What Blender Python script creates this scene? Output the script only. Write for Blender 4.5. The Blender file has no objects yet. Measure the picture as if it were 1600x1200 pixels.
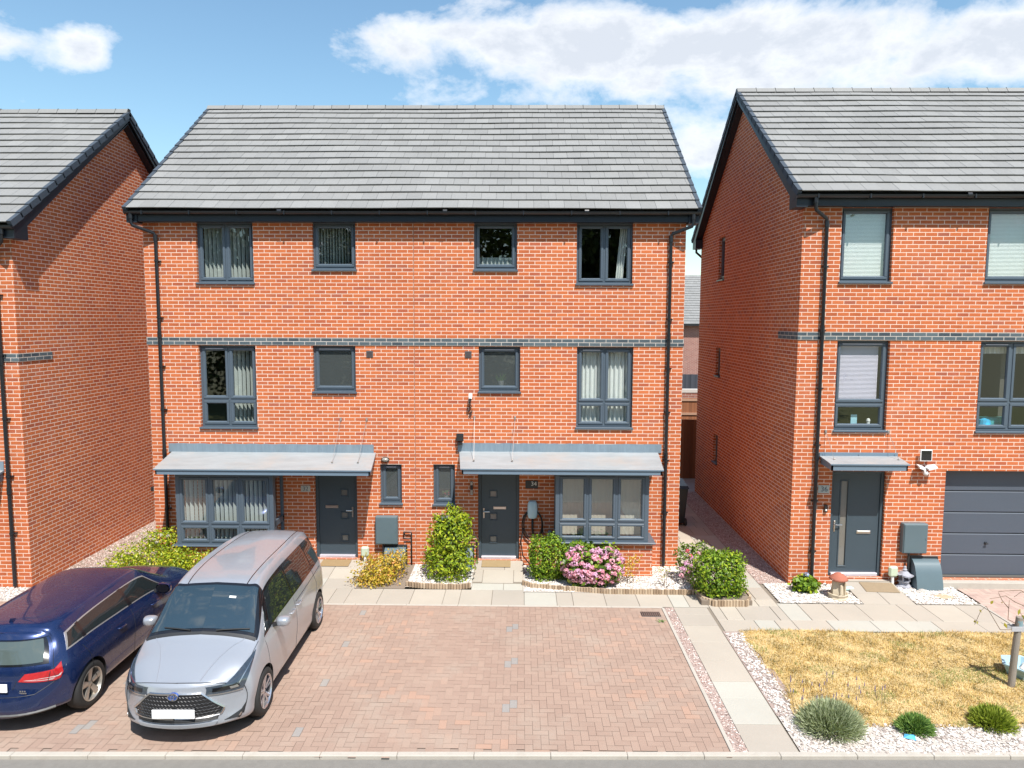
import bpy, math, random
import numpy as np
from mathutils import Matrix, Vector
random.seed(7)
PI = math.pi
SC = bpy.context.scene
COL = SC.collection

# ---------------------------------------------------------------- camera
cam_data = bpy.data.cameras.new("camera")
cam = bpy.data.objects.new("camera", cam_data)
COL.objects.link(cam)
F_PX, PITCH, YAW, ROLL = 1094.8, 0.0915, 0.0153, 0.0038
fw = Vector((-math.sin(YAW)*math.cos(PITCH), math.cos(YAW)*math.cos(PITCH), -math.sin(PITCH)))
rt = Vector((math.cos(YAW), math.sin(YAW), 0.0))
up = rt.cross(fw)
r2 = rt*math.cos(ROLL) + up*math.sin(ROLL)
u2 = up*math.cos(ROLL) - rt*math.sin(ROLL)
M = Matrix((r2, u2, -fw)).transposed().to_4x4()
M.translation = Vector((7.752, -14.3735, 5.1672))
cam.matrix_world = M
cam_data.sensor_width = 36.0
cam_data.lens = F_PX/1600.0*36.0
cam_data.clip_start = 0.1
cam_data.clip_end = 2000.0
SC.camera = cam

# ---------------------------------------------------------------- sun, sky, exposure
SUNV = Vector((0.40, -1.0, 1.77)).normalized()
sd = bpy.data.lights.new("sun", 'SUN'); sd.energy = 4.6; sd.angle = math.radians(0.5); sd.color = (1.0, 0.955, 0.89)
sun = bpy.data.objects.new("sun", sd); COL.objects.link(sun)
sun.rotation_euler = SUNV.to_track_quat('Z', 'Y').to_euler()
sun.location = (20, -30, 40)
SC.view_settings.view_transform = 'Standard'
SC.view_settings.look = 'None'
SC.view_settings.exposure = 0.62
SC.view_settings.gamma = 1.0
SC.view_settings.use_curve_mapping = False
SC.render.film_transparent = False

W = bpy.data.worlds.new("World"); SC.world = W; W.use_nodes = True
NT = W.node_tree; NT.nodes.clear()
def wn(t, **k):
    n = NT.nodes.new(t)
    for a, b in k.items(): setattr(n, a, b)
    return n
def wmath(op, a, b=None, c=None, clamp=False):
    n = wn('ShaderNodeMath', operation=op); n.use_clamp = clamp
    for i, v in enumerate((a, b, c)):
        if v is None: continue
        if isinstance(v, (int, float)): n.inputs[i].default_value = v
        else: NT.links.new(v, n.inputs[i])
    return n.outputs[0]
sky = wn('ShaderNodeTexSky'); sky.sky_type = 'NISHITA'; sky.sun_disc = False
sky.sun_elevation = math.asin(SUNV.z); sky.sun_rotation = math.atan2(SUNV.x, SUNV.y)
sky.air_density = 1.35; sky.dust_density = 0.15; sky.ozone_density = 1.0; sky.altitude = 50
tc = wn('ShaderNodeTexCoord')
sep = wn('ShaderNodeSeparateXYZ'); NT.links.new(tc.outputs['Generated'], sep.inputs[0])
# clouds live on a flat layer high above: direction / height
zz = wmath('MAXIMUM', wmath('ADD', sep.outputs[2], 0.10), 0.02)
ux = wmath('DIVIDE', sep.outputs[0], zz); uy = wmath('DIVIDE', sep.outputs[1], zz)
comb = wn('ShaderNodeCombineXYZ'); NT.links.new(sep.outputs[0], comb.inputs[0]); NT.links.new(sep.outputs[1], comb.inputs[1]); NT.links.new(wmath('MULTIPLY', sep.outputs[2], 1.7), comb.inputs[2])
def noise(scale, det, rough, loc, src=None, dist=0.0):
    mp = wn('ShaderNodeMapping'); NT.links.new(src or comb.outputs[0], mp.inputs[0]); mp.inputs['Location'].default_value = loc
    n = wn('ShaderNodeTexNoise'); n.inputs['Scale'].default_value = scale; n.inputs['Detail'].default_value = det
    n.inputs['Roughness'].default_value = rough; n.inputs['Distortion'].default_value = dist
    NT.links.new(mp.outputs[0], n.inputs['Vector']); return n.outputs['Fac']
n1 = noise(6.5, 12, 0.60, (3.1, 1.7, 0), dist=0.2)
n2 = noise(15.0, 8, 0.62, (0.4, 5.2, 0))
# direction-space blobs (azimuth tangent, elevation tangent) that say where cloud banks sit over the houses
yy = wmath('MAXIMUM', wmath('ABSOLUTE', sep.outputs[1]), 0.05)
az = wmath('DIVIDE', sep.outputs[0], yy); el = wmath('DIVIDE', sep.outputs[2], yy)
def blob(a0, e0, ra, re, amp):
    da = wmath('DIVIDE', wmath('SUBTRACT', az, a0), ra); de = wmath('DIVIDE', wmath('SUBTRACT', el, e0), re)
    d2 = wmath('ADD', wmath('MULTIPLY', da, da), wmath('MULTIPLY', de, de))
    return wmath('MULTIPLY', wmath('EXPONENT', wmath('MULTIPLY', d2, -1.0)), amp)
blobs = [(0.06, 0.385, 0.30, 0.050, 0.46), (0.42, 0.355, 0.36, 0.062, 0.56), (0.74, 0.385, 0.20, 0.075, 0.42), (0.30, 0.320, 0.16, 0.025, 0.22),
         (-0.19, 0.40, 0.10, 0.03, 0.24), (-0.605, 0.366, 0.062, 0.036, 0.66), (-0.73, 0.378, 0.04, 0.018, 0.34),
         (0.255, 0.235, 0.07, 0.04, 0.46), (0.0, 0.305, 0.10, 0.012, 0.2), (-0.42, 0.36, 0.16, 0.11, -0.34)]
acc = None
for b in blobs:
    o = blob(*b); acc = o if acc is None else wmath('ADD', acc, o)
front = wmath('GREATER_THAN', sep.outputs[1], 0.0)
acc = wmath('MULTIPLY', acc, front)
base = wmath('ADD', wmath('ADD', wmath('ADD', wmath('MULTIPLY', wmath('SUBTRACT', n1, 0.5), 1.7), 0.5), wmath('MULTIPLY', n2, 0.40)), acc)
thr = wmath('ADD', 0.70, wmath('MULTIPLY', front, 0.175))
cm = wmath('MULTIPLY', wmath('SUBTRACT', base, thr), 3.4, clamp=True)
cm2 = wmath('MULTIPLY', cm, wmath('MULTIPLY', wmath('ADD', sep.outputs[2], 0.02), 12.0, clamp=True))
cm3 = wmath('MULTIPLY', cm2, 0.93)
# body of the cloud: white sunlit rims, light grey cores (density)
dens = wmath('MULTIPLY', wmath('SUBTRACT', wmath('ADD', base, wmath('MULTIPLY', n2, 0.5)), 1.24), 2.6, clamp=True)
ccol = wn('ShaderNodeMix', data_type='RGBA'); NT.links.new(wmath('MULTIPLY', dens, 0.85), ccol.inputs[0])
ccol.inputs[6].default_value = (8.6, 8.7, 8.9, 1); ccol.inputs[7].default_value = (5.4, 5.8, 6.5, 1)
gain = wn('ShaderNodeMix', data_type='RGBA', blend_type='MULTIPLY'); gain.inputs[0].default_value = 1.0
NT.links.new(sky.outputs[0], gain.inputs[6]); gain.inputs[7].default_value = (1.03, 1.22, 1.27, 1)
mixc = wn('ShaderNodeMix', data_type='RGBA'); NT.links.new(cm3, mixc.inputs[0])
NT.links.new(gain.outputs[2], mixc.inputs[6]); NT.links.new(ccol.outputs[2], mixc.inputs[7])
bg = wn('ShaderNodeBackground'); bg.inputs[1].default_value = 0.088
NT.links.new(mixc.outputs[2], bg.inputs[0])
wo = wn('ShaderNodeOutputWorld'); NT.links.new(bg.outputs[0], wo.inputs[0])

# ---------------------------------------------------------------- object helpers
def tag(o, label=None, cat=None, group=None, kind=None):
    if label: o['label'] = label
    if cat: o['category'] = cat
    if group: o['group'] = group
    if kind: o['kind'] = kind
    return o
def empty(name, loc=(0, 0, 0), label=None, cat=None, group=None, rz=0.0):
    o = bpy.data.objects.new(name, None); COL.objects.link(o); o.location = loc; o.rotation_euler = (0, 0, rz)
    o.empty_display_size = 0.2
    return tag(o, label, cat, group)
def copy_tree(o, parent=None):
    c = o.copy(); COL.objects.link(c)
    c.parent = parent
    if parent: c.matrix_parent_inverse = o.matrix_parent_inverse.copy()
    for ch in list(o.children): copy_tree(ch, c)
    return c

WINV = {}
class MB:
    def __init__(s): s.v = []; s.f = []; s.m = []; s.t = []; s.xf = None
    def add(s, vs, fs, m=0, t=0.5):
        b = len(s.v)
        if s.xf: vs = [s.xf(*p) for p in vs]
        s.v += [tuple(p) for p in vs]
        for f in fs: s.f.append(tuple(b+i for i in f)); s.m.append(m); s.t.append(t)
    def quad(s, a, b, c, d, m=0, t=0.5): s.add([a, b, c, d], [(0, 1, 2, 3)], m, t)
    def poly(s, pts, m=0, t=0.5): s.add(pts, [tuple(range(len(pts)))], m, t)
    def box(s, x0, x1, y0, y1, z0, z1, m=0, t=0.5, b=0.0):
        if b <= 0:
            vs = [(x0,y0,z0),(x1,y0,z0),(x1,y1,z0),(x0,y1,z0),(x0,y0,z1),(x1,y0,z1),(x1,y1,z1),(x0,y1,z1)]
            s.add(vs, [(0,3,2,1),(4,5,6,7),(0,1,5,4),(1,2,6,5),(2,3,7,6),(3,0,4,7)], m, t); return
        # chamfered box
        X = (x0, x1); Y = (y0, y1); Z = (z0, z1); vs = []; idx = {}
        for i in (0, 1):
            for j in (0, 1):
                for k in (0, 1):
                    sx = b if i == 0 else -b; sy = b if j == 0 else -b; sz = b if k == 0 else -b
                    for a, p in enumerate(((X[i], Y[j]+sy, Z[k]+sz), (X[i]+sx, Y[j], Z[k]+sz), (X[i]+sx, Y[j]+sy, Z[k]))):
                        idx[(i, j, k, a)] = len(vs); vs.append(p)
        fs = []
        g = lambda i, j, k, a: idx[(i, j, k, a)]
        for i in (0, 1):
            q = [g(i,0,0,0), g(i,1,0,0), g(i,1,1,0), g(i,0,1,0)]; fs.append(tuple(q if i else q[::-1]))
            q = [g(0,i,0,1), g(1,i,0,1), g(1,i,1,1), g(0,i,1,1)]; fs.append(tuple(q[::-1] if i else q))
            q = [g(0,0,i,2), g(1,0,i,2), g(1,1,i,2), g(0,1,i,2)]; fs.append(tuple(q if i else q[::-1]))
        for j in (0, 1):
            for k in (0, 1):
                fs.append((g(0,j,k,1), g(0,j,k,2), g(1,j,k,2), g(1,j,k,1)) if j ^ k else (g(0,j,k,2), g(0,j,k,1), g(1,j,k,1), g(1,j,k,2)))
                fs.append((g(j,0,k,0), g(j,0,k,2), g(j,1,k,2), g(j,1,k,0)) if not (j ^ k) else (g(j,0,k,2), g(j,0,k,0), g(j,1,k,0), g(j,1,k,2)))
                fs.append((g(j,k,0,0), g(j,k,0,1), g(j,k,1,1), g(j,k,1,0)) if j ^ k else (g(j,k,0,1), g(j,k,0,0), g(j,k,1,0), g(j,k,1,1)))
        for i in (0, 1):
            for j in (0, 1):
                for k in (0, 1):
                    q = [g(i,j,k,0), g(i,j,k,1), g(i,j,k,2)]; fs.append(tuple(q if (i+j+k) % 2 else q[::-1]))
        s.add(vs, fs, m, t)
    def tube(s, pts, r, n=8, m=0, t=0.5, caps=True):
        P = [Vector(p) for p in pts]; rr = r if isinstance(r, (list, tuple)) else [r]*len(P)
        vs = []; prev = None
        for i, p in enumerate(P):
            d = (P[min(i+1, len(P)-1)]-P[max(i-1, 0)]).normalized()
            if prev is None:
                a = Vector((0, 0, 1)) if abs(d.z) < 0.9 else Vector((1, 0, 0)); x = d.cross(a).normalized()
            else: x = (prev-d*prev.dot(d)).normalized()
            prev = x; y = d.cross(x)
            for k in range(n):
                a = 2*PI*k/n; vs.append(tuple(p+(x*math.cos(a)+y*math.sin(a))*rr[i]))
        fs = []
        for i in range(len(P)-1):
            for k in range(n):
                k2 = (k+1) % n; fs.append((i*n+k, i*n+k2, (i+1)*n+k2, (i+1)*n+k))
        if caps: fs.append(tuple(range(n))[::-1]); fs.append(tuple((len(P)-1)*n+k for k in range(n)))
        s.add(vs, fs, m, t)
    def lathe(s, prof, c=(0, 0, 0), n=24, axis='z', m=0, t=0.5):
        vs = []; fs = []
        for (r, h) in prof:
            for k in range(n):
                a = 2*PI*k/n; x, y = r*math.cos(a), r*math.sin(a)
                p = (x, y, h) if axis == 'z' else ((h, x, y) if axis == 'x' else (x, h, y))
                vs.append((p[0]+c[0], p[1]+c[1], p[2]+c[2]))
        for i in range(len(prof)-1):
            for k in range(n):
                k2 = (k+1) % n; fs.append((i*n+k, i*n+k2, (i+1)*n+k2, (i+1)*n+k))
        s.add(vs, fs, m, t)
    def build(s, name, mats, parent=None, smooth=False, uvo=(0, 0), shift=(0, 0, 0)):
        me = bpy.data.meshes.new(name); me.from_pydata(s.v, [], s.f)
        if not isinstance(mats, (list, tuple)): mats = [mats]
        for m in mats: me.materials.append(m)
        me.polygons.foreach_set('material_index', s.m)
        me.update()
        nl = len(me.loops); uv = me.uv_layers.new(name='UVMap')
        co = np.empty(len(me.vertices)*3); me.vertices.foreach_get('co', co); co = co.reshape(-1, 3)
        li = np.empty(nl, dtype=np.int32); me.loops.foreach_get('vertex_index', li)
        nf = len(me.polygons); nr = np.empty(nf*3); me.polygons.foreach_get('normal', nr); nr = np.abs(nr.reshape(-1, 3))
        lt = np.empty(nf, dtype=np.int32); me.polygons.foreach_get('loop_total', lt)
        fi = np.repeat(np.arange(nf), lt); n = nr[fi]; p = co[li]
        isx = (n[:, 0] > n[:, 1]) & (n[:, 0] > n[:, 2]*0.7); isz = (~isx) & (n[:, 2] > n[:, 1]*1.4)
        U = np.where(isx, p[:, 1]+0.1125, p[:, 0]) + uvo[0]
        V = np.where(isz, p[:, 1], p[:, 2]) + uvo[1]
        uv.data.foreach_set('uv', np.stack([U, V], 1).ravel())
        at = me.attributes.new('tint', 'FLOAT', 'FACE'); at.data.foreach_set('value', np.array(s.t, dtype=np.float32))
        if smooth: me.polygons.foreach_set('use_smooth', [True]*nf)
        o = bpy.data.objects.new(name, me); COL.objects.link(o)
        if parent:
            o.parent = parent
            if parent.name in WINV: o.matrix_parent_inverse = WINV[parent.name]
        return o
def weighted(o, ang=35):
    # smooth shading with sharp edges above an angle
    me = o.data
    me.polygons.foreach_set('use_smooth', [True]*len(me.polygons))
    if hasattr(me, 'set_sharp_from_angle'): me.set_sharp_from_angle(angle=math.radians(ang))
    return o

# ---------------------------------------------------------------- materials
def newmat(name):
    m = bpy.data.materials.new(name); m.use_nodes = True; nt = m.node_tree
    b = nt.nodes['Principled BSDF']; return m, nt, b
class G:
    """small node-graph writer"""
    def __init__(s, nt): s.nt = nt
    def n(s, t, **k):
        x = s.nt.nodes.new(t)
        for a, b in k.items(): setattr(x, a, b)
        return x
    def lk(s, a, b): s.nt.links.new(a, b)
    def ma(s, op, a, b=None, c=None, clamp=False):
        n = s.n('ShaderNodeMath', operation=op); n.use_clamp = clamp
        for i, v in enumerate((a, b, c)):
            if v is None: continue
            if isinstance(v, (int, float)): n.inputs[i].default_value = v
            else: s.lk(v, n.inputs[i])
        return n.outputs[0]
    def noise(s, vec, scale, det=4, rough=0.5, dist=0.0):
        n = s.n('ShaderNodeTexNoise'); n.inputs['Scale'].default_value = scale; n.inputs['Detail'].default_value = det
        n.inputs['Roughness'].default_value = rough; n.inputs['Distortion'].default_value = dist
        if vec is not None: s.lk(vec, n.inputs['Vector'])
        return n.outputs['Fac']
    def ramp(s, fac, stops, interp='LINEAR'):
        n = s.n('ShaderNodeValToRGB'); cr = n.color_ramp; cr.interpolation = interp
        while len(cr.elements) < len(stops): cr.elements.new(0.5)
        for e, (p, c) in zip(cr.elements, stops): e.position = p; e.color = (c[0], c[1], c[2], 1)
        s.lk(fac, n.inputs[0]); return n.outputs[0]
    def mix(s, fac, a, b, mode='MIX'):
        n = s.n('ShaderNodeMix', data_type='RGBA', blend_type=mode)
        for i, v in ((0, fac), (6, a), (7, b)):
            if isinstance(v, (int, float)): n.inputs[i].default_value = v
            elif isinstance(v, tuple): n.inputs[i].default_value = (v[0], v[1], v[2], 1)
            else: s.lk(v, n.inputs[i])
        return n.outputs[2]
    def bump(s, h, strength=0.3, dist=0.01):
        n = s.n('ShaderNodeBump'); n.inputs['Strength'].default_value = strength; n.inputs['Distance'].default_value = dist
        s.lk(h, n.inputs['Height']); return n.outputs[0]
    def obj(s): return s.n('ShaderNodeTexCoord').outputs['Object']
    def uv(s): return s.n('ShaderNodeTexCoord').outputs['UV']
    def tint(s):
        n = s.n('ShaderNodeAttribute'); n.attribute_name = 'tint'; return n.outputs['Fac']
    def geo(s): return s.n('ShaderNodeNewGeometry').outputs['Position']

def plain(name, col, rough=0.5, metal=0.0, var=0.06, scale=20.0, coat=0.0, spec=0.5, bump=0.0):
    m, nt, b = newmat(name); g = G(nt)
    p = g.geo(); f = g.noise(p, scale, 5, 0.6); f2 = g.noise(p, scale*0.13, 3, 0.5)
    k = g.ma('ADD', g.ma('MULTIPLY', g.ma('SUBTRACT', g.ma('ADD', f, f2), 1.0), var*2), 1.0)
    mul = g.n('ShaderNodeVectorMath', operation='SCALE'); mul.inputs[0].default_value = col; g.lk(k, mul.inputs['Scale'])
    g.lk(mul.outputs[0], b.inputs['Base Color'])
    b.inputs['Roughness'].default_value = rough; b.inputs['Metallic'].default_value = metal
    b.inputs['Coat Weight'].default_value = coat; b.inputs['Specular IOR Level'].default_value = spec
    if bump: g.lk(g.bump(f, bump, 0.004), b.inputs['Normal'])
    return m

def brickmat(name, stops, mortar, off, bw=0.225, bh=0.075, mj=0.0067, eff=0.12):
    m, nt, b = newmat(name); g = G(nt)
    sp = g.n('ShaderNodeSeparateXYZ'); g.lk(g.uv(), sp.inputs[0])
    pos = g.geo()
    wob = g.ma('MULTIPLY', g.ma('SUBTRACT', g.noise(pos, 5.0, 3, 0.6), 0.5), 0.006)
    v = g.ma('DIVIDE', g.ma('ADD', g.ma('SUBTRACT', sp.outputs[1], off), wob), bh); row = g.ma('FLOOR', v)
    u = g.ma('ADD', g.ma('DIVIDE', sp.outputs[0], bw), g.ma('MULTIPLY', g.ma('MODULO', g.ma('ABSOLUTE', row), 2.0), 0.5))
    cell = g.ma('FLOOR', u)
    wn0 = g.n('ShaderNodeTexWhiteNoise', noise_dimensions='2D'); cc = g.n('ShaderNodeCombineXYZ'); g.lk(cell, cc.inputs[0]); g.lk(row, cc.inputs[1]); g.lk(cc.outputs[0], wn0.inputs['Vector'])
    rnd = wn0.outputs['Value']
    sepc = g.n('ShaderNodeSeparateColor'); g.lk(wn0.outputs['Color'], sepc.inputs[0])
    fu = g.ma('SUBTRACT', u, cell); fv = g.ma('SUBTRACT', v, row)
    du = g.ma('MULTIPLY', g.ma('MINIMUM', fu, g.ma('SUBTRACT', 1.0, fu)), bw)
    dv = g.ma('MULTIPLY', g.ma('MINIMUM', fv, g.ma('SUBTRACT', 1.0, fv)), bh)
    d = g.ma('MINIMUM', du, dv)
    d = g.ma('ADD', d, g.ma('MULTIPLY', g.ma('SUBTRACT', g.noise(pos, 60.0, 3, 0.6), 0.5), 0.0035))
    mask = g.ma('DIVIDE', g.ma('SUBTRACT', d, mj-0.0012), 0.0024, clamp=True)   # 0 mortar .. 1 brick
    col = g.ramp(rnd, stops)
    k = g.ma('ADD', 0.80, g.ma('MULTIPLY', g.noise(pos, 38.0, 5, 0.65), 0.40))
    # one end of some bricks is burnt darker
    burn = g.ma('MULTIPLY', g.ma('GREATER_THAN', sepc.outputs[1], 0.72), g.ma('MULTIPLY', fu, 0.16))
    k = g.ma('SUBTRACT', k, burn)
    vm = g.n('ShaderNodeVectorMath', operation='SCALE'); g.lk(col, vm.inputs[0]); g.lk(k, vm.inputs['Scale'])
    mc = g.mix(g.noise(pos, 2.2, 3, 0.6), tuple(x*0.86 for x in mortar), tuple(min(1, x*1.12) for x in mortar))
    c = g.mix(mask, mc, vm.outputs[0])
    # salts on the face of the brickwork
    e = g.ma('MULTIPLY', g.ma('SUBTRACT', g.noise(pos, 0.9, 6, 0.72), 0.56), 5.0, clamp=True)
    e2 = g.ma('MULTIPLY', e, g.ma('MULTIPLY', g.noise(pos, 26.0, 4, 0.7), eff*1.9))
    c = g.mix(e2, c, (0.62, 0.52, 0.46))
    big = g.ma('ADD', 0.90, g.ma('MULTIPLY', g.noise(pos, 0.55, 3, 0.5), 0.20))
    vm2 = g.n('ShaderNodeVectorMath', operation='SCALE'); g.lk(c, vm2.inputs[0]); g.lk(big, vm2.inputs['Scale'])
    g.lk(vm2.outputs[0], b.inputs['Base Color'])
    b.inputs['Roughness'].default_value = 0.88; b.inputs['Specular IOR Level'].default_value = 0.25
    h = g.ma('ADD', mask, g.ma('MULTIPLY', g.noise(pos, 90.0, 3, 0.6), 0.25))
    g.lk(g.bump(h, 0.55, 0.006), b.inputs['Normal'])
    return m
BR = [(0.0, (0.40, 0.104, 0.052)), (0.10, (0.455, 0.118, 0.046)), (0.5, (0.50, 0.133, 0.046)), (0.94, (0.55, 0.156, 0.056)), (1.0, (0.37, 0.110, 0.064))]
BLUE = [(0.0, (0.075, 0.10, 0.115)), (0.5, (0.105, 0.135, 0.15)), (1.0, (0.05, 0.065, 0.08))]
MORT = (0.76, 0.57, 0.465)
M_brick = brickmat('brick_orange', BR, MORT, 0.055)
M_brickR = brickmat('brick_orange_right', BR, MORT, 0.005)
M_brickL = brickmat('brick_orange_left', BR, MORT, 0.0)
M_blue = brickmat('brick_blue', BLUE, (0.50, 0.46, 0.42), 0.055, eff=0.08)
M_blueR = brickmat('brick_blue_right', BLUE, (0.50, 0.46, 0.42), 0.005, eff=0.08)
M_blueL = brickmat('brick_blue_left', BLUE, (0.50, 0.46, 0.42), 0.0, eff=0.08)
M_brickFar = brickmat('brick_far', [(0, (0.30, 0.13, 0.10)), (1, (0.36, 0.17, 0.13))], (0.45, 0.38, 0.34), 0.0)

def tilemat(name, base):
    m, nt, b = newmat(name); g = G(nt); t = g.tint(); p = g.geo()
    k = g.ma('ADD', 0.91, g.ma('MULTIPLY', t, 0.18))
    k = g.ma('MULTIPLY', k, g.ma('ADD', 0.76, g.ma('MULTIPLY', g.noise(p, 24.0, 7, 0.75), 0.48)))
    k = g.ma('MULTIPLY', k, g.ma('ADD', 0.86, g.ma('MULTIPLY', g.noise(p, 0.7, 4, 0.6), 0.28)))
    vm = g.n('ShaderNodeVectorMath', operation='SCALE'); vm.inputs[0].default_value = base; g.lk(k, vm.inputs['Scale'])
    li = g.ma('MULTIPLY', g.ma('SUBTRACT', g.noise(p, 9.0, 6, 0.75), 0.63), 6.0, clamp=True)
    c = g.mix(g.ma('MULTIPLY', li, 0.35), vm.outputs[0], (0.36, 0.35, 0.30))
    g.lk(c, b.inputs['Base Color']); b.inputs['Roughness'].default_value = 0.72
    g.lk(g.bump(g.noise(p, 120.0, 3, 0.6), 0.25, 0.003), b.inputs['Normal']); return m
M_tile = tilemat('roof_tile_grey', (0.226, 0.224, 0.216))
M_tile_dark = tilemat('verge_tile_dark', (0.045, 0.06, 0.08))
M_underlay_gap = plain('underlay_and_gap_shade', (0.03, 0.03, 0.032), 0.9)
M_frame = plain('upvc_anthracite', (0.082, 0.110, 0.140), 0.38, var=0.05, scale=8)
M_door = plain('door_anthracite', (0.046, 0.068, 0.086), 0.42, var=0.05, scale=30, bump=0.05)
M_black = plain('black_upvc', (0.014, 0.016, 0.020), 0.35, var=0.1, scale=6)
M_fascia = plain('fascia_black', (0.012, 0.017, 0.025), 0.42, var=0.15, scale=3)
M_chrome = plain('brushed_steel', (0.62, 0.60, 0.58), 0.28, metal=1.0)
M_white = plain('white_plastic', (0.78, 0.78, 0.76), 0.35, var=0.02)
M_threshold = plain('aluminium_threshold', (0.66, 0.62, 0.68), 0.35, metal=0.4)
M_rubber = plain('tyre_rubber', (0.022, 0.022, 0.022), 0.75, var=0.15)
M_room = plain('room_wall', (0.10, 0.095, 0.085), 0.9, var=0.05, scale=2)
M_blind = plain('white_blind', (0.70, 0.72, 0.70), 0.7, var=0.03)
M_vblind = plain('vertical_blind_grey', (0.50, 0.54, 0.52), 0.7, var=0.05)
M_curt = plain('white_net_curtain', (0.74, 0.76, 0.74), 0.8, var=0.04, scale=9)
M_lead = None
def leadmat(name, base, stain=(0.42, 0.33, 0.26), rough=0.55, vert=False):
    m, nt, b = newmat(name); g = G(nt); p = g.geo()
    mp = g.n('ShaderNodeMapping'); g.lk(p, mp.inputs[0]); mp.inputs['Scale'].default_value = (1, 1, 0.15) if vert else (0.5, 2.0, 1)
    f = g.noise(mp.outputs[0], 22.0 if vert else 3.2, 6, 0.7); f2 = g.noise(p, 1.4, 5, 0.65)
    c = g.mix(f, tuple(x*0.72 for x in base), tuple(min(1, x*1.35) for x in base))
    c = g.mix(g.ma('MULTIPLY', g.ma('SUBTRACT', f2, 0.52), 2.6, clamp=True), c, stain)
    g.lk(c, b.inputs['Base Color']); b.inputs['Roughness'].default_value = rough; b.inputs['Metallic'].default_value = 0.25
    g.lk(g.bump(g.noise(mp.outputs[0], 9.0, 3, 0.6), 0.35, 0.01), b.inputs['Normal']); return m
M_cantop = leadmat('canopy_top_weathered', (0.33, 0.355, 0.365), (0.42, 0.36, 0.31))
M_flash = leadmat('lead_flashing', (0.20, 0.26, 0.31), (0.26, 0.32, 0.36), vert=True)
M_canfas = plain('canopy_fascia_blue_grey', (0.15, 0.21, 0.27), 0.35, var=0.06, scale=3)

def glassmat(name, tint=(0.93, 0.96, 0.95), refl=0.04):
    m, nt, b = newmat(name); g = G(nt); nt.nodes.remove(b)
    tr = g.n('ShaderNodeBsdfTransparent'); tr.inputs[0].default_value = (*tint, 1)
    gl = g.n('ShaderNodeBsdfGlossy'); gl.inputs[0].default_value = (0.95, 0.97, 1.0, 1); gl.inputs['Roughness'].default_value = 0.015
    lw = g.n('ShaderNodeLayerWeight'); lw.inputs['Blend'].default_value = 0.5
    mp = g.noise(g.geo(), 1.3, 2, 0.5); bmp = g.bump(mp, 0.06, 0.02); g.lk(bmp, gl.inputs['Normal'])
    # two panes, Schlick reflectance, the same from both sides
    f = g.ma('ADD', g.ma('MULTIPLY', g.ma('POWER', lw.outputs['Facing'], 5.0), 0.9), 0.10+refl, clamp=True)
    mx = g.n('ShaderNodeMixShader'); g.lk(f, mx.inputs[0]); g.lk(tr.outputs[0], mx.inputs[1]); g.lk(gl.outputs[0], mx.inputs[2])
    out = nt.nodes['Material Output']; g.lk(mx.outputs[0], out.inputs[0]); return m
M_glass = glassmat('window_glass')
M_frost = glassmat('obscured_glass', (0.60, 0.62, 0.62), 0.02)
_nt = M_frost.node_tree; _g = G(_nt); _o = _nt.nodes['Material Output']; _old = _o.inputs[0].links[0].from_socket
_d = _g.n('ShaderNodeBsdfDiffuse'); _d.inputs[0].default_value = (0.13, 0.15, 0.15, 1)
_m = _g.n('ShaderNodeMixShader'); _m.inputs[0].default_value = 0.42; _g.lk(_old, _m.inputs[1]); _g.lk(_d.outputs[0], _m.inputs[2]); _g.lk(_m.outputs[0], _o.inputs[0])

def carpaint(name, col, metal=0.55, rough=0.32):
    m, nt, b = newmat(name); g = G(nt); p = g.geo()
    f = g.noise(p, 420.0, 2, 0.5)
    c = g.mix(g.ma('MULTIPLY', f, 0.35), tuple(x*0.82 for x in col), tuple(min(1, x*1.25) for x in col))
    dust = g.ma('MULTIPLY', g.ma('SUBTRACT', g.noise(p, 2.4, 6, 0.75), 0.45), 0.22, clamp=True)
    c = g.mix(dust, c, (0.30, 0.28, 0.25))
    g.lk(c, b.inputs['Base Color']); b.inputs['Metallic'].default_value = metal
    g.lk(g.ma('ADD', rough, g.ma('MULTIPLY', dust, 0.6)), b.inputs['Roughness'])
    b.inputs['Coat Weight'].default_value = 0.9; b.inputs['Coat Roughness'].default_value = 0.04; return m
M_silver = carpaint('silver_paint', (0.40, 0.425, 0.47), 0.35, 0.32)
M_navy = carpaint('navy_blue_paint', (0.010, 0.029, 0.115), 0.5, 0.26)
def carglass(name, col, ior=1.6):
    m, nt, b = newmat(name); g = G(nt); p = g.geo()
    c = g.mix(g.noise(p, 1.1, 2, 0.5), tuple(x*0.6 for x in col), col)
    g.lk(c, b.inputs['Base Color']); b.inputs['Roughness'].default_value = 0.03; b.inputs['IOR'].default_value = ior; g.lk(g.bump(g.noise(p, 2.6, 2, .5), 0.04, 0.05), b.inputs['Normal']); return m
M_cglass = carglass('car_glass', (0.020, 0.026, 0.028))
M_wscreen = carglass('windscreen_glass', (0.022, 0.040, 0.048), 2.3)
M_cglossblack = plain('gloss_black', (0.010, 0.010, 0.012), 0.12, var=0.0, coat=0.5)
M_trim = plain('black_trim', (0.022, 0.023, 0.025), 0.5)
M_lens = plain('lamp_lens', (0.055, 0.07, 0.09), 0.07, metal=0.3, coat=1.0, var=0.5, scale=30)
M_red = plain('red_lens', (0.50, 0.012, 0.016), 0.10, coat=1.0, var=0.45, scale=24)
M_plate = plain('blank_plate', (0.85, 0.85, 0.85), 0.4, var=0.0)
M_alloy = plain('alloy_wheel', (0.58, 0.57, 0.60), 0.25, metal=0.85)
M_alloy2 = plain('alloy_wheel_satin', (0.50, 0.47, 0.42), 0.32, metal=0.7)
M_badge = plain('badge_blue', (0.05, 0.13, 0.45), 0.2, metal=0.5, coat=0.5)

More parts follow.
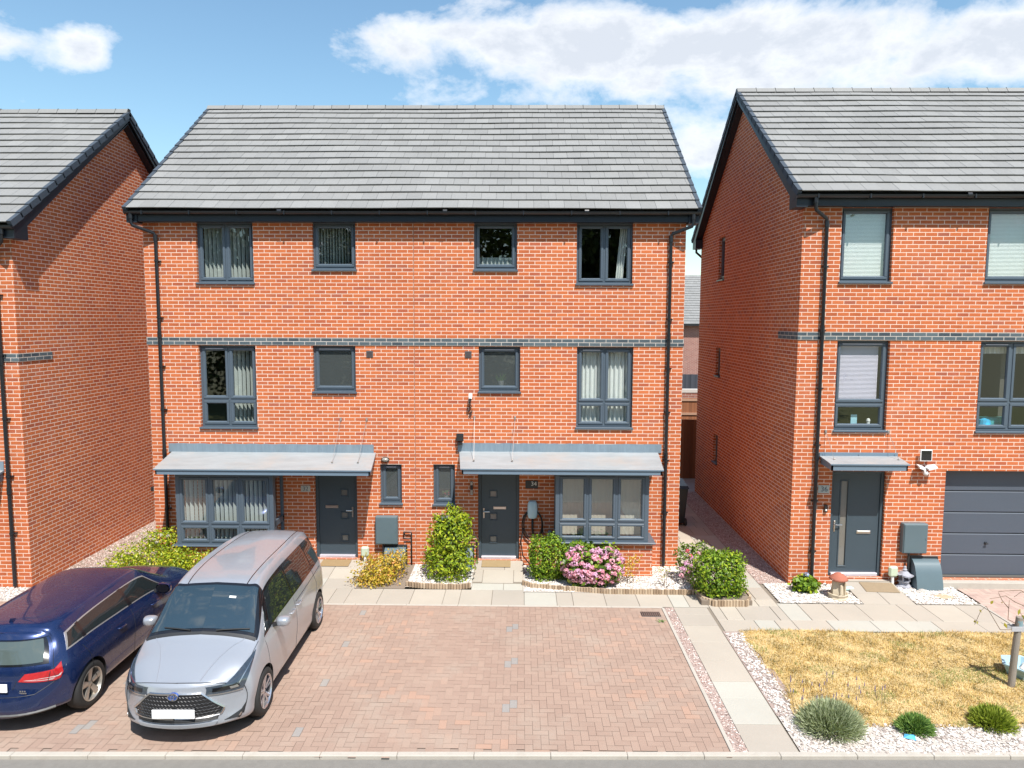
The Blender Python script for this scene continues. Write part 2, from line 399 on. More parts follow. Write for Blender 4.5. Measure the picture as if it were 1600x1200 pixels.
# ---------------------------------------------------------------- house builders
def grid_wall(mb, u0, u1, z0, z1, at, openings, depth, m=0):
    """flat wall in the plane y=at (facing -y) with rectangular openings and reveals going +y"""
    us = sorted({u0, u1, *[o[0] for o in openings], *[o[1] for o in openings]})
    zs = sorted({z0, z1, *[o[2] for o in openings], *[o[3] for o in openings]})
    for i in range(len(us)-1):
        for j in range(len(zs)-1):
            uc, zc = (us[i]+us[i+1])/2, (zs[j]+zs[j+1])/2
            if any(o[0] < uc < o[1] and o[2] < zc < o[3] for o in openings): continue
            mb.quad((us[i], at, zs[j]), (us[i+1], at, zs[j]), (us[i+1], at, zs[j+1]), (us[i], at, zs[j+1]), m)
    for (a, b, c, d) in openings:
        y2 = at+depth
        mb.quad((a, at, c), (a, at, d), (a, y2, d), (a, y2, c), m); mb.quad((b, at, c), (b, y2, c), (b, y2, d), (b, at, d), m)
        mb.quad((a, at, d), (b, at, d), (b, y2, d), (a, y2, d), m); mb.quad((a, at, c), (a, y2, c), (b, y2, c), (b, at, c), m)

def window(parent, x0, x1, z0, z1, Y, cols=1, transom=None, rec=0.075, loc=None, rz=0.0, sill=True, vent=True, blind=None, glass=None, openers=True, label=None):
    """casement window in an opening of a wall at y=Y; a transom splits off small lower lights"""
    glass = glass or M_glass
    ox, oy, oz = (x0+x1)/2, Y, z0
    w, h = x1-x0, z1-z0; hx = w/2; yf = rec
    f = MB(); gl = MB()
    fr = 0.045
    f.box(-hx, hx, yf, yf+0.07, 0.03, 0.03+fr, 0, b=0.004); f.box(-hx, hx, yf, yf+0.07, h-fr, h, 0, b=0.004)
    f.box(-hx, -hx+fr, yf+0.001, yf+0.069, 0.03+fr, h-fr, 0, b=0.004); f.box(hx-fr, hx, yf+0.001, yf+0.069, 0.03+fr, h-fr, 0, b=0.004)
    mw = 0.036
    rows = [(0.03+fr, h-fr)] if transom is None else [(0.03+fr, transom*h-mw/2), (transom*h+mw/2, h-fr)]
    if transom is not None: f.box(-hx+fr, hx-fr, yf+0.001, yf+0.069, transom*h-mw/2, transom*h+mw/2, 0)
    cw = (w-2*fr-(cols-1)*mw)/cols
    for c in range(cols):
        a = -hx+fr+c*(cw+mw); b = a+cw
        if c < cols-1: f.box(b, b+mw, yf+0.002, yf+0.068, 0.03+fr, h-fr, 0)
        for (p, q) in rows:
            s = 0.052; yo = yf-0.014
            # sash ring with a chamfered inner bead
            f.box(a+0.003, b-0.003, yo, yf+0.06, p+0.003, p+s, 0, b=0.006); f.box(a+0.003, b-0.003, yo, yf+0.06, q-s, q-0.003, 0, b=0.006)
            f.box(a+0.003, a+s, yo+0.0005, yf+0.06, p+s, q-s, 0, b=0.006); f.box(b-s, b-0.003, yo+0.0005, yf+0.06, p+s, q-s, 0, b=0.006)
            # glazing bead, sloping back to the pane
            i0, i1, j0, j1 = a+s, b-s, p+s, q-s; k = 0.014
            yb, yg = yo+0.006, yf+0.022
            f.quad((i0, yb, j0), (i1, yb, j0), (i1-k, yg, j0+k), (i0+k, yg, j0+k)); f.quad((i1, yb, j1), (i0, yb, j1), (i0+k, yg, j1-k), (i1-k, yg, j1-k))
            f.quad((i0, yb, j1), (i0, yb, j0), (i0+k, yg, j0+k), (i0+k, yg, j1-k)); f.quad((i1, yb, j0), (i1, yb, j1), (i1-k, yg, j1-k), (i1-k, yg, j0+k))
            gl.quad((i0, yf+0.024, j0), (i1, yf+0.024, j0), (i1, yf+0.024, j1), (i0, yf+0.024, j1))
        if vent and c == 0:
            p, q = rows[-1]; f.box(a+0.08, b-0.08, yf-0.028, yf-0.0145, h-fr-0.030, h-fr-0.012, 1)
    fo = f.build('window', [M_frame, M_vent], parent); weighted(fo, 20)
    fo.location = (ox, oy, oz) if loc is None else loc; fo.rotation_euler = (0, 0, rz)
    if label: fo['label'] = label
    gl.build('pane', glass, fo)
    if sill:
        s = MB(); s.box(-hx-0.02, hx+0.02, -0.045, yf+0.02, -0.012, 0.028, 0, b=0.006); s.build('sill', M_frame, fo)
    if blind: blind(fo, w, h, yf)
    return fo
M_vent = plain('trickle_vent_light', (0.42, 0.43, 0.46), 0.4)

def b_vertical(span=(0.08, 0.92), z=(0.1, 0.95), step=0.085, ang=58, tie=True):
    def fn(fo, w, h, yf):
        b = MB(); x = -w/2+w*span[0]; k = 0
        while x < -w/2+w*span[1]:
            a = math.radians(ang+random.uniform(-7, 7)); hw = 0.042; dx, dy = hw*math.cos(a), hw*math.sin(a); yc = yf+0.20
            b.quad((x-dx, yc-dy, h*z[0]), (x+dx, yc+dy, h*z[0]), (x+dx, yc+dy, h*z[1]), (x-dx, yc-dy, h*z[1]), 0, random.random()); x += step; k += 1
        b.box(-w/2+w*span[0], -w/2+w*span[1], yf+0.17, yf+0.22, h*z[1], h*z[1]+0.03)
        b.build('vertical_blind', M_vblind, fo)
    return fn
def b_venetian(span=(0.05, 0.95), z=(0.06, 0.97), mat=None):
    def fn(fo, w, h, yf):
        b = MB(); zz = h*z[0]
        while zz < h*z[1]:
            b.quad((-w/2+w*span[0], yf+0.075, zz), (-w/2+w*span[1], yf+0.075, zz), (-w/2+w*span[1], yf+0.090, zz+0.0235), (-w/2+w*span[0], yf+0.090, zz+0.0235), 0, random.random()); zz += 0.025
        b.box(-w/2+w*span[0], -w/2+w*span[1], yf+0.07, yf+0.10, h*z[1], h*z[1]+0.03)
        b.build('venetian_blind', mat or M_blind, fo)
    return fn
def b_curtain(spans=((0.04, 0.96),), z=(0.0, 0.97), mat=None, amp=0.025, per=0.085, lean=0.0):
    def fn(fo, w, h, yf):
        b = MB()
        for (s0, s1) in spans:
            xa, xb = -w/2+w*s0, -w/2+w*s1; n = max(8, int((xb-xa)/0.012)); pts = []
            ph = random.random()*6
            for i in range(n+1):
                x = xa+(xb-xa)*i/n; pts.append((x, yf+0.16+amp*math.sin(x*2*PI/per+ph+0.8*math.sin(x*13))))
            for i in range(n):
                (xa_, ya_), (xb_, yb_) = pts[i], pts[i+1]
                b.quad((xa_+lean, ya_, h*z[0]), (xb_+lean, yb_, h*z[0]), (xb_, yb_, h*z[1]), (xa_, ya_, h*z[1]), 0, 0.5)
        o = b.build('curtain', mat or M_curt, fo, smooth=True)
    return fn

def roof_slope(mb, x0, x1, ye, ze, yr, zr, nrow, tw=0.302, sag=0.006, seed=1, vm=0):
    rd = random.Random(seed); L = math.hypot(yr-ye, zr-ze); uy, uz = (yr-ye)/L, (zr-ze)/L; ny, nz = -uz, uy
    g = L/nrow
    for j in range(nrow):
        s0, s1 = j*g-(0.03 if j == 0 else 0), (j+1)*g+0.03
        x = x0-(tw*0.5 if j % 2 else 0)
        while x < x1-0.01:
            a, b = max(x, x0)+0.0022, min(x+tw, x1)-0.0022; x += tw
            if b-a < 0.03: continue
            t = rd.random()*0.8+0.1 + (0.25 if rd.random() < 0.04 else 0)
            def P(xx, s, h):
                h += sag*math.sin(xx*0.9+j*0.31+seed)+0.5*sag*math.sin(xx*2.3+j*0.7)
                return (xx, ye+uy*s+ny*h, ze+uz*s+nz*h)
            dh = rd.uniform(-0.0015, 0.0015); h0, h1 = 0.040+dh, 0.008+dh
            v = [P(a, s0, 0.023), P(b, s0, 0.023), P(b, s0, h0), P(a, s0, h0), P(b, s1, h1), P(a, s1, h1), P(b, s1, -0.002), P(a, s1, -0.002)]
            mb.add(v, [(0, 1, 2, 3), (3, 2, 4, 5), (0, 3, 5, 7), (1, 6, 4, 2)], 0, t); mb.quad(v[0], P(a, s0+.10, 0.0), P(b, s0+.10, 0.0), v[1], 1)  # tile underside coloured dark to paint the shadow gap below the lip

def make_roof(parent, x0, x1, ye, ze, yr, zr, nrow, seed):
    y2 = 2*yr-ye
    r = MB()
    roof_slope(r, x0, x1, ye, ze, yr, zr, nrow, seed=seed)
    # rear slope, mirrored
    q = MB(); roof_slope(q, x0, x1, ye, ze, yr, zr, nrow, seed=seed+5)
    r.add([(v[0], 2*yr-v[1], v[2]) for v in q.v], [f[::-1] for f in q.f], 0, 0.5); r.m[-len(q.m):] = q.m
    for i in range(len(q.t)): r.t[-len(q.t)+i] = q.t[i]
    # solid deck under the tiles
    d = 0.05
    r.add([(x0+.01, ye+.03, ze-.03), (x1-.01, ye+.03, ze-.03), (x1-.01, yr, zr-.02), (x0+.01, yr, zr-.02), (x1-.01, y2-.03, ze-.03), (x0+.01, y2-.03, ze-.03)],
          [(0, 1, 2, 3), (3, 2, 4, 5)], 1)
    ro = r.build('roof', [M_tile, M_underlay_gap], parent)
    # ridge tiles
    rg = MB(); x = x0-0.02; k = 0; rd = random.Random(seed+9)
    while x < x1:
        b = min(x+0.45, x1+0.02); h = zr+0.075+rd.uniform(-.004, .004); w = 0.12
        rg.add([(x, yr-w, zr-0.03), (x, yr-0.045, h), (x, yr+0.045, h), (x, yr+w, zr-0.03), (b-.012, yr-w, zr-0.03), (b-.012, yr-0.045, h), (b-.012, yr+0.045, h), (b-.012, yr+w, zr-0.03)],
               [(0, 4, 5, 1), (1, 5, 6, 2), (2, 6, 7, 3), (0, 1, 2, 3), (4, 7, 6, 5)], 0, rd.random())
        rg.box(b-.014, b, yr-.05, yr+.05, zr, h+0.008, 1); x = b
    rg.build('ridge_tiles', [M_tile, M_underlay_gap], ro)
    # verge caps and barge boards on both gables
    L = math.hypot(yr-ye, zr-ze); uy, uz = (yr-ye)/L, (zr-ze)/L
    for xs, sg in ((x0, -1), (x1, 1)):
        bb = MB(); vc = MB()
        for mir in (0, 1):
            def T(y, z): return (2*yr-y if mir else y), z
            n = nrow; g = L/n
            for j in range(n):
                s0, s1 = j*g-0.03, (j+1)*g+0.005; pts = []
                for s, h in ((s0, 0.052), (s1, 0.030), (s1, -0.085), (s0, -0.063)):
                    y, z = T(ye+uy*s-uz*h, ze+uz*s+uy*h); pts.append((y, z))
                xa, xb = sorted((xs-sg*0.045, xs+sg*0.035))
                v = [(xa, y, z) for y, z in pts]+[(xb, y, z) for y, z in pts]
                vc.add(v, [(0, 1, 2, 3), (7, 6, 5, 4), (0, 4, 5, 1), (2, 6, 7, 3), (0, 3, 7, 4), (1, 5, 6, 2)], 0, rd.random())
            pts = []
            for s, h in ((0.0, -0.04), (L, -0.04), (L+0.06, -0.26), (0.12, -0.26)):
                y, z = T(ye+uy*s-uz*h, ze+uz*s+uy*h); pts.append((min(y, yr) if not mir else max(y, yr), z))
            xa, xb = sorted((xs-sg*0.03, xs+sg*0.012))
            v = [(xa, y, z) for y, z in pts]+[(xb, y, z) for y, z in pts]
            bb.add(v, [(0, 1, 2, 3), (7, 6, 5, 4), (0, 4, 5, 1), (2, 6, 7, 3), (0, 3, 7, 4), (1, 5, 6, 2)])
            # sloping soffit under the overhang
            pts = []
            for s, h in ((0.1, -0.20), (L, -0.20), (L, -0.215), (0.1, -0.215)):
                y, z = T(ye+uy*s-uz*h, ze+uz*s+uy*h); pts.append((y, z))
            xa, xb = sorted((xs-sg*0.03, xs-sg*0.22)); v = [(xa, y, z) for y, z in pts]+[(xb, y, z) for y, z in pts]
            bb.add(v, [(0, 1, 2, 3), (7, 6, 5, 4), (0, 4, 5, 1), (2, 6, 7, 3), (0, 3, 7, 4), (1, 5, 6, 2)])
        # boxed eaves ends
        for mir in (0, 1):
            ya, yb = (ye+0.06, ye+0.42)
            if mir: ya, yb = 2*yr-yb, 2*yr-ya
            xa, xb = sorted((xs-sg*0.20, xs+sg*0.010)); bb.box(xa, xb, ya, yb, ze-0.27, ze-0.02, 0)
        vc.build('verge_tiles', M_tile_dark, ro); bb.build('barge_board', M_fascia, ro)
    return ro

def eaves(parent, x0, x1, ye, ze, yw):
    f = MB(); f.box(x0+0.2, x1-0.2, ye+0.085, ye+0.105, ze-0.245, ze-0.015); f.box(x0+0.2, x1-0.2, ye+0.105, yw-0.002, ze-0.245, ze-0.232)
    f.build('fascia', M_fascia, parent)
    g = MB(); n = 10; c = (ye+0.02, ze-0.055); r = 0.058
    # half-round gutter as an open trough
    a = [(c[0]+r*math.cos(PI+PI*k/n), c[1]+r*math.sin(PI+PI*k/n)) for k in range(n+1)]
    b = [(c[0]+(r-.004)*math.cos(PI+PI*k/n), c[1]+(r-.004)*math.sin(PI+PI*k/n)) for k in range(n+1)]
    ring = a+b[::-1]; m = len(ring)
    vs = [(x0-0.02, y, z) for y, z in ring]+[(x1+0.02, y, z) for y, z in ring]
    g.add(vs, [(i, (i+1) % m, m+(i+1) % m, m+i) for i in range(m)]); g.poly([(x0-0.02, y, z) for y, z in a]); g.poly([(x1+0.02, y, z) for y, z in a[::-1]])
    x = x0+0.35
    while x < x1: g.box(x-.012, x+.012, ye-0.045, ye+0.085, ze-0.118, ze-0.045); x += 0.95
    for xx in (x0+3.1, x0+6.4, x0+9.2):
        if xx < x1: g.tube([(xx-.04, c[0], c[1]-.002), (xx+.04, c[0], c[1]-.002)], 0.0625, 16)
    o = g.build('gutter', M_black, parent); weighted(o, 40)

def downpipe(parent, xg, xw, yw, ye, ze, zb=0.03, out=0.06, brs=()):
    y0 = ye+0.02; p = MB(); yp = yw-out
    p.tube([(xg, y0, ze-.10), (xg, y0, ze-0.27), (xg+(xw-xg)*.06, y0+(yp-y0)*.06, ze-0.33), (xw-(xw-xg)*.06, yp-(yp-y0)*.06, ze-0.46), (xw, yp, ze-0.52), (xw, yp, zb)], 0.034, 12)
    p.tube([(xg, y0, ze-.08), (xg, y0, ze-0.20)], 0.042, 12)
    p.tube([(xw, yp, ze-0.50), (xw, yp, ze-0.62)], 0.041, 12)
    for z in (ze-2.45, ze-4.9): p.tube([(xw, yp, z), (xw, yp, z-.13)], 0.042, 12)
    o = p.build('downpipe', M_black, parent); weighted(o, 40)
    for z in brs:
        b = MB(); b.tube([(xw, yp, z), (xw, yp, z-0.035)], 0.043, 12); b.box(xw-.055, xw+.075, yp+.01, yw-.001, z-.028, z-.006); b.build('bracket', M_black, o)

def canopy(parent, xf0, xf1, xb0, xb1, yw, yf, zf0, zf1, zb, fx0, fx1, fz0, fz1, wires=(), thin=False):
    c = MB()
    # sloping top sheet with a small rolled edge
    n = 24; rd = random.Random(int(xf0*10))
    for i in range(n):
        for j in range(4):
            def P(a, b):
                x = (xf0+(xf1-xf0)*a)*(1-b)+(xb0+(xb1-xb0)*a)*b; y = yf+(yw-yf)*b; z = zf1+(zb-zf1)*b+0.004*math.sin(a*17+b*5)*b*(1-b)*4
                return (x, y, z+0.012)
            c.quad(P(i/n, j/4), P((i+1)/n, j/4), P((i+1)/n, (j+1)/4), P(i/n, (j+1)/4), 0)
    c.quad((xf0, yf, zf1+.012), (xf0, yf, zf1-.012), (xf1, yf, zf1-.012), (xf1, yf, zf1+.012), 1)
    c.box(xf0+.03, xf1-.03, yf+.022, yf+.05, zf0, zf1-.012, 1)
    for xa, xb in ((xf0, xb0), (xf1, xb1)):
        s = 1 if xa == xf0 else -1
        c.quad((xa, yf, zf1+.012), (xb, yw, zb+.012), (xb, yw, zb-.02), (xa, yf, zf1-.012), 1)
        xi, xj = xa+s*.03, xb+s*.03
        v = [(xi, yf+.022, zf0), (xj, yw, zf0+(zb-zf1)*0.5), (xj, yw, zb-.01), (xi, yf+.022, zf1-.012)]
        v2 = [(x+s*.028, y, z) for x, y, z in v]
        c.add(v+v2, [(0, 1, 2, 3), (7, 6, 5, 4), (0, 4, 5, 1), (3, 2, 6, 7), (0, 3, 7, 4)], 1)
    c.quad((xf0+.04, yf+.03, zf0+.004), (xf1-.04, yf+.03, zf0+.004), (xb1-.04, yw, zf0+(zb-zf1)*.5), (xb0+.04, yw, zf0+(zb-zf1)*.5), 2)
    co = c.build('canopy', [M_cantop, M_canfas, M_frame], parent)
    if fx1 > fx0:
        f = MB(); n = 40; rd = random.Random(3)
        pr = []
        for i in range(n+1):
            x = fx0+(fx1-fx0)*i/n; pr.append((x, yw-0.012-0.010*rd.random(), fz1+0.008*rd.uniform(-1, 1), yw-0.014-0.012*rd.random()))
        for i in range(n):
            a, b = pr[i], pr[i+1]
            f.quad((a[0], a[3], fz0), (b[0], b[3], fz0), (b[0], b[1], b[2]), (a[0], a[1], a[2])); f.quad((a[0], a[1], a[2]), (b[0], b[1], b[2]), (b[0], yw-.001, b[2]), (a[0], yw-.001, a[2]))
        for e in (pr[0], pr[-1]): f.quad((e[0], e[3], fz0), (e[0], e[1], e[2]), (e[0], yw-.001, e[2]), (e[0], yw-.001, fz0))
        f.build('flashing', M_flash, co, smooth=True)
    for (xa, ya, za, xb, zb_) in wires:
        w = MB(); w.tube([(xa, ya, za), (xb, yw-.02, zb_)], 0.0035, 6); w.box(xb-.02, xb+.02, yw-.025, yw-.001, zb_-.03, zb_+.03, 0, b=.004); w.box(xa-.018, xa+.018, ya-.018, ya+.018, za-.012, za+.02, 0, b=.004)
        w.build('tie_rod', M_chrome_dull, co)
    return co
M_chrome_dull = plain('galvanised_wire', (0.40, 0.36, 0.33), 0.45, metal=0.6)

M_doorglass = plain('door_obscured_glass', (.17, .165, .15), .12, coat=.6)
def door(parent, x0, x1, z0, z1, Y, hinge='r', style='squares', rec=0.07, label=None):
    ox = (x0+x1)/2; hx = (x1-x0)/2; h = z1-z0; yf = rec
    f = MB(); fr = 0.062
    f.box(-hx, -hx+fr, yf-.015, yf+.06, 0, h, 0, b=.005); f.box(hx-fr, hx, yf-.015, yf+.06, 0, h, 0, b=.005); f.box(-hx+fr, hx-fr, yf-.0145, yf+.06, h-fr, h, 0, b=.005)
    lx = hx-fr-.004; yl = yf+.012
    d = MB()
    holes = []
    sg = -1 if hinge == 'r' else 1        # side the handle is on
    if style == 'squares':
        cx = -0.115 if sg < 0 else 0.115; s = 0.062
        cx = cx*1.35 if sg > 0 else cx
        for k in range(4): zc = h*(0.905-0.232*k)-0.02; holes.append((cx-s, cx+s, zc-s, zc+s))
    else:
        holes.append((-lx+0.155, -lx+0.285, 0.20, h-0.22))
    grid_wall(d, -lx, lx, 0.075, h-fr-.004, yl, holes, 0.03)
    # vertical tongue grooves
    df = f
    do = f.build('door', M_door, parent); weighted(do, 20); do.location = (ox, Y, z0)
    if label: do['label'] = label
    d.build('door_leaf', M_door, do)
    for (a, b, c, e) in holes:
        gp = MB(); tr = MB()
        gp.quad((a, yl+.016, c), (b, yl+.016, c), (b, yl+.016, e), (a, yl+.016, e))
        k = .024; y2 = yl-.012
        for (p, q, r, s) in ((a-k, b+k, c-k, c), (a-k, b+k, e, e+k), (a-k, a, c, e), (b, b+k, c, e)): tr.box(p, q, y2, yl+.004, r, s, 0, b=.004)
        gp.build('pane', M_doorglass, do); tr.build('glazing_bead', M_door, do)
    th = MB(); th.box(-lx, lx, yf-.05, yf+.05, 0.005, 0.07, 0, b=.008); th.build('threshold', M_threshold, do)
    hd = MB(); xh = sg*(lx-0.052); zh = h*0.475
    hd.box(xh-.017, xh+.017, yl-.012, yl, zh-.12, zh+.10, 0, b=.006)
    hd.tube([(xh, yl-.01, zh+.03), (xh, yl-.052, zh+.03), (xh-sg*.02, yl-.058, zh+.03), (xh-sg*.125, yl-.056, zh+.03)], 0.0105, 8)
    hd.lathe([(0.001, -.016), (.010, -.016), (.010, 0)], (xh, yl, zh-.08), 12, 'y'); hd.build('door_handle', M_chrome, do)
    lb = MB(); lc = {'squares': (0.02 if sg < 0 else -0.11), 'long': 0.17}[style]; zl = h*0.525 if style == 'squares' else h*0.415
    lb.box(lc-.135, lc+.135, yl-.014, yl, zl-.032, zl+.032, 0, b=.006); lb.box(lc-.115, lc+.115, yl-.019, yl-.013, zl-.02, zl+.022, 0, b=.003)
    lb.build('letterbox', M_chrome, do)
    return do

def plaque(name, x, z, Y, w, h, txt, mat, tmat, size, label, cat='number sign', off=(0, 0)):
    m = MB(); m.box(-w/2, w/2, -.012, -.001, -h/2, h/2, 0, b=.003)
    o = m.build(name, mat); o.location = (x, Y, z); tag(o, label, cat)
    cu = bpy.data.curves.new('digits', 'FONT'); cu.body = txt; cu.size = size; cu.extrude = 0.001; cu.align_x = 'CENTER'; cu.align_y = 'CENTER'
    t = bpy.data.objects.new('tmp', cu); COL.objects.link(t); bpy.context.view_layer.update()
    me = bpy.data.meshes.new_from_object(t.evaluated_get(bpy.context.evaluated_depsgraph_get())); bpy.data.objects.remove(t)
    me.materials.clear(); me.materials.append(tmat)
    d = bpy.data.objects.new('house_number', me); COL.objects.link(d); d.parent = o; d.location = (off[0], -.0145, off[1]); d.rotation_euler = (PI/2, 0, 0)
    return o

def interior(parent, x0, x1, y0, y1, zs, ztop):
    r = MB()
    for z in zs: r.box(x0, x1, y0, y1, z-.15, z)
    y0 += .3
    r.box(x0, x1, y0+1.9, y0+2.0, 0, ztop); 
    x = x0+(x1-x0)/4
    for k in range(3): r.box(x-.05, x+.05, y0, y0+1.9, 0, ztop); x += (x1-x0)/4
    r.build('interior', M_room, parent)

def house_empty(loc, label, cat, group):
    e = empty('brick_house', loc, label, cat, group); WINV[e.name] = Matrix.Translation(-Vector(loc)); return e
# ================================================================ MIDDLE HOUSE (nos 32 and 34)
X1 = 11.025
mid = house_empty((5.51, 0, 0), 'middle building, a red brick three storey pair with two long porch canopies', 'house', 'three storey brick houses in a row')
EY, EZ, RY, RZ = -0.27, 7.35, 3.77, 10.44
op = [(1.08, 2.25, 5.875, 7.12), (3.46, 4.345, 6.15, 7.12), (6.75, 7.625, 6.15, 7.12), (8.83, 9.965, 5.875, 7.12),
      (1.05, 2.235, 2.89, 4.615), (3.42, 4.305, 3.645, 4.615), (6.845, 7.70, 3.665, 4.615), (8.86, 10.015, 2.93, 4.615),
      (4.78, 5.235, 1.30, 2.15), (5.895, 6.35, 1.285, 2.155),
      (3.40, 4.29, 0.13, 2.22), (6.83, 7.695, 0.13, 2.22), (0.95, 2.60, 0.60, 1.95), (8.52, 10.15, 0.72, 2.0)]
w = MB(); grid_wall(w, 0, X1, -0.3, EZ-.2, 0, op, 0.11)
D = 2*RY
def gable(mb, X, y0, y1, zt, zr, yr, m=0, z0=-0.3):
    mb.poly([(X, y0, z0), (X, y1, z0), (X, y1, zt), (X, yr, zr), (X, y0, zt)], m)
gable(w, 0, 0, D, EZ-.02, RZ-.1, RY); gable(w, X1, 0, D, EZ-.02, RZ-.1, RY)
w.quad((0, D, -.3), (X1, D, -.3), (X1, D, EZ), (0, D, EZ))
wall = w.build('wall', M_brick, mid)
sc = MB(); sc.box(-.012, X1+.012, -.014, .03, 4.63, 4.78); sc.build('string_course', M_blue, mid)
mj = MB(); mj.box(5.515, 5.529, -.0015, .01, 0.05, 4.63); mj.box(5.515, 5.529, -.0015, .01, 4.78, 7.1); mj.build('movement_joint', plain('mastic_joint', (0.30, 0.13, 0.08), 0.8), mid)
make_roof(mid, -0.2, X1+.2, EY, EZ, RY, RZ, 16, 2)
eaves(mid, -0.2, X1+.2, EY, EZ, 0)
downpipe(mid, -0.10, 0.285, 0, EY, EZ, 0.05, brs=(6.35, 5.2, 4.2, 3.3, 2.3, 1.2))
downpipe(mid, X1+.085, 10.715, 0, EY, EZ, 0.05, brs=(6.35, 5.2, 4.2, 3.3, 2.3, 1.2))
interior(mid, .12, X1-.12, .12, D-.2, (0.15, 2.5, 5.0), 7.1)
W_ = lambda i, **k: window(mid, *op[i][:4], 0, **k)
W_(0, cols=2, blind=b_vertical(z=(0.05, .93)), vent=False); W_(1, blind=b_vertical(step=.06, ang=75), vent=False)
W_(2, vent=False, blind=b_curtain(((0.1, .9),), z=(0.05, .3), mat=M_vblind)); W_(3, cols=2, vent=False, blind=b_curtain(((0.80, .93),), amp=.03, per=.05, mat=M_curt, lean=-.10))
W_(4, cols=2, transom=0.345, blind=b_vertical(span=(0.48, .93), z=(0.05, .93))); W_(5, glass=M_frost); W_(6, glass=M_frost)
W_(7, cols=2, transom=0.32, blind=b_curtain(((0.04, .5), (.5, .96)), z=(0.02, .95)))
W_(8, glass=M_frost); W_(9, glass=M_frost)
door(mid, 3.40, 4.29, 0.12, 2.22, 0, hinge='l', label='dark grey front door of number 32 with four small square lights and handle on the right')
door(mid, 6.83, 7.695, 0.12, 2.22, 0, hinge='r', label='dark grey front door of number 34 with four small square lights and handle on the left')

def bay(parent, x0, x1, yb, z0, z1, px0, px1, blind=None, label=None):
    """projecting three-light bay: brick plinth, sill, front and side lights"""
    pl = MB(); pz = z0-.035
    pl.quad((px0, yb+.02, -.3), (px1, yb+.02, -.3), (px1, yb+.02, pz), (px0, yb+.02, pz)); pl.quad((px0, 0, -.3), (px0, yb+.02, -.3), (px0, yb+.02, pz), (px0, 0, pz)); pl.quad((px1, yb+.02, -.3), (px1, 0, -.3), (px1, 0, pz), (px1, yb+.02, pz))
    pl.quad((px0, yb+.02, pz), (px1, yb+.02, pz), (px1, 0, pz), (px0, 0, pz))
    b = MB(); gl = MB(); H = z1-z0
    post = .085
    for xa, xb in ((x0, x0+post), (x1-post, x1)): b.box(xa, xb, yb, yb+post, z0, z1, 0, b=.004)
    xin0, xin1 = x0+post, x1-post
    b.box(xin0, xin1, yb+.004, yb+.08, z0, z0+.05); b.box(xin0, xin1, yb+.004, yb+.08, z1-.04, z1)
    tz = z0+0.26*H+.035; b.box(xin0, xin1, yb+.004, yb+.08, tz-.02, tz+.02)
    cols = 3; mw = .045; cw = (xin1-xin0-2*mw)/3
    for c in range(cols):
        a = xin0+c*(cw+mw); e = a+cw
        if c < 2: b.box(e, e+mw, yb+.003, yb+.08, z0+.05, z1-.04)
        for (p, q) in ((z0+.05, tz-.02), (tz+.02, z1-.04)):
            s = .048; yo = yb-.010
            b.box(a+.003, e-.003, yo, yb+.06, p+.003, p+s, 0, b=.006); b.box(a+.003, e-.003, yo, yb+.06, q-s, q-.003, 0, b=.006)
            b.box(a+.003, a+s, yo+.0005, yb+.06, p+s, q-s, 0, b=.006); b.box(e-s, e-.003, yo+.0005, yb+.06, p+s, q-s, 0, b=.006)
            i0, i1, j0, j1 = a+s, e-s, p+s, q-s; k = .014; ya, yg = yo+.006, yb+.028
            b.quad((i0, ya, j0), (i1, ya, j0), (i1-k, yg, j0+k), (i0+k, yg, j0+k)); b.quad((i1, ya, j1), (i0, ya, j1), (i0+k, yg, j1-k), (i1-k, yg, j1-k))
            b.quad((i0, ya, j1), (i0, ya, j0), (i0+k, yg, j0+k), (i0+k, yg, j1-k)); b.quad((i1, ya, j0), (i1, ya, j1), (i1-k, yg, j1-k), (i1-k, yg, j0+k))
            gl.quad((i0, yb+.03, j0), (i1, yb+.03, j0), (i1, yb+.03, j1), (i0, yb+.03, j1))
    for xs, sg in ((x0, 1), (x1, -1)):
        xa, xb = sorted((xs+sg*.004, xs+sg*.06))
        b.box(xa, xb, yb+post, 0, z0, z0+.10); b.box(xa, xb, yb+post, 0, z1-.09, z1); b.box(xa, xb, yb+post, 0, tz-.06, tz+.06)
        b.box(xa, xb, yb+post, yb+post+.06, z0+.1, z1-.09); b.box(xa, xb, -.06, 0, z0+.1, z1-.09)
        xm = xs+sg*.03; gl.quad((xm, yb+post+.06, z0+.1), (xm, -.06, z0+.1), (xm, -.06, z1-.09), (xm, yb+post+.06, z1-.09))
    b.box(x0+.002, x1-.002, yb+.002, 0, z1, z1+.05)      # head
    bo = b.build('bay_window', M_frame, parent); weighted(bo, 20)
    if label: bo['label'] = label
    gl.build('pane', M_glass, bo); pl.build('brick_plinth', M_brick, bo)
    s = MB(); s.box(px0-.05, px1+.05, yb-.07, 0, z0-.035, z0-.001, 0, b=.008); s.build('sill', M_frame, bo)
    if blind: blind(bo)
    return bo
def bayblind(bo):
    b = MB(); x = .85
    while x < 2.7:
        a = math.radians(62+random.uniform(-8, 8)); dx, dy = .042*math.cos(a), .042*math.sin(a)
        b.quad((x-dx, -.48-dy, .70), (x+dx, -.48+dy, .70), (x+dx, -.48+dy, 1.98), (x-dx, -.48-dy, 1.98)); x += .088
    b.build('vertical_blind', M_vblind, bo)
bay(mid, 0.765, 2.745, -.62, 0.605, 2.03, .73, 2.79, bayblind, 'three light bay window of number 32 behind the silver car')
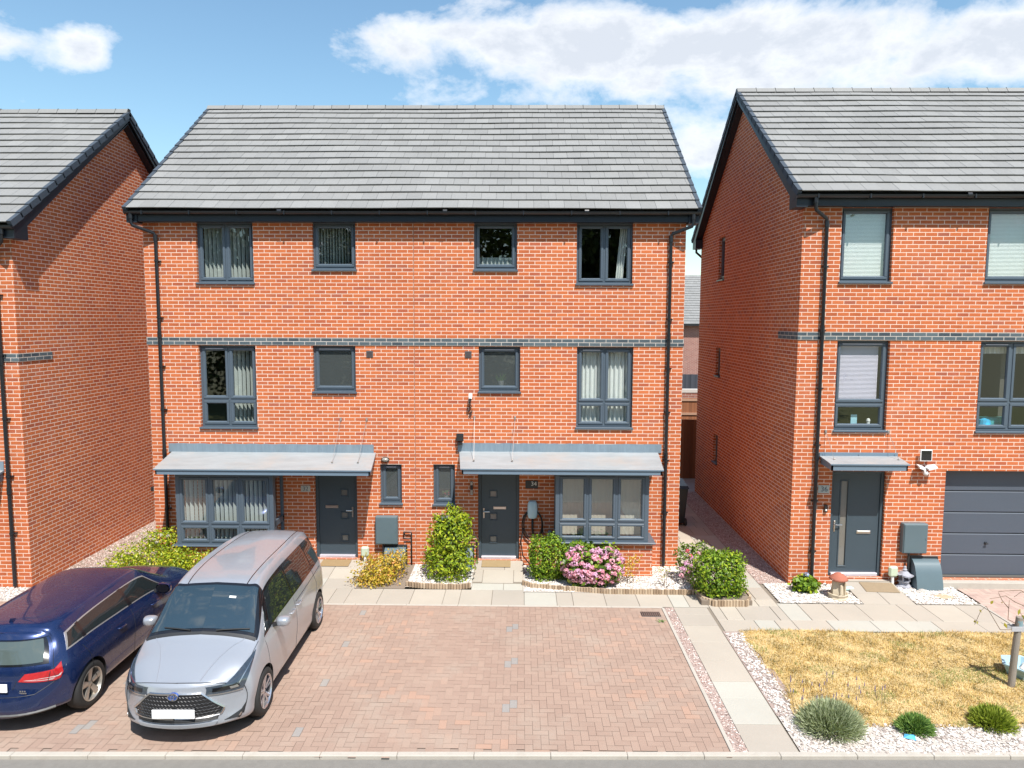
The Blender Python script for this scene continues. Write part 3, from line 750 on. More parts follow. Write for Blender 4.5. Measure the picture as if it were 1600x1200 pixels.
def bay_reflection(bo):
    b = MB()
    for k in range(40): x0_ = 8.56+k*.040; b.quad((x0_, -.34-.006*(k % 2), .80), (x0_+.040, -.34-.006*((k+1) % 2), .80), (x0_+.040, -.34-.006*((k+1) % 2), 2.04), (x0_, -.34-.006*(k % 2), 2.04))
    b.build('curtain', plain('cream_paving_reflection', (.46, .43, .36), .8, var=.08, scale=3), bo)  # curtain-shaped sheet whose cream colour stands in for paving reflected in the glass
bay(mid, 8.42, 10.285, -.62, 0.735, 2.10, 8.37, 10.38, bay_reflection, 'three light bay window of number 34 behind the pink hydrangea')
canopy(mid, .48, 4.79, .42, 4.70, 0, -.90, 2.10, 2.20, 2.385, .357, 4.655, 2.39, 2.565, wires=((3.93, -.55, 2.30, 3.98, 3.10), (4.45, -.55, 2.30, 4.52, 3.10)))
canopy(mid, 6.54, 10.51, 6.44, 10.56, 0, -.90, 2.15, 2.25, 2.43, 6.41, 10.63, 2.43, 2.61, wires=((6.78, -.55, 2.36, 6.76, 3.15), (7.55, -.55, 2.36, 7.60, 3.15)))
for xx in (4.60, 6.63):
    v = MB(); v.box(xx-.07, xx+.07, -.012, -.001, 4.38, 4.52, 0, b=.003)
    for k in range(5): v.box(xx-.05, xx+.05, -.018, -.012, 4.398+k*.024, 4.408+k*.024)
    v.build('air_vent', plain('vent_terracotta_grey', (0.10, 0.085, 0.085), 0.6), mid)

# ================================================================ RIGHT HOUSE (no 36)
RX, RYW = 13.0, -0.90
rh = house_empty((RX+4.2, RYW, 0), 'right hand red brick house with a grey garage door and small porch canopy', 'house', 'three storey brick houses in a row')
ry_e, rz_e, ry_r, rz_r = RYW-.27, 7.53, RYW-.27+4.04, 10.56
RX1 = RX+8.4
opR = [(13.73, 14.70, 5.88, 7.29), (16.45, 17.42, 5.88, 7.29), (13.75, 14.75, 3.045, 4.795), (16.46, 17.75, 3.04, 4.795),
       (13.77, 14.81, 0.16, 2.27), (15.95, 18.25, 0.12, 2.29)]
w = MB(); grid_wall(w, RX, RX1, -0.3, rz_e-.2, RYW, opR[:-1], 0.11); w.v, w.f, w.m, w.t = [], [], [], []
grid_wall(w, RX, RX1, -0.3, rz_e-.2, RYW, opR, 0.26)
RD = 2*ry_r-RYW
sideops = [(4.20, 4.74, 6.22, 7.36), (4.32, 4.74, 3.66, 4.44), (4.32, 4.74, 1.30, 2.08)]
sm = MB(); grid_wall(sm, -(RD-.0), -RYW, -0.3, rz_e-.02, 0, [(-b, -a, c, d) for a, b, c, d in sideops], .10)
w.add([(RX+v[1], -v[0], v[2]) for v in sm.v], sm.f)
w.poly([(RX, RYW, rz_e-.02), (RX, ry_r, rz_r-.1), (RX, RD, rz_e-.02)])
gable(w, RX1, RYW, RD, rz_e-.02, rz_r-.1, ry_r); w.quad((RX, RD, -.3), (RX1, RD, -.3), (RX1, RD, rz_e), (RX, RD, rz_e))
w.build('wall', M_brickR, rh)
sc = MB(); sc.box(RX-.012, RX1, RYW-.014, RYW+.03, 4.805, 4.955); sc.box(RX-.014, RX+.03, RYW+.031, RYW+1.02, 4.805, 4.955); sc.build('string_course', M_blueR, rh)
make_roof(rh, RX-.2, RX1+.2, ry_e, rz_e, ry_r, rz_r, 16, 21)
eaves(rh, RX-.2, RX1+.2, ry_e, rz_e, RYW)
downpipe(rh, RX+.13, RX+.43, RYW, ry_e, rz_e, 0.05, brs=(6.2, 5.0, 3.9, 2.8, 1.7, .7))
dp = MB(); dp.tube([(RX-.1, RD+.2, rz_e-.1), (RX-.1, RD+.2, rz_e-.35), (RX+.1, RD+.1, rz_e-.55)], .034, 10); dp.build('downpipe', M_black, rh)
interior(rh, RX+.12, RX1-.12, RYW+.12, RD-.2, (0.15, 2.7, 5.2), 7.3)
def WR(i, **k): return window(rh, *opR[i][:4], RYW, **k)
WR(0, blind=b_venetian(z=(.03, .97)), vent=False); WR(1, blind=b_venetian(), vent=False)
WR(2, transom=0.31, blind=b_venetian(span=(.06, .86), z=(.33, .93), mat=plain('lilac_blind', (0.62, 0.58, 0.68), .7))); WR(3, cols=2, transom=0.33, blind=b_curtain(((.03, .97),), z=(.86, .97)))
for a, b, c, d in sideops:
    window(rh, 0, b-a, 0, d-c, 0, rec=.07, loc=(RX, (a+b)/2, c), rz=-PI/2, vent=False)
door(rh, 13.77, 14.81, 0.16, 2.27, RYW, hinge='r', style='long', label='dark grey front door of number 36 with a tall narrow glass light')
canopy(rh, 13.50, 14.97, 13.50, 14.99, RYW, RYW-.52, 2.385, 2.50, 2.56, 0, 0, 0, 0, wires=((13.68, RYW-.25, 2.545, 13.60, 3.05), (14.90, RYW-.25, 2.545, 14.80, 3.05)))
cb = MB(); cb.box(13.50, 15.0, RYW-.02, RYW-.001, 2.55, 2.635, 0, b=.004)
for xx in (13.56, 14.25, 14.94): cb.tube([(xx, RYW-.03, 2.60), (xx, RYW-.02, 2.60)], .012, 8)
cb.build('canopy_back_rail', M_canfas, rh)
# garage door: five ribbed panels in a frame
g = MB(); y = RYW+.20; n = 5; zz = [0.14+(2.27-0.14)*k/n for k in range(n+1)]
for k in range(n):
    a, b = zz[k]+.008, zz[k+1]-.008
    g.box(15.98, 18.22, y, y+.04, a, b, 0, b=.012)
g.box(15.951, 15.985, RYW+.15, y+.05, .12, 2.289); g.box(18.215, 18.249, RYW+.15, y+.05, .12, 2.289); g.box(15.985, 18.215, y+.05, y+.06, .12, 2.289)
go = g.build('garage_door', plain('garage_door_grey', (0.075, 0.092, 0.12), 0.5, var=.04, bump=.08), rh); weighted(go, 25)
h = MB(); h.lathe([(0.001, -.05), (.016, -.045), (.016, -.02), (.03, -.012), (.03, 0)], (16.93, y, .80), 14, 'y'); h.box(16.90, 16.96, y-.055, y-.035, .79, .81, 0, b=.004); h.build('door_handle', M_black, go)

# ================================================================ LEFT HOUSE
LX, LYW = -1.66, -1.45
lh = house_empty((LX-4.2, LYW, 0), 'left hand red brick house, gable wall crossed by a diagonal roof shadow', 'house', 'three storey brick houses in a row')
ly_e, lz_e, ly_r, lz_r = LYW-.27, 6.87, LYW-.27+4.04, 9.93
LX0 = LX-8.4; LD = 2*ly_r-LYW
w = MB(); opL = [(LX-4.5, LX-3.3, 5.3, 6.6), (LX-4.5, LX-3.3, 2.6, 4.3), (LX-4.6, LX-3.7, .15, 2.2)]
grid_wall(w, LX0, LX, -.3, lz_e-.2, LYW, opL, .11)
gable(w, LX, LYW, LD, lz_e-.02, lz_r-.1, ly_r); gable(w, LX0, LYW, LD, lz_e-.02, lz_r-.1, ly_r); w.quad((LX0, LD, -.3), (LX, LD, -.3), (LX, LD, lz_e), (LX0, LD, lz_e))
w.build('wall', M_brickL, lh)
sc = MB(); sc.box(LX0, LX+.012, LYW-.014, LYW+.03, 4.35, 4.50); sc.box(LX-.03, LX+.014, LYW+.031, LYW+.93, 4.35, 4.50); sc.build('string_course', M_blueL, lh)
make_roof(lh, LX0-.2, LX+.2, ly_e, lz_e, ly_r, lz_r, 16, 33)
eaves(lh, LX0-.2, LX+.2, ly_e, lz_e, LYW)
downpipe(lh, LX-.0, LX-.29, LYW, ly_e, lz_e, .05, brs=(5.6, 4.5, 3.3, 2.2, 1.1))
interior(lh, LX0+.12, LX-.12, LYW+.12, LD-.2, (.15, 2.3, 4.8), 6.6)
window(lh, *opL[0], LYW, cols=2); window(lh, *opL[1], LYW, cols=2, transom=.33); door(lh, opL[2][0], opL[2][1], .13, 2.2, LYW)
canopy(lh, LX-4.6, LX-.36, LX-4.6, LX-.40, LYW, LYW-.9, 2.0, 2.1, 2.28, LX-4.7, LX-.4, 2.28, 2.46)

# things standing on the inner window sills
def sill_thing(kind, x, y, z, label, cat, parts):
    o = empty(kind, (x, y, z), label, cat)
    for nm, mat, bm in parts: bm.build(nm, mat, o)
_l = leafmat0 = plain('sill_plant_green', (.16, .30, .05), .6)
m = MB(); m.lathe([(.001, 0), (.05, 0), (.065, .12), (.001, .12)], (0, 0, 0), 12, 'z'); p = MB(); rd = random.Random(1)
for k in range(26):
    a = rd.uniform(0, 6.28); s = rd.uniform(.03, .15); h = rd.uniform(.15, .30); p.add([(0, 0, .10), (math.cos(a)*s*.6-.012, math.sin(a)*.03, h*.7), (math.cos(a)*s, math.sin(a)*.04, h), (math.cos(a)*s*.6+.012, math.sin(a)*.03, h*.7)], [(0, 1, 2, 3)])
sill_thing('potted_plant', 7.30, .17, 3.78, 'green plant in a pale pot inside the middle floor window of number 34', 'plant', [('pot', M_white, m), ('foliage', _l, p)])
m = MB(); m.lathe([(.001, 0), (.045, 0), (.055, .07), (.001, .07)], (0, 0, 0), 12, 'z'); p = MB(); q = MB()
for k in range(16): a = rd.uniform(0, 6.28); s = rd.uniform(.01, .08); p.lathe([(.001, -.02), (.022, 0), (.001, .02)], (math.cos(a)*s, math.sin(a)*.03, .10+rd.uniform(0, .08)), 5, 'z')
for k in range(4): q.lathe([(.001, -.02), (.022, 0), (.001, .02)], (.05*math.cos(k*2), -.03, .10+.015*k), 6, 'z')
sill_thing('flower_pot', 6.15, .17, 1.38, 'small flower pot with red blooms inside the narrow window left of the right porch', 'flower pot', [('pot', M_white, m), ('foliage', _l, p), ('flower', plain('red_bloom', (.65, .05, .10), .6), q)])
m = MB(); m.box(-.06, .06, 0, .006, 0, .22); sill_thing('greeting_card', 14.22, RYW+.19, 3.13, 'pale blue card standing inside the lower light over the small porch', 'card', [('card', plain('card_blue', (.35, .62, .72), .6), m)])
m = MB(); m.lathe([(.001, 0), (.035, 0), (.03, .07), (.038, .10), (.028, .14), (.001, .15)], (0, 0, 0), 12, 'z'); sill_thing('white_figurine', 14.50, RYW+.19, 3.13, 'little white figurine inside the lower light over the small porch', 'figurine', [('figure', M_white, m)])
m = MB(); m.box(-.45, .30, 0, .16, 0, .16, 0, b=.02); p = MB(); p.lathe([(.001, .14), (.10, .10), (.13, 0), (.001, 0)], (-.25, -.03, .02), 14, 'z')
sill_thing('toy_tray', 17.0, RYW+.24, 3.14, 'turquoise toys heaped inside the lower lights above the garage', 'toys', [('tray', plain('toy_turquoise', (.08, .42, .44), .4), m), ('ball', plain('toy_blue', (.05, .38, .62), .3), p)])

# ================================================================ THINGS FIXED TO THE WALLS
plaque('house_number_plaque', 3.21, 1.62, 0, .20, .135, '32', plain('slate_plaque_pale', (0.52, 0.50, 0.46), .6, scale=40, var=.2), plain('digits_dark', (.10, .13, .15), .5), .125, 'pale stone effect number plaque reading 32 beside the left front door', off=(.0, -.0))
plaque('house_number_plaque', 7.95, 1.745, 0, .26, .17, '34', plain('slate_plaque_black', (0.035, 0.037, 0.04), .5), M_white, .125, 'black slate number plaque reading 34 between the front door and the bay window', off=(.045, .015))
plaque('house_number_plaque', 13.61, 1.91, RYW, .22, .16, '36', plain('glass_plaque_grey', (0.40, 0.42, 0.40), .35), plain('digits_dark2', (.06, .10, .14), .5), .14, 'pale grey number plaque reading 36 next to the right hand porch', off=(.01, 0))
def meter_box(x0, x1, z0, z1, Y, label):
    o = empty('meter_box', ((x0+x1)/2, Y, z0), label, 'meter box', 'wall mounted grey meter boxes')
    m = MB(); w, h = (x1-x0)/2, z1-z0
    m.box(-w, w, -.13, -.001, 0, h, 0, b=.012); a = m.build('casing', M_meter, o); weighted(a, 30)
    d = MB(); d.box(-w+.018, w-.018, -.142, -.131, .018, h-.018, 0, b=.004); d.box(w-.05, w-.03, -.148, -.142, h*.5-.02, h*.5+.02); d.build('cover', M_meter, o)
    p = MB(); p.tube([(-.08, -.07, -.45), (-.08, -.07, -.001)], .022, 10); p.build('conduit', M_trim, o)
M_meter = plain('meter_box_green_grey', (0.10, 0.145, 0.165), .42, var=.05, scale=12)
meter_box(4.69, 5.155, .475, 1.07, 0, 'green grey meter box on the wall under the small window of number 32')
meter_box(5.985, 6.45, .475, 1.075, 0, 'green grey meter box half hidden behind the tall laurel bush')
meter_box(15.13, 15.60, .68, 1.27, RYW, 'green grey meter box on the wall between the door of number 36 and the garage')
def gas_box(x, y, w, label, rz=0, hgt=.48):
    o = empty('gas_meter_cover', (x, y, 0), label, 'meter cover', 'sloping grey gas meter covers')
    m = MB(); pr = [(0, hgt), (.08, hgt-.01), (.16, hgt-.09), (.22, hgt-.22), (.28, .12), (.30, .02)]; n = len(pr)
    v = [(-w/2, -p, z) for p, z in pr]+[(w/2, -p, z) for p, z in pr]
    m.add(v, [(i, i+1, n+i+1, n+i) for i in range(n-1)])
    m.poly([(-w/2, -p, z) for p, z in pr]+[(-w/2, 0, .02)]); m.poly(([(w/2, -p, z) for p, z in pr]+[(w/2, 0, .02)])[::-1])
    a = m.build('cover', M_meter, o); weighted(a, 40)
    k = MB(); k.box(-w/2-.02, w/2+.02, -.03, -.001, hgt+.005, hgt+.045, 0, b=.005); k.box(-w/2-.022, -w/2-.002, -.03, -.001, .02, hgt); k.box(w/2+.002, w/2+.022, -.03, -.001, .02, hgt); k.build('frame', M_trim, o)
gas_box(5.10, -.02, .44, 'sloping grey gas meter cover behind the orange flowering bush', hgt=.40)
gas_box(6.55, -.02, .36, 'sloping grey gas meter cover mostly hidden between laurel bush and front door', hgt=.40)
gas_box(15.60, RYW-.02, .50, 'sloping grey gas meter cover on white gravel beside the garage', hgt=.56)
def overflow(x, y, z, label):
    m = MB(); m.tube([(x-.10, -.02, z+.10), (x-.10, -.05, z+.12), (x+.04, -.05, z+.12), (x+.055, -.05, z+.10), (x+.055, -.05, .02)], .014, 8)
    m.tube([(x-.10, -.05, z+.07), (x-.10, -.05, z+.13)], .02, 8); m.tube([(x-.10, -.05, z-.02), (x+.04, -.05, z-.02)], .012, 8)
    o = m.build('waste_pipe', M_trim, smooth=True); tag(o, label, 'pipe')
overflow(5.38, 0, .60, 'thin black bent waste pipe on the wall right of the left gas meter cover')
overflow(6.76, 0, .50, 'thin black waste pipe on the wall left of the door of number 34')
# EV charger and its looped cable
ev = empty('ev_charger', (7.97, 0, 1.03), 'pale blue wall charger for electric cars left of the right bay window', 'car charger')
m = MB(); n = 24
def rr(w, h, k): 
    a = 2*PI*k/n; e = 4.0; c, s_ = math.cos(a), math.sin(a)
    return (math.copysign(abs(c)**(2/e), c)*w, math.copysign(abs(s_)**(2/e), s_)*h)
rings = [(.10, .185, -.001), (.105, .19, -.06), (.10, .185, -.085), (.08, .165, -.10), (.0, .0, -.104)]
vs = [(rr(a, b, k)[0], y, .19+rr(a, b, k)[1]) for a, b, y in rings for k in range(n)]
m.add(vs, [(i*n+k, i*n+(k+1) % n, (i+1)*n+(k+1) % n, (i+1)*n+k) for i in range(len(rings)-1) for k in range(n)])
m.build('casing', plain('charger_pale_blue', (0.48, 0.62, 0.68), .3, var=.02), ev, smooth=True)
m = MB(); m.tube([(0, -.04, 0), (0, -.05, -.22), (.02, -.05, -.36)], .022, 8)
def loop(cx, cz, rx, rz, a0, a1, n=28, y=-.05, wob=0):
    return [(cx+rx*math.cos(a0+(a1-a0)*i/n), y-.01*math.sin(i*1.3), cz+rz*math.sin(a0+(a1-a0)*i/n)) for i in range(n+1)]
m.tube(loop(.0, -.14, .215, .33, -.45*PI, 1.65*PI), .013, 8); m.tube(loop(.01, -.12, .19, .30, -.5*PI, 1.4*PI, y=-.075), .013, 8)
m.tube([(.20, -.06, -.10), (.225, -.06, -.32), (.20, -.07, -.55), (.10, -.08, -.80), (-.02, -.09, -.96)], .013, 8)
m.tube([(-.19, -.06, -.20), (-.24, -.06, -.50), (-.20, -.08, -.78), (-.06, -.10, -.95), (.05, -.10, -1.0), (-.12, -.14, -1.02)], .013, 8)
m.build('cable', plain('cable_black', (.015, .014, .014), .45), ev, smooth=True)
m = MB(); m.box(8.30, 8.37, -.08, -.001, .60, .78, 0, b=.01); tag(m.build('socket_box', M_canfas), 'small blue grey socket box on brick between charger cable and bay window', 'socket box')
# cameras, lights
o = empty('security_camera', (6.68, 0, 3.52), 'small white security camera with dangling cable on the wall of number 34', 'camera')
m = MB(); m.tube([(0, -.16, .02), (0, -.03, .10)], [.034, .038], 14); m.box(-.03, .03, -.03, -.001, .05, .13, 0, b=.006); m.build('body', M_white, o, smooth=False)
m = MB(); m.tube([(0, -.185, .005), (0, -.158, .02)], [.026, .03], 14); m.build('lens', M_cglossblack, o)
m = MB(); m.tube([(0, -.02, .03), (-.03, -.025, -.06), (.02, -.03, -.14), (-.04, -.03, -.22), (.03, -.025, -.27), (-.03, -.03, -.30), (.01, -.02, -.36)], .009, 6)
m.tube([(-.01, -.02, -.02), (-.025, -.05, -.2), (-.05, -.03, -.25), (.04, -.03, -.2), (-.03, -.03, -.34)], .008, 6); m.build('cable', M_trim, o)
o = empty('floodlight', (6.46, 0, 2.62), 'black wall floodlight above the left end of the right porch canopy', 'floodlight')
m = MB(); m.box(-.075, .075, -.09, -.05, .04, .20, 0, b=.008); m.box(-.02, .02, -.05, -.001, .08, .16); m.box(-.055, .055, -.12, -.02, -.04, .02, 0, b=.008); m.build('body', M_cglossblack, o)
m = MB(); m.quad((-.062, -.0915, .052), (.062, -.0915, .052), (.062, -.0915, .188), (-.062, -.0915, .188)); m.build('lens', M_trim, o)
o = empty('outdoor_lamp', (6.70, 0, 1.60), 'small steel up and down lamp left of the door of number 34', 'wall lamp')
m = MB(); m.tube([(0, -.05, .14), (0, -.05, .21)], .03, 12); m.tube([(0, -.05, -.07), (0, -.05, .04)], .03, 12); m.build('shade', M_chrome_dull, o)
m = MB(); m.tube([(0, -.05, .04), (0, -.05, .14)], .027, 12); m.box(-.015, .015, -.05, -.001, .04, .12); m.build('bracket', M_black, o)
o = empty('bulkhead_lamp', (4.895, 0, 2.25), 'small oval bulkhead lamp above the narrow window of number 32', 'wall lamp')
m = MB(); m.lathe([(.001, -.07), (.045, -.062), (.062, -.035), (.066, -.001)], (0, 0, 0), 18, 'y'); a = m.build('shade', plain('smoky_lens', (.28, .27, .24), .2), o, smooth=True); a.scale = (1.15, 1, .75)
m = MB(); m.lathe([(.072, -.03), (.076, -.018), (.076, -.001)], (0, 0, 0), 18, 'y'); a = m.build('rim', M_trim, o); a.scale = (1.15, 1, .75)
o = empty('motion_sensor', (4.60, 0, 2.02), 'white motion sensor unit at the right end of the left porch canopy', 'motion sensor')
m = MB(); m.box(-.035, .035, -.07, -.001, .06, .17, 0, b=.012); m.build('body', M_white, o); m = MB(); m.lathe([(.001, -.045), (.022, -.038), (.03, -.01), (.02, .035)], (0, -.05, .035), 14, 'z'); m.build('lens', M_white, o, smooth=True)
o = empty('solar_floodlight', (15.50, RYW, 2.20), 'white solar floodlight with square black panel between porch and garage of number 36', 'floodlight')
m = MB(); m.box(-.115, .115, -.10, -.075, .29, .515, 0, b=.008); m.box(-.02, .02, -.075, -.001, .37, .42); m.build('panel_frame', M_white, o)
m = MB(); m.quad((-.098, -.1012, .307), (.098, -.1012, .307), (.098, -.1012, .498), (-.098, -.1012, .498)); m.build('solar_panel', M_cglossblack, o)
for s in (-1, 1):
    m = MB(); m.add([(s*.02, -.02, .16), (s*.17, -.08, .21), (s*.17, -.20, .17), (s*.03, -.16, .12), (s*.02, -.02, .19), (s*.17, -.08, .235), (s*.17, -.20, .20), (s*.03, -.16, .15)], [(0, 1, 2, 3), (7, 6, 5, 4), (0, 4, 5, 1), (1, 5, 6, 2), (2, 6, 7, 3), (3, 7, 4, 0)]); m.build('lamp_head', M_white, o)
m = MB(); m.box(-.03, .03, -.09, -.001, .08, .17, 0, b=.01); m.lathe([(.001, -.04), (.035, -.035), (.05, 0), (.035, .035)], (0, -.11, .06), 14, 'z'); m.build('sensor', M_white, o, smooth=True)
o = empty('doorbell', (13.66, RYW, 1.46), 'black video doorbell on brick left of the door of number 36', 'doorbell')
m = MB(); m.box(-.03, .03, -.05, -.001, 0, .15, 0, b=.008); m.build('casing', M_cglossblack, o); m = MB(); m.lathe([(.001, -.058), (.016, -.056), (.02, -.05)], (0, 0, .045), 12, 'y'); m.build('button', M_white, o)

# ================================================================ GROUND, ROAD, PAVING
def kx(x): return -6.44+0.021*(x-7.65)          # line of the road kerb
def noisy(name, c1, c2, scale, rough=0.9, bump=0.4, bd=0.01, extra=None):
    m, nt, b = newmat(name); g = G(nt); p = g.geo()
    f = g.noise(p, scale, 8, 0.7); f2 = g.noise(p, scale*.08, 4, .6)
    c = g.mix(g.ma('MULTIPLY', g.ma('ADD', f, f2), .5), c1, c2)
    if extra: c = extra(g, p, c)
    g.lk(c, b.inputs['Base Color']); b.inputs['Roughness'].default_value = rough; b.inputs['Specular IOR Level'].default_value = .3
    g.lk(g.bump(f, bump, bd), b.inputs['Normal']); return m
M_soil = noisy('soil', (.16, .12, .09), (.30, .25, .20), 30)
M_asph = noisy('asphalt', (.135, .125, .112), (.26, .245, .222), 160, .85, .5, .004)
def kerbx(g, p, c): 
    return g.mix(g.ma('MULTIPLY', g.ma('SUBTRACT', g.noise(p, 6, 6, .7), .5), 2.0, clamp=True), c, (.34, .30, .25))
M_kerb = noisy('kerb_concrete', (.36, .33, .285), (.52, .48, .42), 60, .85, .3, .003, kerbx)
def tinted(name, stops, rough=.85, mott=.25, bump=.3, stain=None, dirt=False):
    m, nt, b = newmat(name); g = G(nt); p = g.geo(); t = g.tint()
    c = g.ramp(t, stops)
    k = g.ma('ADD', 1-mott/2, g.ma('MULTIPLY', g.noise(p, 55, 6, .7), mott))
    k = g.ma('MULTIPLY', k, g.ma('ADD', .86, g.ma('MULTIPLY', g.noise(p, .8, 5, .65), .28)))
    vm = g.n('ShaderNodeVectorMath', operation='SCALE'); g.lk(c, vm.inputs[0]); g.lk(k, vm.inputs['Scale']); c = vm.outputs[0]
    if stain: c = g.mix(g.ma('MULTIPLY', g.ma('SUBTRACT', g.noise(p, 1.1, 7, .72), .50), stain[1], clamp=True), c, stain[0])
    if dirt:
        d_ = g.ma('MULTIPLY', g.ma('MULTIPLY', g.ma('SUBTRACT', g.noise(p, 2.3, 8, .78, .4), .60), 7.0, clamp=True), .30)
        c = g.mix(d_, c, (.20, .165, .14)); d2 = g.ma('MULTIPLY', g.ma('SUBTRACT', g.noise(p, .55, 5, .6), .55), 2.6, clamp=True); c = g.mix(g.ma('MULTIPLY', d2, .45), c, (.33, .255, .21))
    g.lk(c, b.inputs['Base Color']); b.inputs['Roughness'].default_value = rough; b.inputs['Specular IOR Level'].default_value = .3
    g.lk(g.bump(g.noise(p, 180, 4, .6), bump, .003), b.inputs['Normal']); return m
M_block = tinted('block_paving', [(0, (.27, .25, .235)), (.10, (.30, .28, .26)), (.13, (.315, .219, .172)), (.45, (.332, .234, .184)), (.8, (.352, .250, .196)), (1, (.395, .252, .186))], stain=((.385, .325, .265), 2.4), dirt=True)
M_block2 = tinted('garage_block_paving', [(0, (.40, .29, .25)), (.5, (.45, .33, .28)), (1, (.50, .37, .31))], stain=((.50, .42, .36), 1.5))
M_joint = noisy('jointing_sand', (.26, .20, .165), (.36, .28, .23), 60)
M_slab = tinted('paving_slab', [(0, (.375, .335, .285)), (.45, (.41, .365, .305)), (.78, (.435, .39, .325)), (.80, (.41, .395, .345)), (1, (.44, .42, .365))], mott=.12, stain=((.40, .35, .29), 1.0))
M_gravbase_w = noisy('gravel_bed_pale', (.38, .34, .30), (.56, .52, .47), 60)
M_gravbase_p = noisy('gravel_bed_pink', (.26, .19, .165), (.45, .36, .32), 60)

def struct(mb, name, mats, **k):
    o = mb.build(name, mats, **k); o['kind'] = 'structure'; return o
g0 = MB(); S = 600
g0.quad((-S, -S, -.09), (S, -S, -.09), (S, S, -.09), (-S, S, -.09)); struct(g0, 'ground', noisy('distant_ground', (.12, .13, .06), (.22, .20, .12), 2.0))
r = MB()
xs = [-40+4*i for i in range(23)]
for a, b in zip(xs, xs[1:]): r.quad((a, kx(a)-6.4, -.035), (b, kx(b)-6.4, -.035), (b, kx(b)-.02, -.035), (a, kx(a)-.02, -.035))
struct(r, 'road', M_asph)
r = MB(); r.quad((-40, -30, -.03), (50, -30, -.03), (50, -13.2, -.03), (-40, -13.2, -.03)); struct(r, 'far_verge', noisy('verge_grass', (.10, .13, .04), (.22, .21, .09), 6))
r = MB(); r.quad((-40, -15.0, -.02), (50, -15.0, -.02), (50, -13.3, -.02), (-40, -13.3, -.02)); struct(r, 'far_pavement', M_slab)
r = MB(); rd = random.Random(4)
x = -12.0
while x < 24:
    b = x+.914; r.box(x+.002, b-.002, -.055, .03, -.08, .012, 0, rd.random(), b=.006)
    for k in range(24): 
        i = len(r.v)-24+k; v = r.v[i]; r.v[i] = (v[0], v[1]+kx(v[0]), v[2])
    x = b
struct(r, 'kerb', M_kerb)

def herring(mb, x0, x1, y0f, y1, seed, z=0.0, tintf=None, w=.1, cut=lambda x, y: True):
    rd = random.Random(seed); gp = .0016
    nx = int((x1-x0)/w)+6; ny = int((y1-y0f)/w)+6; done = set()
    for i in range(-4, nx):
        for j in range(-4, ny):
            k = (i-j) % 4
            if k == 0: a = (i, j, i+2, j+1)       # horizontal block
            elif k == 2 or k == 3:
                a = (i, j, i+1, j+2) if k == 3 else None
            else: a = None
            if a is None: continue
            xa, ya, xb, yb = x0+a[0]*w, y0f+a[1]*w, x0+a[2]*w, y0f+a[3]*w
            xa, xb = max(xa, x0), min(xb, x1); ya, yb = max(ya, y0f), min(yb, y1)
            if xb-xa < .02 or yb-ya < .02: continue
            xc, yc = (xa+xb)/2, (ya+yb)/2
            if not cut(xc, yc): continue
            t = .13+.87*rd.random() if rd.random() > .035 else .05*rd.random()
            if tintf: t = tintf(xc, yc, a, t)
            dz = z+rd.uniform(-.0012, .0012)
            mb.quad((xa+gp, ya+gp, dz), (xb-gp, ya+gp, dz), (xb-gp, yb-gp, dz), (xa+gp, yb-gp, dz), 0, t)
def dt(x, y, a, t):
    n = .5+.5*math.sin(x*1.7+1.3*math.sin(y*1.1)+y*.6); t = min(1, max(.14, t*.75+.25*n))
    for lx in (7.6, 4.95, 2.2, -.5):
        if abs(x-lx) < .075 and a[2]-a[0] == 1 and (a[1]//2) % 3 == 0: return .04
    return t
d = MB(); herring(d, -6.4, 10.27, -6.75, -2.12, 5, 0.0, dt, cut=lambda x, y: y > kx(x)+.02)
d.quad((-6.5, kx(-6.5), -.012), (10.27, kx(10.27), -.012), (10.27, -2.12, -.012), (-6.5, -2.12, -.012), 1)
struct(d, 'driveway', [M_block, M_joint])
d = MB(); herring(d, 16.20, 20.0, -6.6, -1.06, 8, 0.0, None, cut=lambda x, y: y > kx(x)+.02)
d.quad((16.2, kx(16.2), -.012), (20, kx(20), -.012), (20, -1.06, -.012), (16.2, -1.06, -.012), 1)
struct(d, 'garage_driveway', [M_block2, M_joint])
e = MB(); rd = random.Random(12)
def run(x0, y0, x1, y1, w, L=.914, zt=.008):
    n = max(1, round(math.hypot(x1-x0, y1-y0)/L)); 
    for k in range(n):
        a, b = k/n, (k+1)/n; xa, ya, xb, yb = x0+(x1-x0)*a, y0+(y1-y0)*a, x0+(x1-x0)*b, y0+(y1-y0)*b
        if abs(x1-x0) > abs(y1-y0): e.box(xa+.002, xb-.002, ya-w/2, ya+w/2, -.06, zt, 0, b=.004)
        else: e.box(xa-w/2, xa+w/2, min(ya, yb)+.002, max(ya, yb)-.002, -.06, zt, 0, b=.004)
run(-6.4, -2.095, 10.30, -2.095, .05); run(10.30, -6.38, 10.30, -2.125, .05); run(16.165, -6.3, 16.165, -1.8, .05)
e.box(15.9, 18.3, -1.06, -.905, -.06, .118, 0, b=.006)
struct(e, 'path_edging', M_kerb)

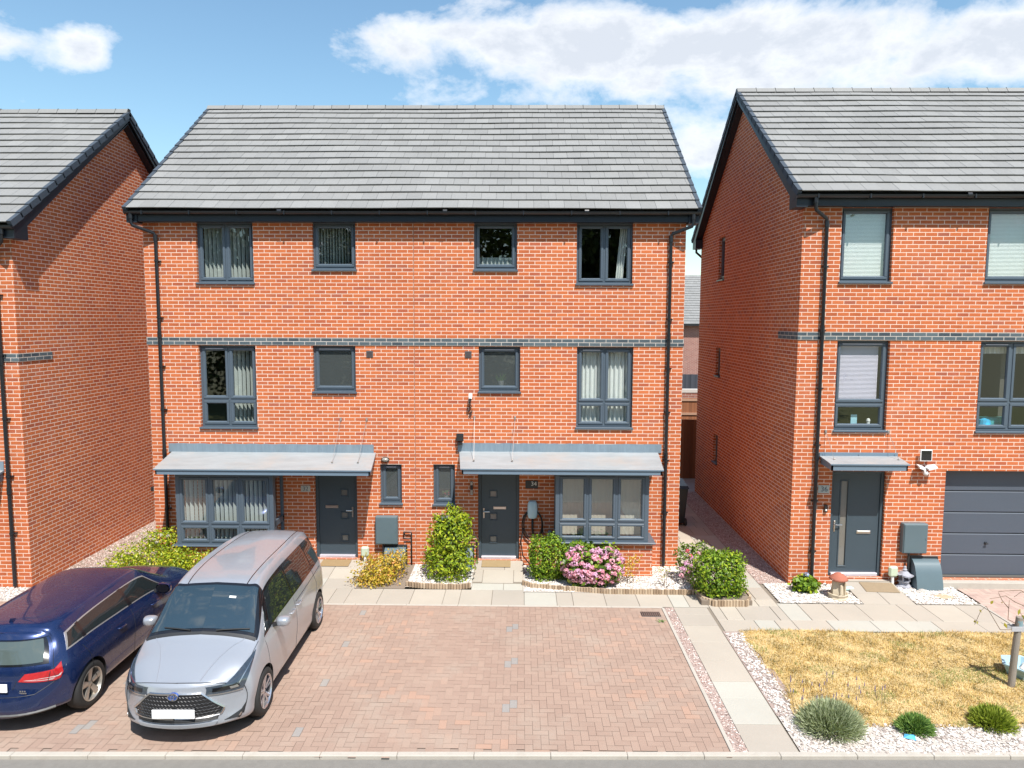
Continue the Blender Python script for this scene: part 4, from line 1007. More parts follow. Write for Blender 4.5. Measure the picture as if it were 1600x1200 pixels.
sl = MB(); rd = random.Random(31)
def slabs(x0, x1, y0, y1, xw, yw, zf=lambda x, y: .004, stagger=False, skip=None):
    j = 0; y = y0
    while y < y1-.02:
        yb = min(y+yw[j % len(yw)], y1); x = x0; i = j % len(xw) if stagger else 0
        first = stagger and j % 2
        while x < x1-.02:
            xb = min(x+xw[i % len(xw)]*(.5 if first else 1), x1); first = False; i += 1
            if not (skip and skip((x+xb)/2, (y+yb)/2)):
                g_ = .004; t = rd.random(); dz = rd.uniform(-.0015, .0015); b = .004
                c = [(x+g_, y+g_), (xb-g_, y+g_), (xb-g_, yb-g_), (x+g_, yb-g_)]
                sl.add([(p, q, zf(p, q)-.05) for p, q in c]+[(p, q, zf(p, q)-b+dz) for p, q in c]+[(p+(b if p < (x+xb)/2 else -b), q+(b if q < (y+yb)/2 else -b), zf(p, q)+dz) for p, q in c],
                       [(8, 9, 10, 11), (4, 5, 9, 8), (5, 6, 10, 9), (6, 7, 11, 10), (7, 4, 8, 11), (0, 1, 5, 4), (1, 2, 6, 5), (2, 3, 7, 6), (3, 0, 4, 7)], 0, t)
            x = xb
        y = yb; j += 1
ramp_ = lambda top: (lambda x, y: .004+max(0, min(1, (y+1.15)/1.1))*top)
slabs(3.0, 11.15, -2.07, -1.35, [.6, .6, .3, .6], [.72])
slabs(3.3, 4.55, -1.35, -.001, [.6, .62], [.45, .45, .45], ramp_(.10))
slabs(6.78, 7.78, -1.35, -.001, [.62, .38], [.3, .6, .45], ramp_(.105), stagger=True)
slabs(10.49, 11.10, -6.38, -2.09, [.61], [.62, .62, .45, .62])
slabs(11.15, 12.42, -3.05, 8.25, [.62, .35, .3], [.45, .6, .3, .6], stagger=True)
slabs(12.42, 16.13, -3.0, -1.86, [.6, .75, .45], [.42, .72], stagger=True)
slabs(14.02, 14.98, -1.86, -1.0, [.48], [.43], lambda x, y: .004+max(0, min(1, (y+1.7)/.7))*.09)
slabs(14.0, 15.0, -1.0, -.905, [1.0], [.095], lambda x, y: .12)
struct(sl, 'paving', M_slab)
jb = MB()
for x0, x1, y0, y1 in ((3.0, 11.15, -2.07, -1.35), (10.49, 11.11, -6.38, -2.09), (11.11, 12.50, -3.05, 8.25), (12.50, 16.19, -3.0, -1.86)):
    jb.quad((x0, y0, -.008), (x1, y0, -.008), (x1, y1, -.008), (x0, y1, -.008))
jb.quad((3.3, -1.35, -.008), (4.55, -1.35, -.008), (4.55, 0, .085), (3.3, 0, .085)); jb.quad((6.78, -1.35, -.008), (7.78, -1.35, -.008), (7.78, 0, .09), (6.78, 0, .09))
struct(jb, 'path_base', noisy('slab_joint', (.16, .135, .11), (.28, .24, .19), 50))

# gravel beds and pebbles
def bed(x0, x1, y0, y1, z, mat, name):
    b = MB(); b.quad((x0, y0, z), (x1, y0, z), (x1, y1, z), (x0, y1, z)); return struct(b, name, mat)
bed(5.50, 6.78, -1.26, -.001, .012, M_gravbase_w, 'gravel_bed'); bed(7.78, 11.06, -1.46, -.001, .012, M_gravbase_w, 'gravel_bed')
bed(12.50, 14.01, -1.86, -.901, .010, M_gravbase_w, 'gravel_bed'); bed(14.99, 16.13, -1.86, -.901, .010, M_gravbase_w, 'gravel_bed')
bed(11.12, 16.15, -6.36, -5.55, .0, M_gravbase_w, 'gravel_bed'); bed(11.11, 11.50, -5.55, -3.05, .0, M_gravbase_p, 'gravel_bed')
bed(10.326, 10.488, -6.38, -2.1, .0, M_gravbase_p, 'gravel_bed'); bed(12.425, 12.999, -.9, 8.3, .0, M_gravbase_p, 'gravel_bed')
bed(12.43, 16.0, 6.66, 8.3, -.004, M_gravbase_p, 'gravel_bed'); bed(9.5, 30, 8.3, 29.9, -.02, M_soil, 'back_yard')
bed(-1.659, 3.0, -2.07, 8.0, .0, M_soil, 'soil_bed'); bed(-8, -1.662, -2.07, -1.451, .0, M_gravbase_w, 'gravel_bed'); bed(4.55, 5.50, -1.35, -.001, .008, M_soil, 'soil_bed')
bed(11.026, 11.149, -1.3, 8.2, .0, M_gravbase_p, 'gravel_bed')
def pebbles(regions, dens, size, stops, name, seed):
    rs = np.random.RandomState(seed); V = []; T = []
    for (x0, x1, y0, y1, z) in regions:
        n = int((x1-x0)*(y1-y0)*dens)
        c = np.stack([rs.uniform(x0, x1, n), rs.uniform(y0, y1, n), z+rs.uniform(0, size*.35, n)], 1)
        oct_ = np.array([(1,0,0),(0,1,0),(-1,0,0),(0,-1,0),(0,0,1),(0,0,-1)], float)
        s = size*rs.uniform(.5, 1.25, (n, 1, 1)); sc_ = rs.uniform(.6, 1.25, (n, 1, 3))*np.array([1, 1, .6]); jit = rs.uniform(-.22, .22, (n, 6, 3))
        a = rs.uniform(0, 2*PI, n); ca, sa = np.cos(a), np.sin(a)
        v = (oct_[None]+jit)*s*sc_*.62; x = v[..., 0]*ca[:, None]-v[..., 1]*sa[:, None]; y = v[..., 0]*sa[:, None]+v[..., 1]*ca[:, None]
        v = np.stack([x, y, v[..., 2]], 2)+c[:, None]; V.append(v.reshape(-1, 3)); T.append(rs.uniform(0, 1, n))
    V = np.concatenate(V); T = np.concatenate(T); n = len(T)
    F = np.array([(0,1,4),(1,2,4),(2,3,4),(3,0,4)]); f = (F[None]+np.arange(n)[:, None, None]*6).reshape(-1, 3)
    return fastmesh(name, V, f, np.repeat(T, 4), tinted('mat_'+name, stops, mott=.2), 3)
def fastmesh(name, V, F, T, mat, k, parent=None, smooth=False):
    me = bpy.data.meshes.new(name); me.vertices.add(len(V)); me.vertices.foreach_set('co', np.asarray(V, np.float32).ravel())
    nf = len(F); me.loops.add(nf*k); me.loops.foreach_set('vertex_index', np.asarray(F, np.int32).ravel())
    me.polygons.add(nf); me.polygons.foreach_set('loop_start', np.arange(nf, dtype=np.int32)*k); me.polygons.foreach_set('loop_total', np.full(nf, k, np.int32))
    me.update(calc_edges=True); me.validate()
    at = me.attributes.new('tint', 'FLOAT', 'FACE'); at.data.foreach_set('value', np.asarray(T, np.float32)); me.materials.append(mat)
    if smooth: me.polygons.foreach_set('use_smooth', [True]*nf)
    o = bpy.data.objects.new(name, me); COL.objects.link(o)
    if parent: o.parent = parent
    return o
WH = [(0, (.30, .26, .22)), (.2, (.52, .46, .41)), (.55, (.68, .63, .58)), (1, (.86, .84, .81))]
PK = [(0, (.20, .13, .11)), (.3, (.40, .27, .23)), (.65, (.52, .40, .35)), (.9, (.62, .55, .50)), (1, (.75, .7, .66))]
o = pebbles([(5.52, 6.76, -1.22, -.02, .012), (7.8, 11.02, -1.43, -.02, .012), (12.5, 14.0, -1.85, -.92, .012), (15.0, 16.12, -1.85, -.92, .012)], 1500, .036, WH, 'white_pebbles', 3)
tag(o, 'white pebbles spread over the flower beds at the house fronts', 'pebbles', kind='stuff')
o = pebbles([(11.3, 16.12, -6.35, -5.72, .0), (11.13, 11.42, -6.35, -3.1, 0), (-3.5, -1.67, -2.05, -1.46, 0)], 1500, .034, [(0, (.22, .18, .16)), (.25, (.42, .36, .32)), (.6, (.56, .51, .47)), (1, (.78, .76, .72))], 'gravel', 5)
tag(o, 'grey and white stone chippings along the road edge below the dry lawn', 'gravel', kind='stuff')
o = pebbles([(10.33, 10.485, -6.37, -2.1, .0), (12.43, 12.99, -.9, 6.5, .0), (11.03, 11.14, -1.25, 6, 0), (-1.65, -.4, -2.05, 6, 0), (1.8, 3.0, -2.05, -.7, 0)], 1700, .024, PK, 'pink_gravel', 7)
tag(o, 'pinkish brown gravel strips beside the house walls and driveway edge', 'gravel', kind='stuff')

# ---- dry lawn
rs = np.random.RandomState(2)
def lawn_edge(x): return -5.72+.10*math.sin(x*2.1)+.05*math.sin(x*7)
lw = MB(); nx, ny = 48, 24
def lz(x, y): return .012+.012*math.sin(x*1.9+y)+.008*math.sin(y*4.3+x*2.7)
LX_0, LX_1, LY_0, LY_1 = 11.40, 16.13, -5.74, -3.03
for i in range(nx):
    for j in range(ny):
        def P(a, b):
            x = LX_0+(LX_1-LX_0)*a/nx; y = LY_0+(LY_1-LY_0)*b/ny
            if a == 0: x += .06*math.sin(y*6)
            if b == 0: y += .06*math.sin(x*5)
            return (x, y, lz(x, y))
        lw.quad(P(i, j), P(i+1, j), P(i+1, j+1), P(i, j+1))
M_lawn = noisy('dry_turf', (.36, .25, .10), (.66, .52, .28), 26, .95, .6, .012)
struct(lw, 'lawn', M_lawn)
def grassmat(name, stops):
    m, nt, b = newmat(name); g = G(nt); t = g.tint(); p = g.geo()
    f = g.ma('ADD', g.ma('MULTIPLY', g.ma('SUBTRACT', g.noise(p, 2.6, 7, .74), .52), 3.6), g.ma('ADD', .16, g.ma('MULTIPLY', t, .55)))
    f = g.ma('MINIMUM', g.ma('MAXIMUM', f, 0.0), g.ma('ADD', .86, g.ma('MULTIPLY', g.ma('GREATER_THAN', t, 1.5), .12)))
    g.lk(g.ramp(f, stops), b.inputs['Base Color']); b.inputs['Roughness'].default_value = .85; b.inputs['Specular IOR Level'].default_value = .2; return m
n = 62000
x = rs.uniform(LX_0-.03, LX_1, n); y = rs.uniform(LY_0-.06, LY_1+.02, n)
z = .012+.012*np.sin(x*1.9+y)+.008*np.sin(y*4.3+x*2.7)
a = rs.uniform(0, 2*PI, n); L = rs.uniform(.02, .07, n); tilt = rs.uniform(.35, 1.35, n)
clump = .5+.5*np.sin(x*5.1+2*np.sin(y*3.3))*np.sin(y*6.7+x); L *= .6+.7*clump
dx, dy, dz = np.cos(a)*np.sin(tilt)*L, np.sin(a)*np.sin(tilt)*L, np.cos(tilt)*L; wdt = .0035
px_, py_ = -np.sin(a)*wdt, np.cos(a)*wdt
V = np.stack([np.stack([x-px_, y-py_, z], 1), np.stack([x+px_, y+py_, z], 1), np.stack([x+dx, y+dy, z+dz], 1)], 1).reshape(-1, 3)
T = rs.uniform(0, 1, n)
gr = ((x-15.6)**2/.8+(y+4.6)**2/.25 < 1) & (rs.rand(n) < .5); gr |= ((x-14.3)**2/.3+(y+4.45)**2/.05 < 1) & (rs.rand(n) < .6); gr |= (rs.rand(n) < .02)
gr |= ((x-12.9)**2/.02+(y+3.2)**2/.01 < 1); gr |= (np.sin(x*3.7+1+np.sin(y*2))*np.sin(y*5.3+x) > .72) & (rs.rand(n) < .55); gr |= (np.sin(x*9.1)*np.sin(y*11.3+x*2) > .9) & (rs.rand(n) < .7)
T[gr] = 1.9
o = fastmesh('dry_grass', V, np.arange(n*3).reshape(-1, 3), T, grassmat('dry_grass_blades', [(0, (.14, .12, .035)), (.16, (.33, .20, .055)), (.36, (.52, .34, .10)), (.60, (.66, .48, .19)), (.86, (.78, .63, .34)), (.95, (.27, .27, .08)), (1, (.17, .21, .05))]), 3)
tag(o, 'parched straw coloured grass with a few green tufts in front of number 36', 'grass', kind='stuff')

# ---------------------------------------------------------------- log edging
def edging(pts, h, label):
    e = MB(); rd = random.Random(int(pts[0][0]*7)); w = .052
    for (xa, ya), (xb, yb) in zip(pts, pts[1:]):
        L = math.hypot(xb-xa, yb-ya); ux, uy = (xb-xa)/L, (yb-ya)/L; n = int(L/w)
        for k in range(n):
            s = (k+.5)*L/n; cx, cy = xa+ux*s, ya+uy*s; hh = h+rd.uniform(-.006, .006); r = w*.5
            pr = [(-r, .02), (-r*.95, -.008), (-r*.4, -.022), (r*.4, -.022), (r*.95, -.008), (r, .02)]
            v = [(cx+ux*p-uy*q*-1*-1, cy+uy*p+ux*q, 0) for p, q in pr]
            m = len(pr); e.add([(a_, b_, 0) for a_, b_, _ in v]+[(a_, b_, hh) for a_, b_, _ in v], [(i, (i+1) % m, m+(i+1) % m, m+i) for i in range(m)]+[tuple(range(m, 2*m))], 0, rd.random())
    return tag(e.build('log_edging', M_log), label, 'edging', 'timber log edging of the flower beds')
M_log = tinted('log_roll_timber', [(0, (.27, .19, .125)), (.5, (.42, .31, .21)), (1, (.52, .41, .29))], mott=.3)
edging([(5.50, -1.22), (5.9, -1.30), (6.55, -1.33), (6.77, -1.25)], .10, 'low timber log edging in front of the tall laurel bush')
edging([(7.76, -1.10), (7.95, -1.25), (8.6, -1.38), (9.4, -1.49), (11.02, -1.50)], .10, 'long low timber log edging in front of the pink hydrangea and bay window')
edging([(11.04, -1.50), (11.08, -1.85), (11.25, -2.04), (11.85, -2.02), (11.97, -1.80), (11.97, -1.25)], .12, 'timber log edging wrapped round the square hedge bush at the corner')
h = MB(); h.box(11.03, 11.95, -1.98, -1.25, .005, .09); struct(h, 'planting_soil', M_soil)

# ---------------------------------------------------------------- plants
def leafmat(name, stops, trans=.25, rough=.42, spec=.5):
    m, nt, b = newmat(name); g = G(nt); t = g.tint()
    c = g.ramp(t, stops); g.lk(c, b.inputs['Base Color']); b.inputs['Roughness'].default_value = rough; b.inputs['Specular IOR Level'].default_value = spec
    tl = g.n('ShaderNodeBsdfTranslucent'); vm = g.mix(1.0, c, (1.0, 1.05, .5), 'MULTIPLY'); g.lk(vm, tl.inputs[0])
    mx = g.n('ShaderNodeMixShader'); mx.inputs[0].default_value = trans; g.lk(b.outputs[0], mx.inputs[1]); g.lk(tl.outputs[0], mx.inputs[2])
    g.lk(mx.outputs[0], nt.nodes['Material Output'].inputs[0]); return m
def leaves(name, mat, parent, blobs, n, ll, lw, seed, up=.5, inner=.55, rand=.7, tint=(0, 1), lump=.12, fold=.25):
    rs = np.random.RandomState(seed); ws = np.array([b[6] if len(b) > 6 else b[3]*b[4]+b[4]*b[5]+b[3]*b[5] for b in blobs]); ws = ws/ws.sum()
    bi = rs.choice(len(blobs), n, p=ws); B = np.array([b[:6] for b in blobs])[bi]; ex = np.array([(b[7] if len(b) > 7 else 2.0) for b in blobs])[bi]
    d = rs.normal(size=(n, 3)); d /= np.linalg.norm(d, axis=1)[:, None]
    nm = (np.abs(d)**ex[:, None]).sum(1)**(1/ex); s = d/nm[:, None]
    r = inner+(1-inner)*rs.rand(n)**.55
    ph = rs.rand(6)*6; lumpv = 1+lump*(np.sin(d[:, 0]*7+ph[0])*np.sin(d[:, 2]*6+ph[1])+.7*np.sin(d[:, 1]*11+ph[2]+d[:, 0]*5)+rs.normal(size=n)*.45)
    c = B[:, :3]+s*(r*lumpv)[:, None]*B[:, 3:6]
    nn = d*1.0+np.array([0, 0, up])+rs.normal(size=(n, 3))*rand; nn /= np.linalg.norm(nn, axis=1)[:, None]
    t = rs.normal(size=(n, 3))+np.array([0, 0, -.2]); t -= nn*(t*nn).sum(1)[:, None]; t /= np.linalg.norm(t, axis=1)[:, None]; bt = np.cross(nn, t)
    k = rs.uniform(.65, 1.25, (n, 1)); L = ll*k; Wd = lw*k
    keep = c[:, 2] > .01
    v0 = c-t*L*.5; v2 = c+t*L*.5; mid_ = c+t*L*.05-nn*L*fold*.5; v1 = mid_+bt*Wd*.5+nn*L*fold*.35; v3 = mid_-bt*Wd*.5+nn*L*fold*.35
    V = np.stack([v0, v1, v2, v3], 1)[keep]; n = len(V)
    F = (np.array([(0, 1, 2), (0, 2, 3)])[None]+np.arange(n)[:, None, None]*4).reshape(-1, 3)
    T = tint[0]+(tint[1]-tint[0])*rs.rand(n); 
    return fastmesh(name, V.reshape(-1, 3), F, np.repeat(T, 2), mat, 3, parent)
def stems(name, mat, parent, base, tops, r=.008, wob=.03, seed=1):
    rd = random.Random(seed); m = MB()
    for t in tops:
        b = (base[0]+rd.uniform(-.05, .05), base[1]+rd.uniform(-.05, .05), 0)
        mdl = tuple((b[i]+t[i])/2+rd.uniform(-wob, wob) for i in range(3)); m.tube([b, mdl, t], [r, r*.8, r*.5], 6)
    return m.build(name, mat, parent, smooth=True)
M_bark = noisy('twig_bark', (.13, .09, .06), (.25, .19, .13), 40)
LAUREL = leafmat('laurel_leaf', [(0, (.075, .13, .010)), (.4, (.20, .29, .015)), (.75, (.34, .42, .022)), (1, (.50, .50, .04))], rough=.5, spec=.3)
BOX = leafmat('box_leaf', [(0, (.06, .12, .010)), (.5, (.15, .26, .018)), (.85, (.27, .38, .025)), (1, (.42, .48, .04))], rough=.48, spec=.3)
DKG = leafmat('hydrangea_leaf', [(0, (.04, .09, .012)), (.6, (.13, .22, .02)), (1, (.32, .40, .03))])
GOLD = leafmat('golden_leaf', [(0, (.24, .22, .02)), (.4, (.50, .38, .03)), (.75, (.66, .46, .07)), (1, (.60, .24, .08))])
YEL = leafmat('yellow_leaf', [(0, (.40, .30, .02)), (.5, (.60, .42, .03)), (1, (.62, .32, .04))])
LIME = leafmat('lime_leaf', [(0, (.12, .19, .012)), (.5, (.32, .41, .02)), (.85, (.52, .52, .03)), (1, (.58, .42, .05))])
PINK = leafmat('pink_petal', [(0, (.66, .24, .36)), (.5, (.82, .40, .52)), (1, (.92, .62, .70))], trans=.3, rough=.6, spec=.2)
LILAC = leafmat('lilac_petal', [(0, (.55, .25, .45)), (.5, (.72, .40, .58)), (1, (.82, .55, .70))], trans=.3, rough=.6, spec=.2)
HOTP = leafmat('red_rose_petal', [(0, (.62, .03, .08)), (1, (.85, .10, .18))], trans=.2, rough=.5)
BLUEF = leafmat('blue_petal', [(0, (.25, .33, .62)), (1, (.5, .58, .8))], trans=.3, rough=.6)
WHT = leafmat('cream_petal', [(0, (.5, .48, .36)), (1, (.75, .72, .62))], trans=.3, rough=.6)
def plant(kind, loc, label, cat='shrub', group=None): return empty(kind, loc, label, cat, group)

b = plant('laurel_bush', (6.30, -.62, 0), 'tall loose yellow green laurel bush left of the door of number 34', 'bush')
leaves('foliage', LAUREL, b, [(0, -.15, .30, .48, .40, .34, .5, 3), (.05, -.05, .75, .44, .34, .38, .45, 2.4), (.10, 0, 1.15, .30, .26, .26, .25), (-.18, 0, 1.0, .20, .18, .22, .1), (.28, 0, 1.08, .16, .16, .22, .08), (-.35, -.05, .55, .16, .2, .4, .08), (.02, .0, 1.38, .08, .08, .12, .02), (-.28, .02, 1.22, .05, .05, .09, .008)], 5000, .078, .036, 11, lump=.2, inner=.45)
stems('stem', M_bark, b, (0, 0), [(.1, 0, 1.2), (-.2, .05, 1.0), (.3, 0, 1.0), (.0, -.1, 1.3), (-.3, 0, .6)], .012)
b = plant('box_bush', (8.27, -.72, 0), 'neatly clipped square green bush between the front door and the pink hydrangea', 'bush')
leaves('foliage', BOX, b, [(0, 0, .43, .36, .30, .42, 1, 4.5)], 4200, .055, .032, 12, lump=.10, inner=.68)
stems('stem', M_bark, b, (0, 0), [(.1, 0, .5), (-.1, 0, .5), (0, .1, .6)], .012)
b = plant('hedge_bush', (11.42, -1.62, 0), 'large square green hedge bush in log edging at the path corner', 'bush')
leaves('foliage', BOX, b, [(0, 0, .46, .42, .36, .42, 1, 4), (.22, .05, .45, .28, .30, .40, .4, 3), (-.15, 0, .78, .2, .2, .14, .1)], 5600, .062, .036, 13, lump=.13, inner=.62)
stems('stem', M_bark, b, (0, 0), [(.1, 0, .5), (-.2, 0, .5), (0, .1, .6)], .014)
def flowerhead(mat, r, n, seed):
    rs = np.random.RandomState(seed); d = rs.normal(size=(n, 3)); d[:, 2] = np.abs(d[:, 2])*1.0-.25; d /= np.linalg.norm(d, axis=1)[:, None]
    nn = d+rs.normal(size=(n, 3))*.35; nn /= np.linalg.norm(nn, axis=1)[:, None]; t = rs.normal(size=(n, 3)); t -= nn*(t*nn).sum(1)[:, None]; t /= np.linalg.norm(t, axis=1)[:, None]; bt = np.cross(nn, t)
    c = d*r*rs.uniform(.85, 1.05, (n, 1)); s = r*.30
    V = np.stack([c-t*s, c-bt*s, c+t*s, c+bt*s], 1).reshape(-1, 3)
    cs = [(0, 0, 0)]; return V, np.arange(n*4).reshape(-1, 4), rs.rand(n)
def heads(parent, places, mats, r, n, seed, name='flower_head'):
    protos = {}; rd = random.Random(seed)
    for i, (x, y, z) in enumerate(places):
        m = rd.choice(mats); k = (m.name, i % 3)
        if k not in protos:
            V, F, T = flowerhead(m, r, n, seed+i); o = fastmesh(name, V, F, T, m, 4, parent); protos[k] = o
        else: o = protos[k].copy(); COL.objects.link(o); o.parent = parent
        s = rd.uniform(.75, 1.2); o.location = (x, y, z); o.scale = (s, s, s*rd.uniform(.8, 1)); o.rotation_euler = (rd.uniform(-.3, .5), rd.uniform(-.4, .4), rd.uniform(0, 6))
b = plant('hydrangea_bush', (9.14, -.96, 0), 'big hydrangea covered in pink flower heads below the right bay window', 'hydrangea')
leaves('foliage', DKG, b, [(0, 0, .38, .56, .44, .42, 1, 2.6), (-.25, .1, .62, .25, .2, .2, .2)], 2100, .11, .075, 14)
rd = random.Random(5); pl_ = []
while len(pl_) < 66:
    u, v_ = rd.uniform(-PI*.98, PI*.02), rd.uniform(-.62, 1.05); cx, cy, cz = math.cos(u)*math.cos(v_)*.58, math.sin(u)*math.cos(v_)*.46, .38+math.sin(v_)*.42
    if all((cx-p[0])**2+(cy-p[1])**2+(cz-p[2])**2 > .0088 for p in pl_): pl_.append((cx, cy, cz))
    elif rd.random() < .004: pl_.append((cx, cy, cz))
heads(b, pl_, [PINK, PINK, PINK, LILAC], .070, 60, 3)
stems('stem', M_bark, b, (0, 0), [(.2, -.1, .5), (-.2, 0, .5), (0, -.2, .4)], .01)
b = plant('flowering_rose', (11.02, -.98, 0), 'pink flowered rose plant with a red bloom between the brick corner and the square hedge', 'flowers')
leaves('foliage', DKG, b, [(0, .15, .45, .24, .18, .35, 1), (.28, .2, .62, .18, .15, .2, .4), (.1, -.2, .25, .2, .2, .2, .3)], 1100, .055, .035, 15, rand=1)
heads(b, [(-.05, -.05, .44), (.06, -.12, .40), (.12, -.05, .55), (0, -.15, .30), (.10, -.2, .27), (-.12, -.05, .32), (.2, 0, .62), (.05, .0, .55), (-.16, -.1, .22)], [PINK, LILAC], .06, 45, 9)
heads(b, [(-.02, .05, .66), (.03, 0, .58)], [HOTP], .05, 30, 10)
heads(b, [(.25, .25, .80), (.33, .2, .7), (.2, .3, .72)], [WHT], .035, 20, 10)
b = plant('golden_bush', (4.98, -.80, 0), 'straggly golden orange leaved bush beside the meter cover of number 32', 'bush')
leaves('foliage', GOLD, b, [(0, 0, .26, .50, .45, .24, 1), (-.1, -.25, .15, .45, .3, .16, .5), (.25, .2, .35, .25, .2, .2, .3), (-.15, -.35, .08, .5, .25, .09, .3)], 3000, .05, .032, 16, rand=1.1, inner=.3, lump=.2)
stems('stem', M_bark, b, (0, 0), [(.3, .1, .5), (-.3, 0, .4), (0, -.3, .3), (.4, -.2, .3), (-.4, -.3, .25)], .008)
b = plant('yellow_seedling', (9.85, -.95, 0), 'small bright yellow wispy plant between the pink hydrangea and the bay plinth', 'plant')
leaves('foliage', YEL, b, [(0, 0, .3, .26, .16, .24, 1), (.1, 0, .48, .18, .1, .12, .3)], 260, .045, .024, 17, rand=1.2, inner=.1, lump=.3)
stems('stem', M_bark, b, (0, 0), [(.15, 0, .5), (-.12, 0, .42), (0, -.05, .5), (.22, 0, .35)], .004)
b = plant('bare_shrub', (10.52, -1.15, 0), 'nearly bare twiggy young shrub standing in white pebbles', 'shrub')
stems('stem', M_bark, b, (0, 0), [(.1, 0, .42), (-.12, .05, .40), (0, -.05, .5), (.2, 0, .34), (-.2, 0, .3), (.05, .1, .45)], .005)
leaves('foliage', LIME, b, [(0, 0, .32, .22, .14, .2, 1)], 60, .04, .022, 18, inner=.1, rand=1.2)
b = plant('hydrangea_bush', (13.18, -1.30, 0), 'small round bright green hydrangea with one blue flower on pale gravel', 'hydrangea')
leaves('foliage', BOX, b, [(0, 0, .16, .26, .22, .18, 1)], 520, .095, .065, 19, inner=.4)
heads(b, [(.0, -.02, .34)], [BLUEF], .045, 40, 11)
b = plant('privet_bush', (.55, -.75, 0), 'wide lime green bush with white flecks between the blue car and the left bay window', 'bush')
leaves('foliage', LIME, b, [(-.35, .0, .36, .62, .45, .34, 1), (.75, -.1, .30, .65, .45, .26, .9), (-.15, .25, .66, .35, .3, .25, .4), (-.8, -.1, .25, .4, .4, .22, .4), (.3, -.2, .42, .4, .35, .22, .4)], 6800, .055, .034, 20, rand=1.0, lump=.2, inner=.4)
heads(b, [(-.45+.1*i, -.1-.05*(i % 3), .72+.06*((i*7) % 4)) for i in range(7)], [WHT], .035, 22, 12)
stems('stem', M_bark, b, (0, 0), [(-.5, 0, .5), (.5, 0, .4), (0, .2, .8), (-.2, .1, .9), (.9, 0, .4)], .012)
def spiky(kind, loc, rx, ry, h, n, L, mat, label, seed, wd=.007):
    b = plant(kind, loc, label, 'shrub'); rs = np.random.RandomState(seed)
    a = rs.uniform(0, 2*PI, n); e = rs.uniform(.05, 1.35, n); rr_ = rs.rand(n)**.6
    base = np.stack([np.cos(a)*rx*.75*rr_*np.cos(e), np.sin(a)*ry*.75*rr_*np.cos(e), np.sin(e)*h*.62*rr_+.01], 1)
    d = np.stack([np.cos(a)*np.cos(e), np.sin(a)*np.cos(e), np.sin(e)+.35], 1)+rs.normal(size=(n, 3))*.28; d /= np.linalg.norm(d, axis=1)[:, None]
    Ln = L*rs.uniform(.5, 1.15, (n, 1)); s = np.cross(d, rs.normal(size=(n, 3))); s /= np.linalg.norm(s, axis=1)[:, None]
    V = np.stack([base, base+d*Ln*.5+s*wd, base+d*Ln, base+d*Ln*.5-s*wd], 1).reshape(-1, 3)
    V[:, 2] = np.maximum(V[:, 2], .004)
    fastmesh('foliage', V, np.arange(n*4).reshape(-1, 4), rs.rand(n), mat, 4, b)
    stems('stem', M_bark, b, (0, 0), [(rx*.4, 0, h*.5), (-rx*.4, 0, h*.5), (0, -ry*.4, h*.5), (0, ry*.3, h*.6)], .008); return b
LAV = leafmat('lavender_leaf', [(0, (.20, .235, .12)), (.5, (.36, .41, .24)), (1, (.55, .60, .40))], rough=.7)
GRN2 = leafmat('rosemary_leaf', [(0, (.07, .15, .04)), (.5, (.17, .30, .07)), (1, (.32, .46, .11))], rough=.6)
GRN3 = leafmat('heather_leaf', [(0, (.12, .17, .02)), (.5, (.28, .35, .04)), (1, (.46, .52, .07))], rough=.6)
bl = spiky('lavender_bush', (11.68, -5.86, 0), .50, .42, .44, 9000, .13, LAV, 'largest shrub by the kerb, a grey green lavender bush on stone chippings', 1, .005)
m = MB(); mp_ = MB(); rd = random.Random(8)
for k in range(34):
    x, y = rd.uniform(-.45, .8), rd.uniform(0, 1.0); h = rd.uniform(.10, .26); z0 = .02 if y > .35 else .25
    m.tube([(x, y, z0), (x+rd.uniform(-.04, .04), y+rd.uniform(-.02, .05), z0+h)], .0022, 4); tx, ty, tz = m.v[-1]
    mp_.tube([(tx, ty, tz-.01), (tx, ty, tz+.04)], [.007, .003], 5)
m.build('flower_stem', M_bark, bl); mp_.build('flower_head', plain('lavender_purple', (.20, .16, .30), .8), bl)
spiky('rosemary_bush', (12.74, -5.86, 0), .27, .22, .25, 4200, .085, GRN2, 'smallest of the three kerbside shrubs, dense mid green, next to blue litter', 2, .006)
spiky('heather_bush', (13.80, -5.72, 0), .34, .27, .29, 5200, .10, GRN3, 'yellow green kerbside shrub nearest the wooden stake', 3, .006)
def weed(x, y, label):
    b = plant('weed_tuft', (x, y, 0), label, 'weed'); leaves('foliage', GRN2, b, [(0, 0, .02, .09, .03, .03, 1)], 60, .035, .012, int(x*10), inner=.1, rand=1); return b
weed(10.15, -2.72, 'small green weeds growing in the driveway joints just in front of the drain grate')
weed(6.62, -5.9, 'thin green weeds in the block paving near the kerb') if False else None

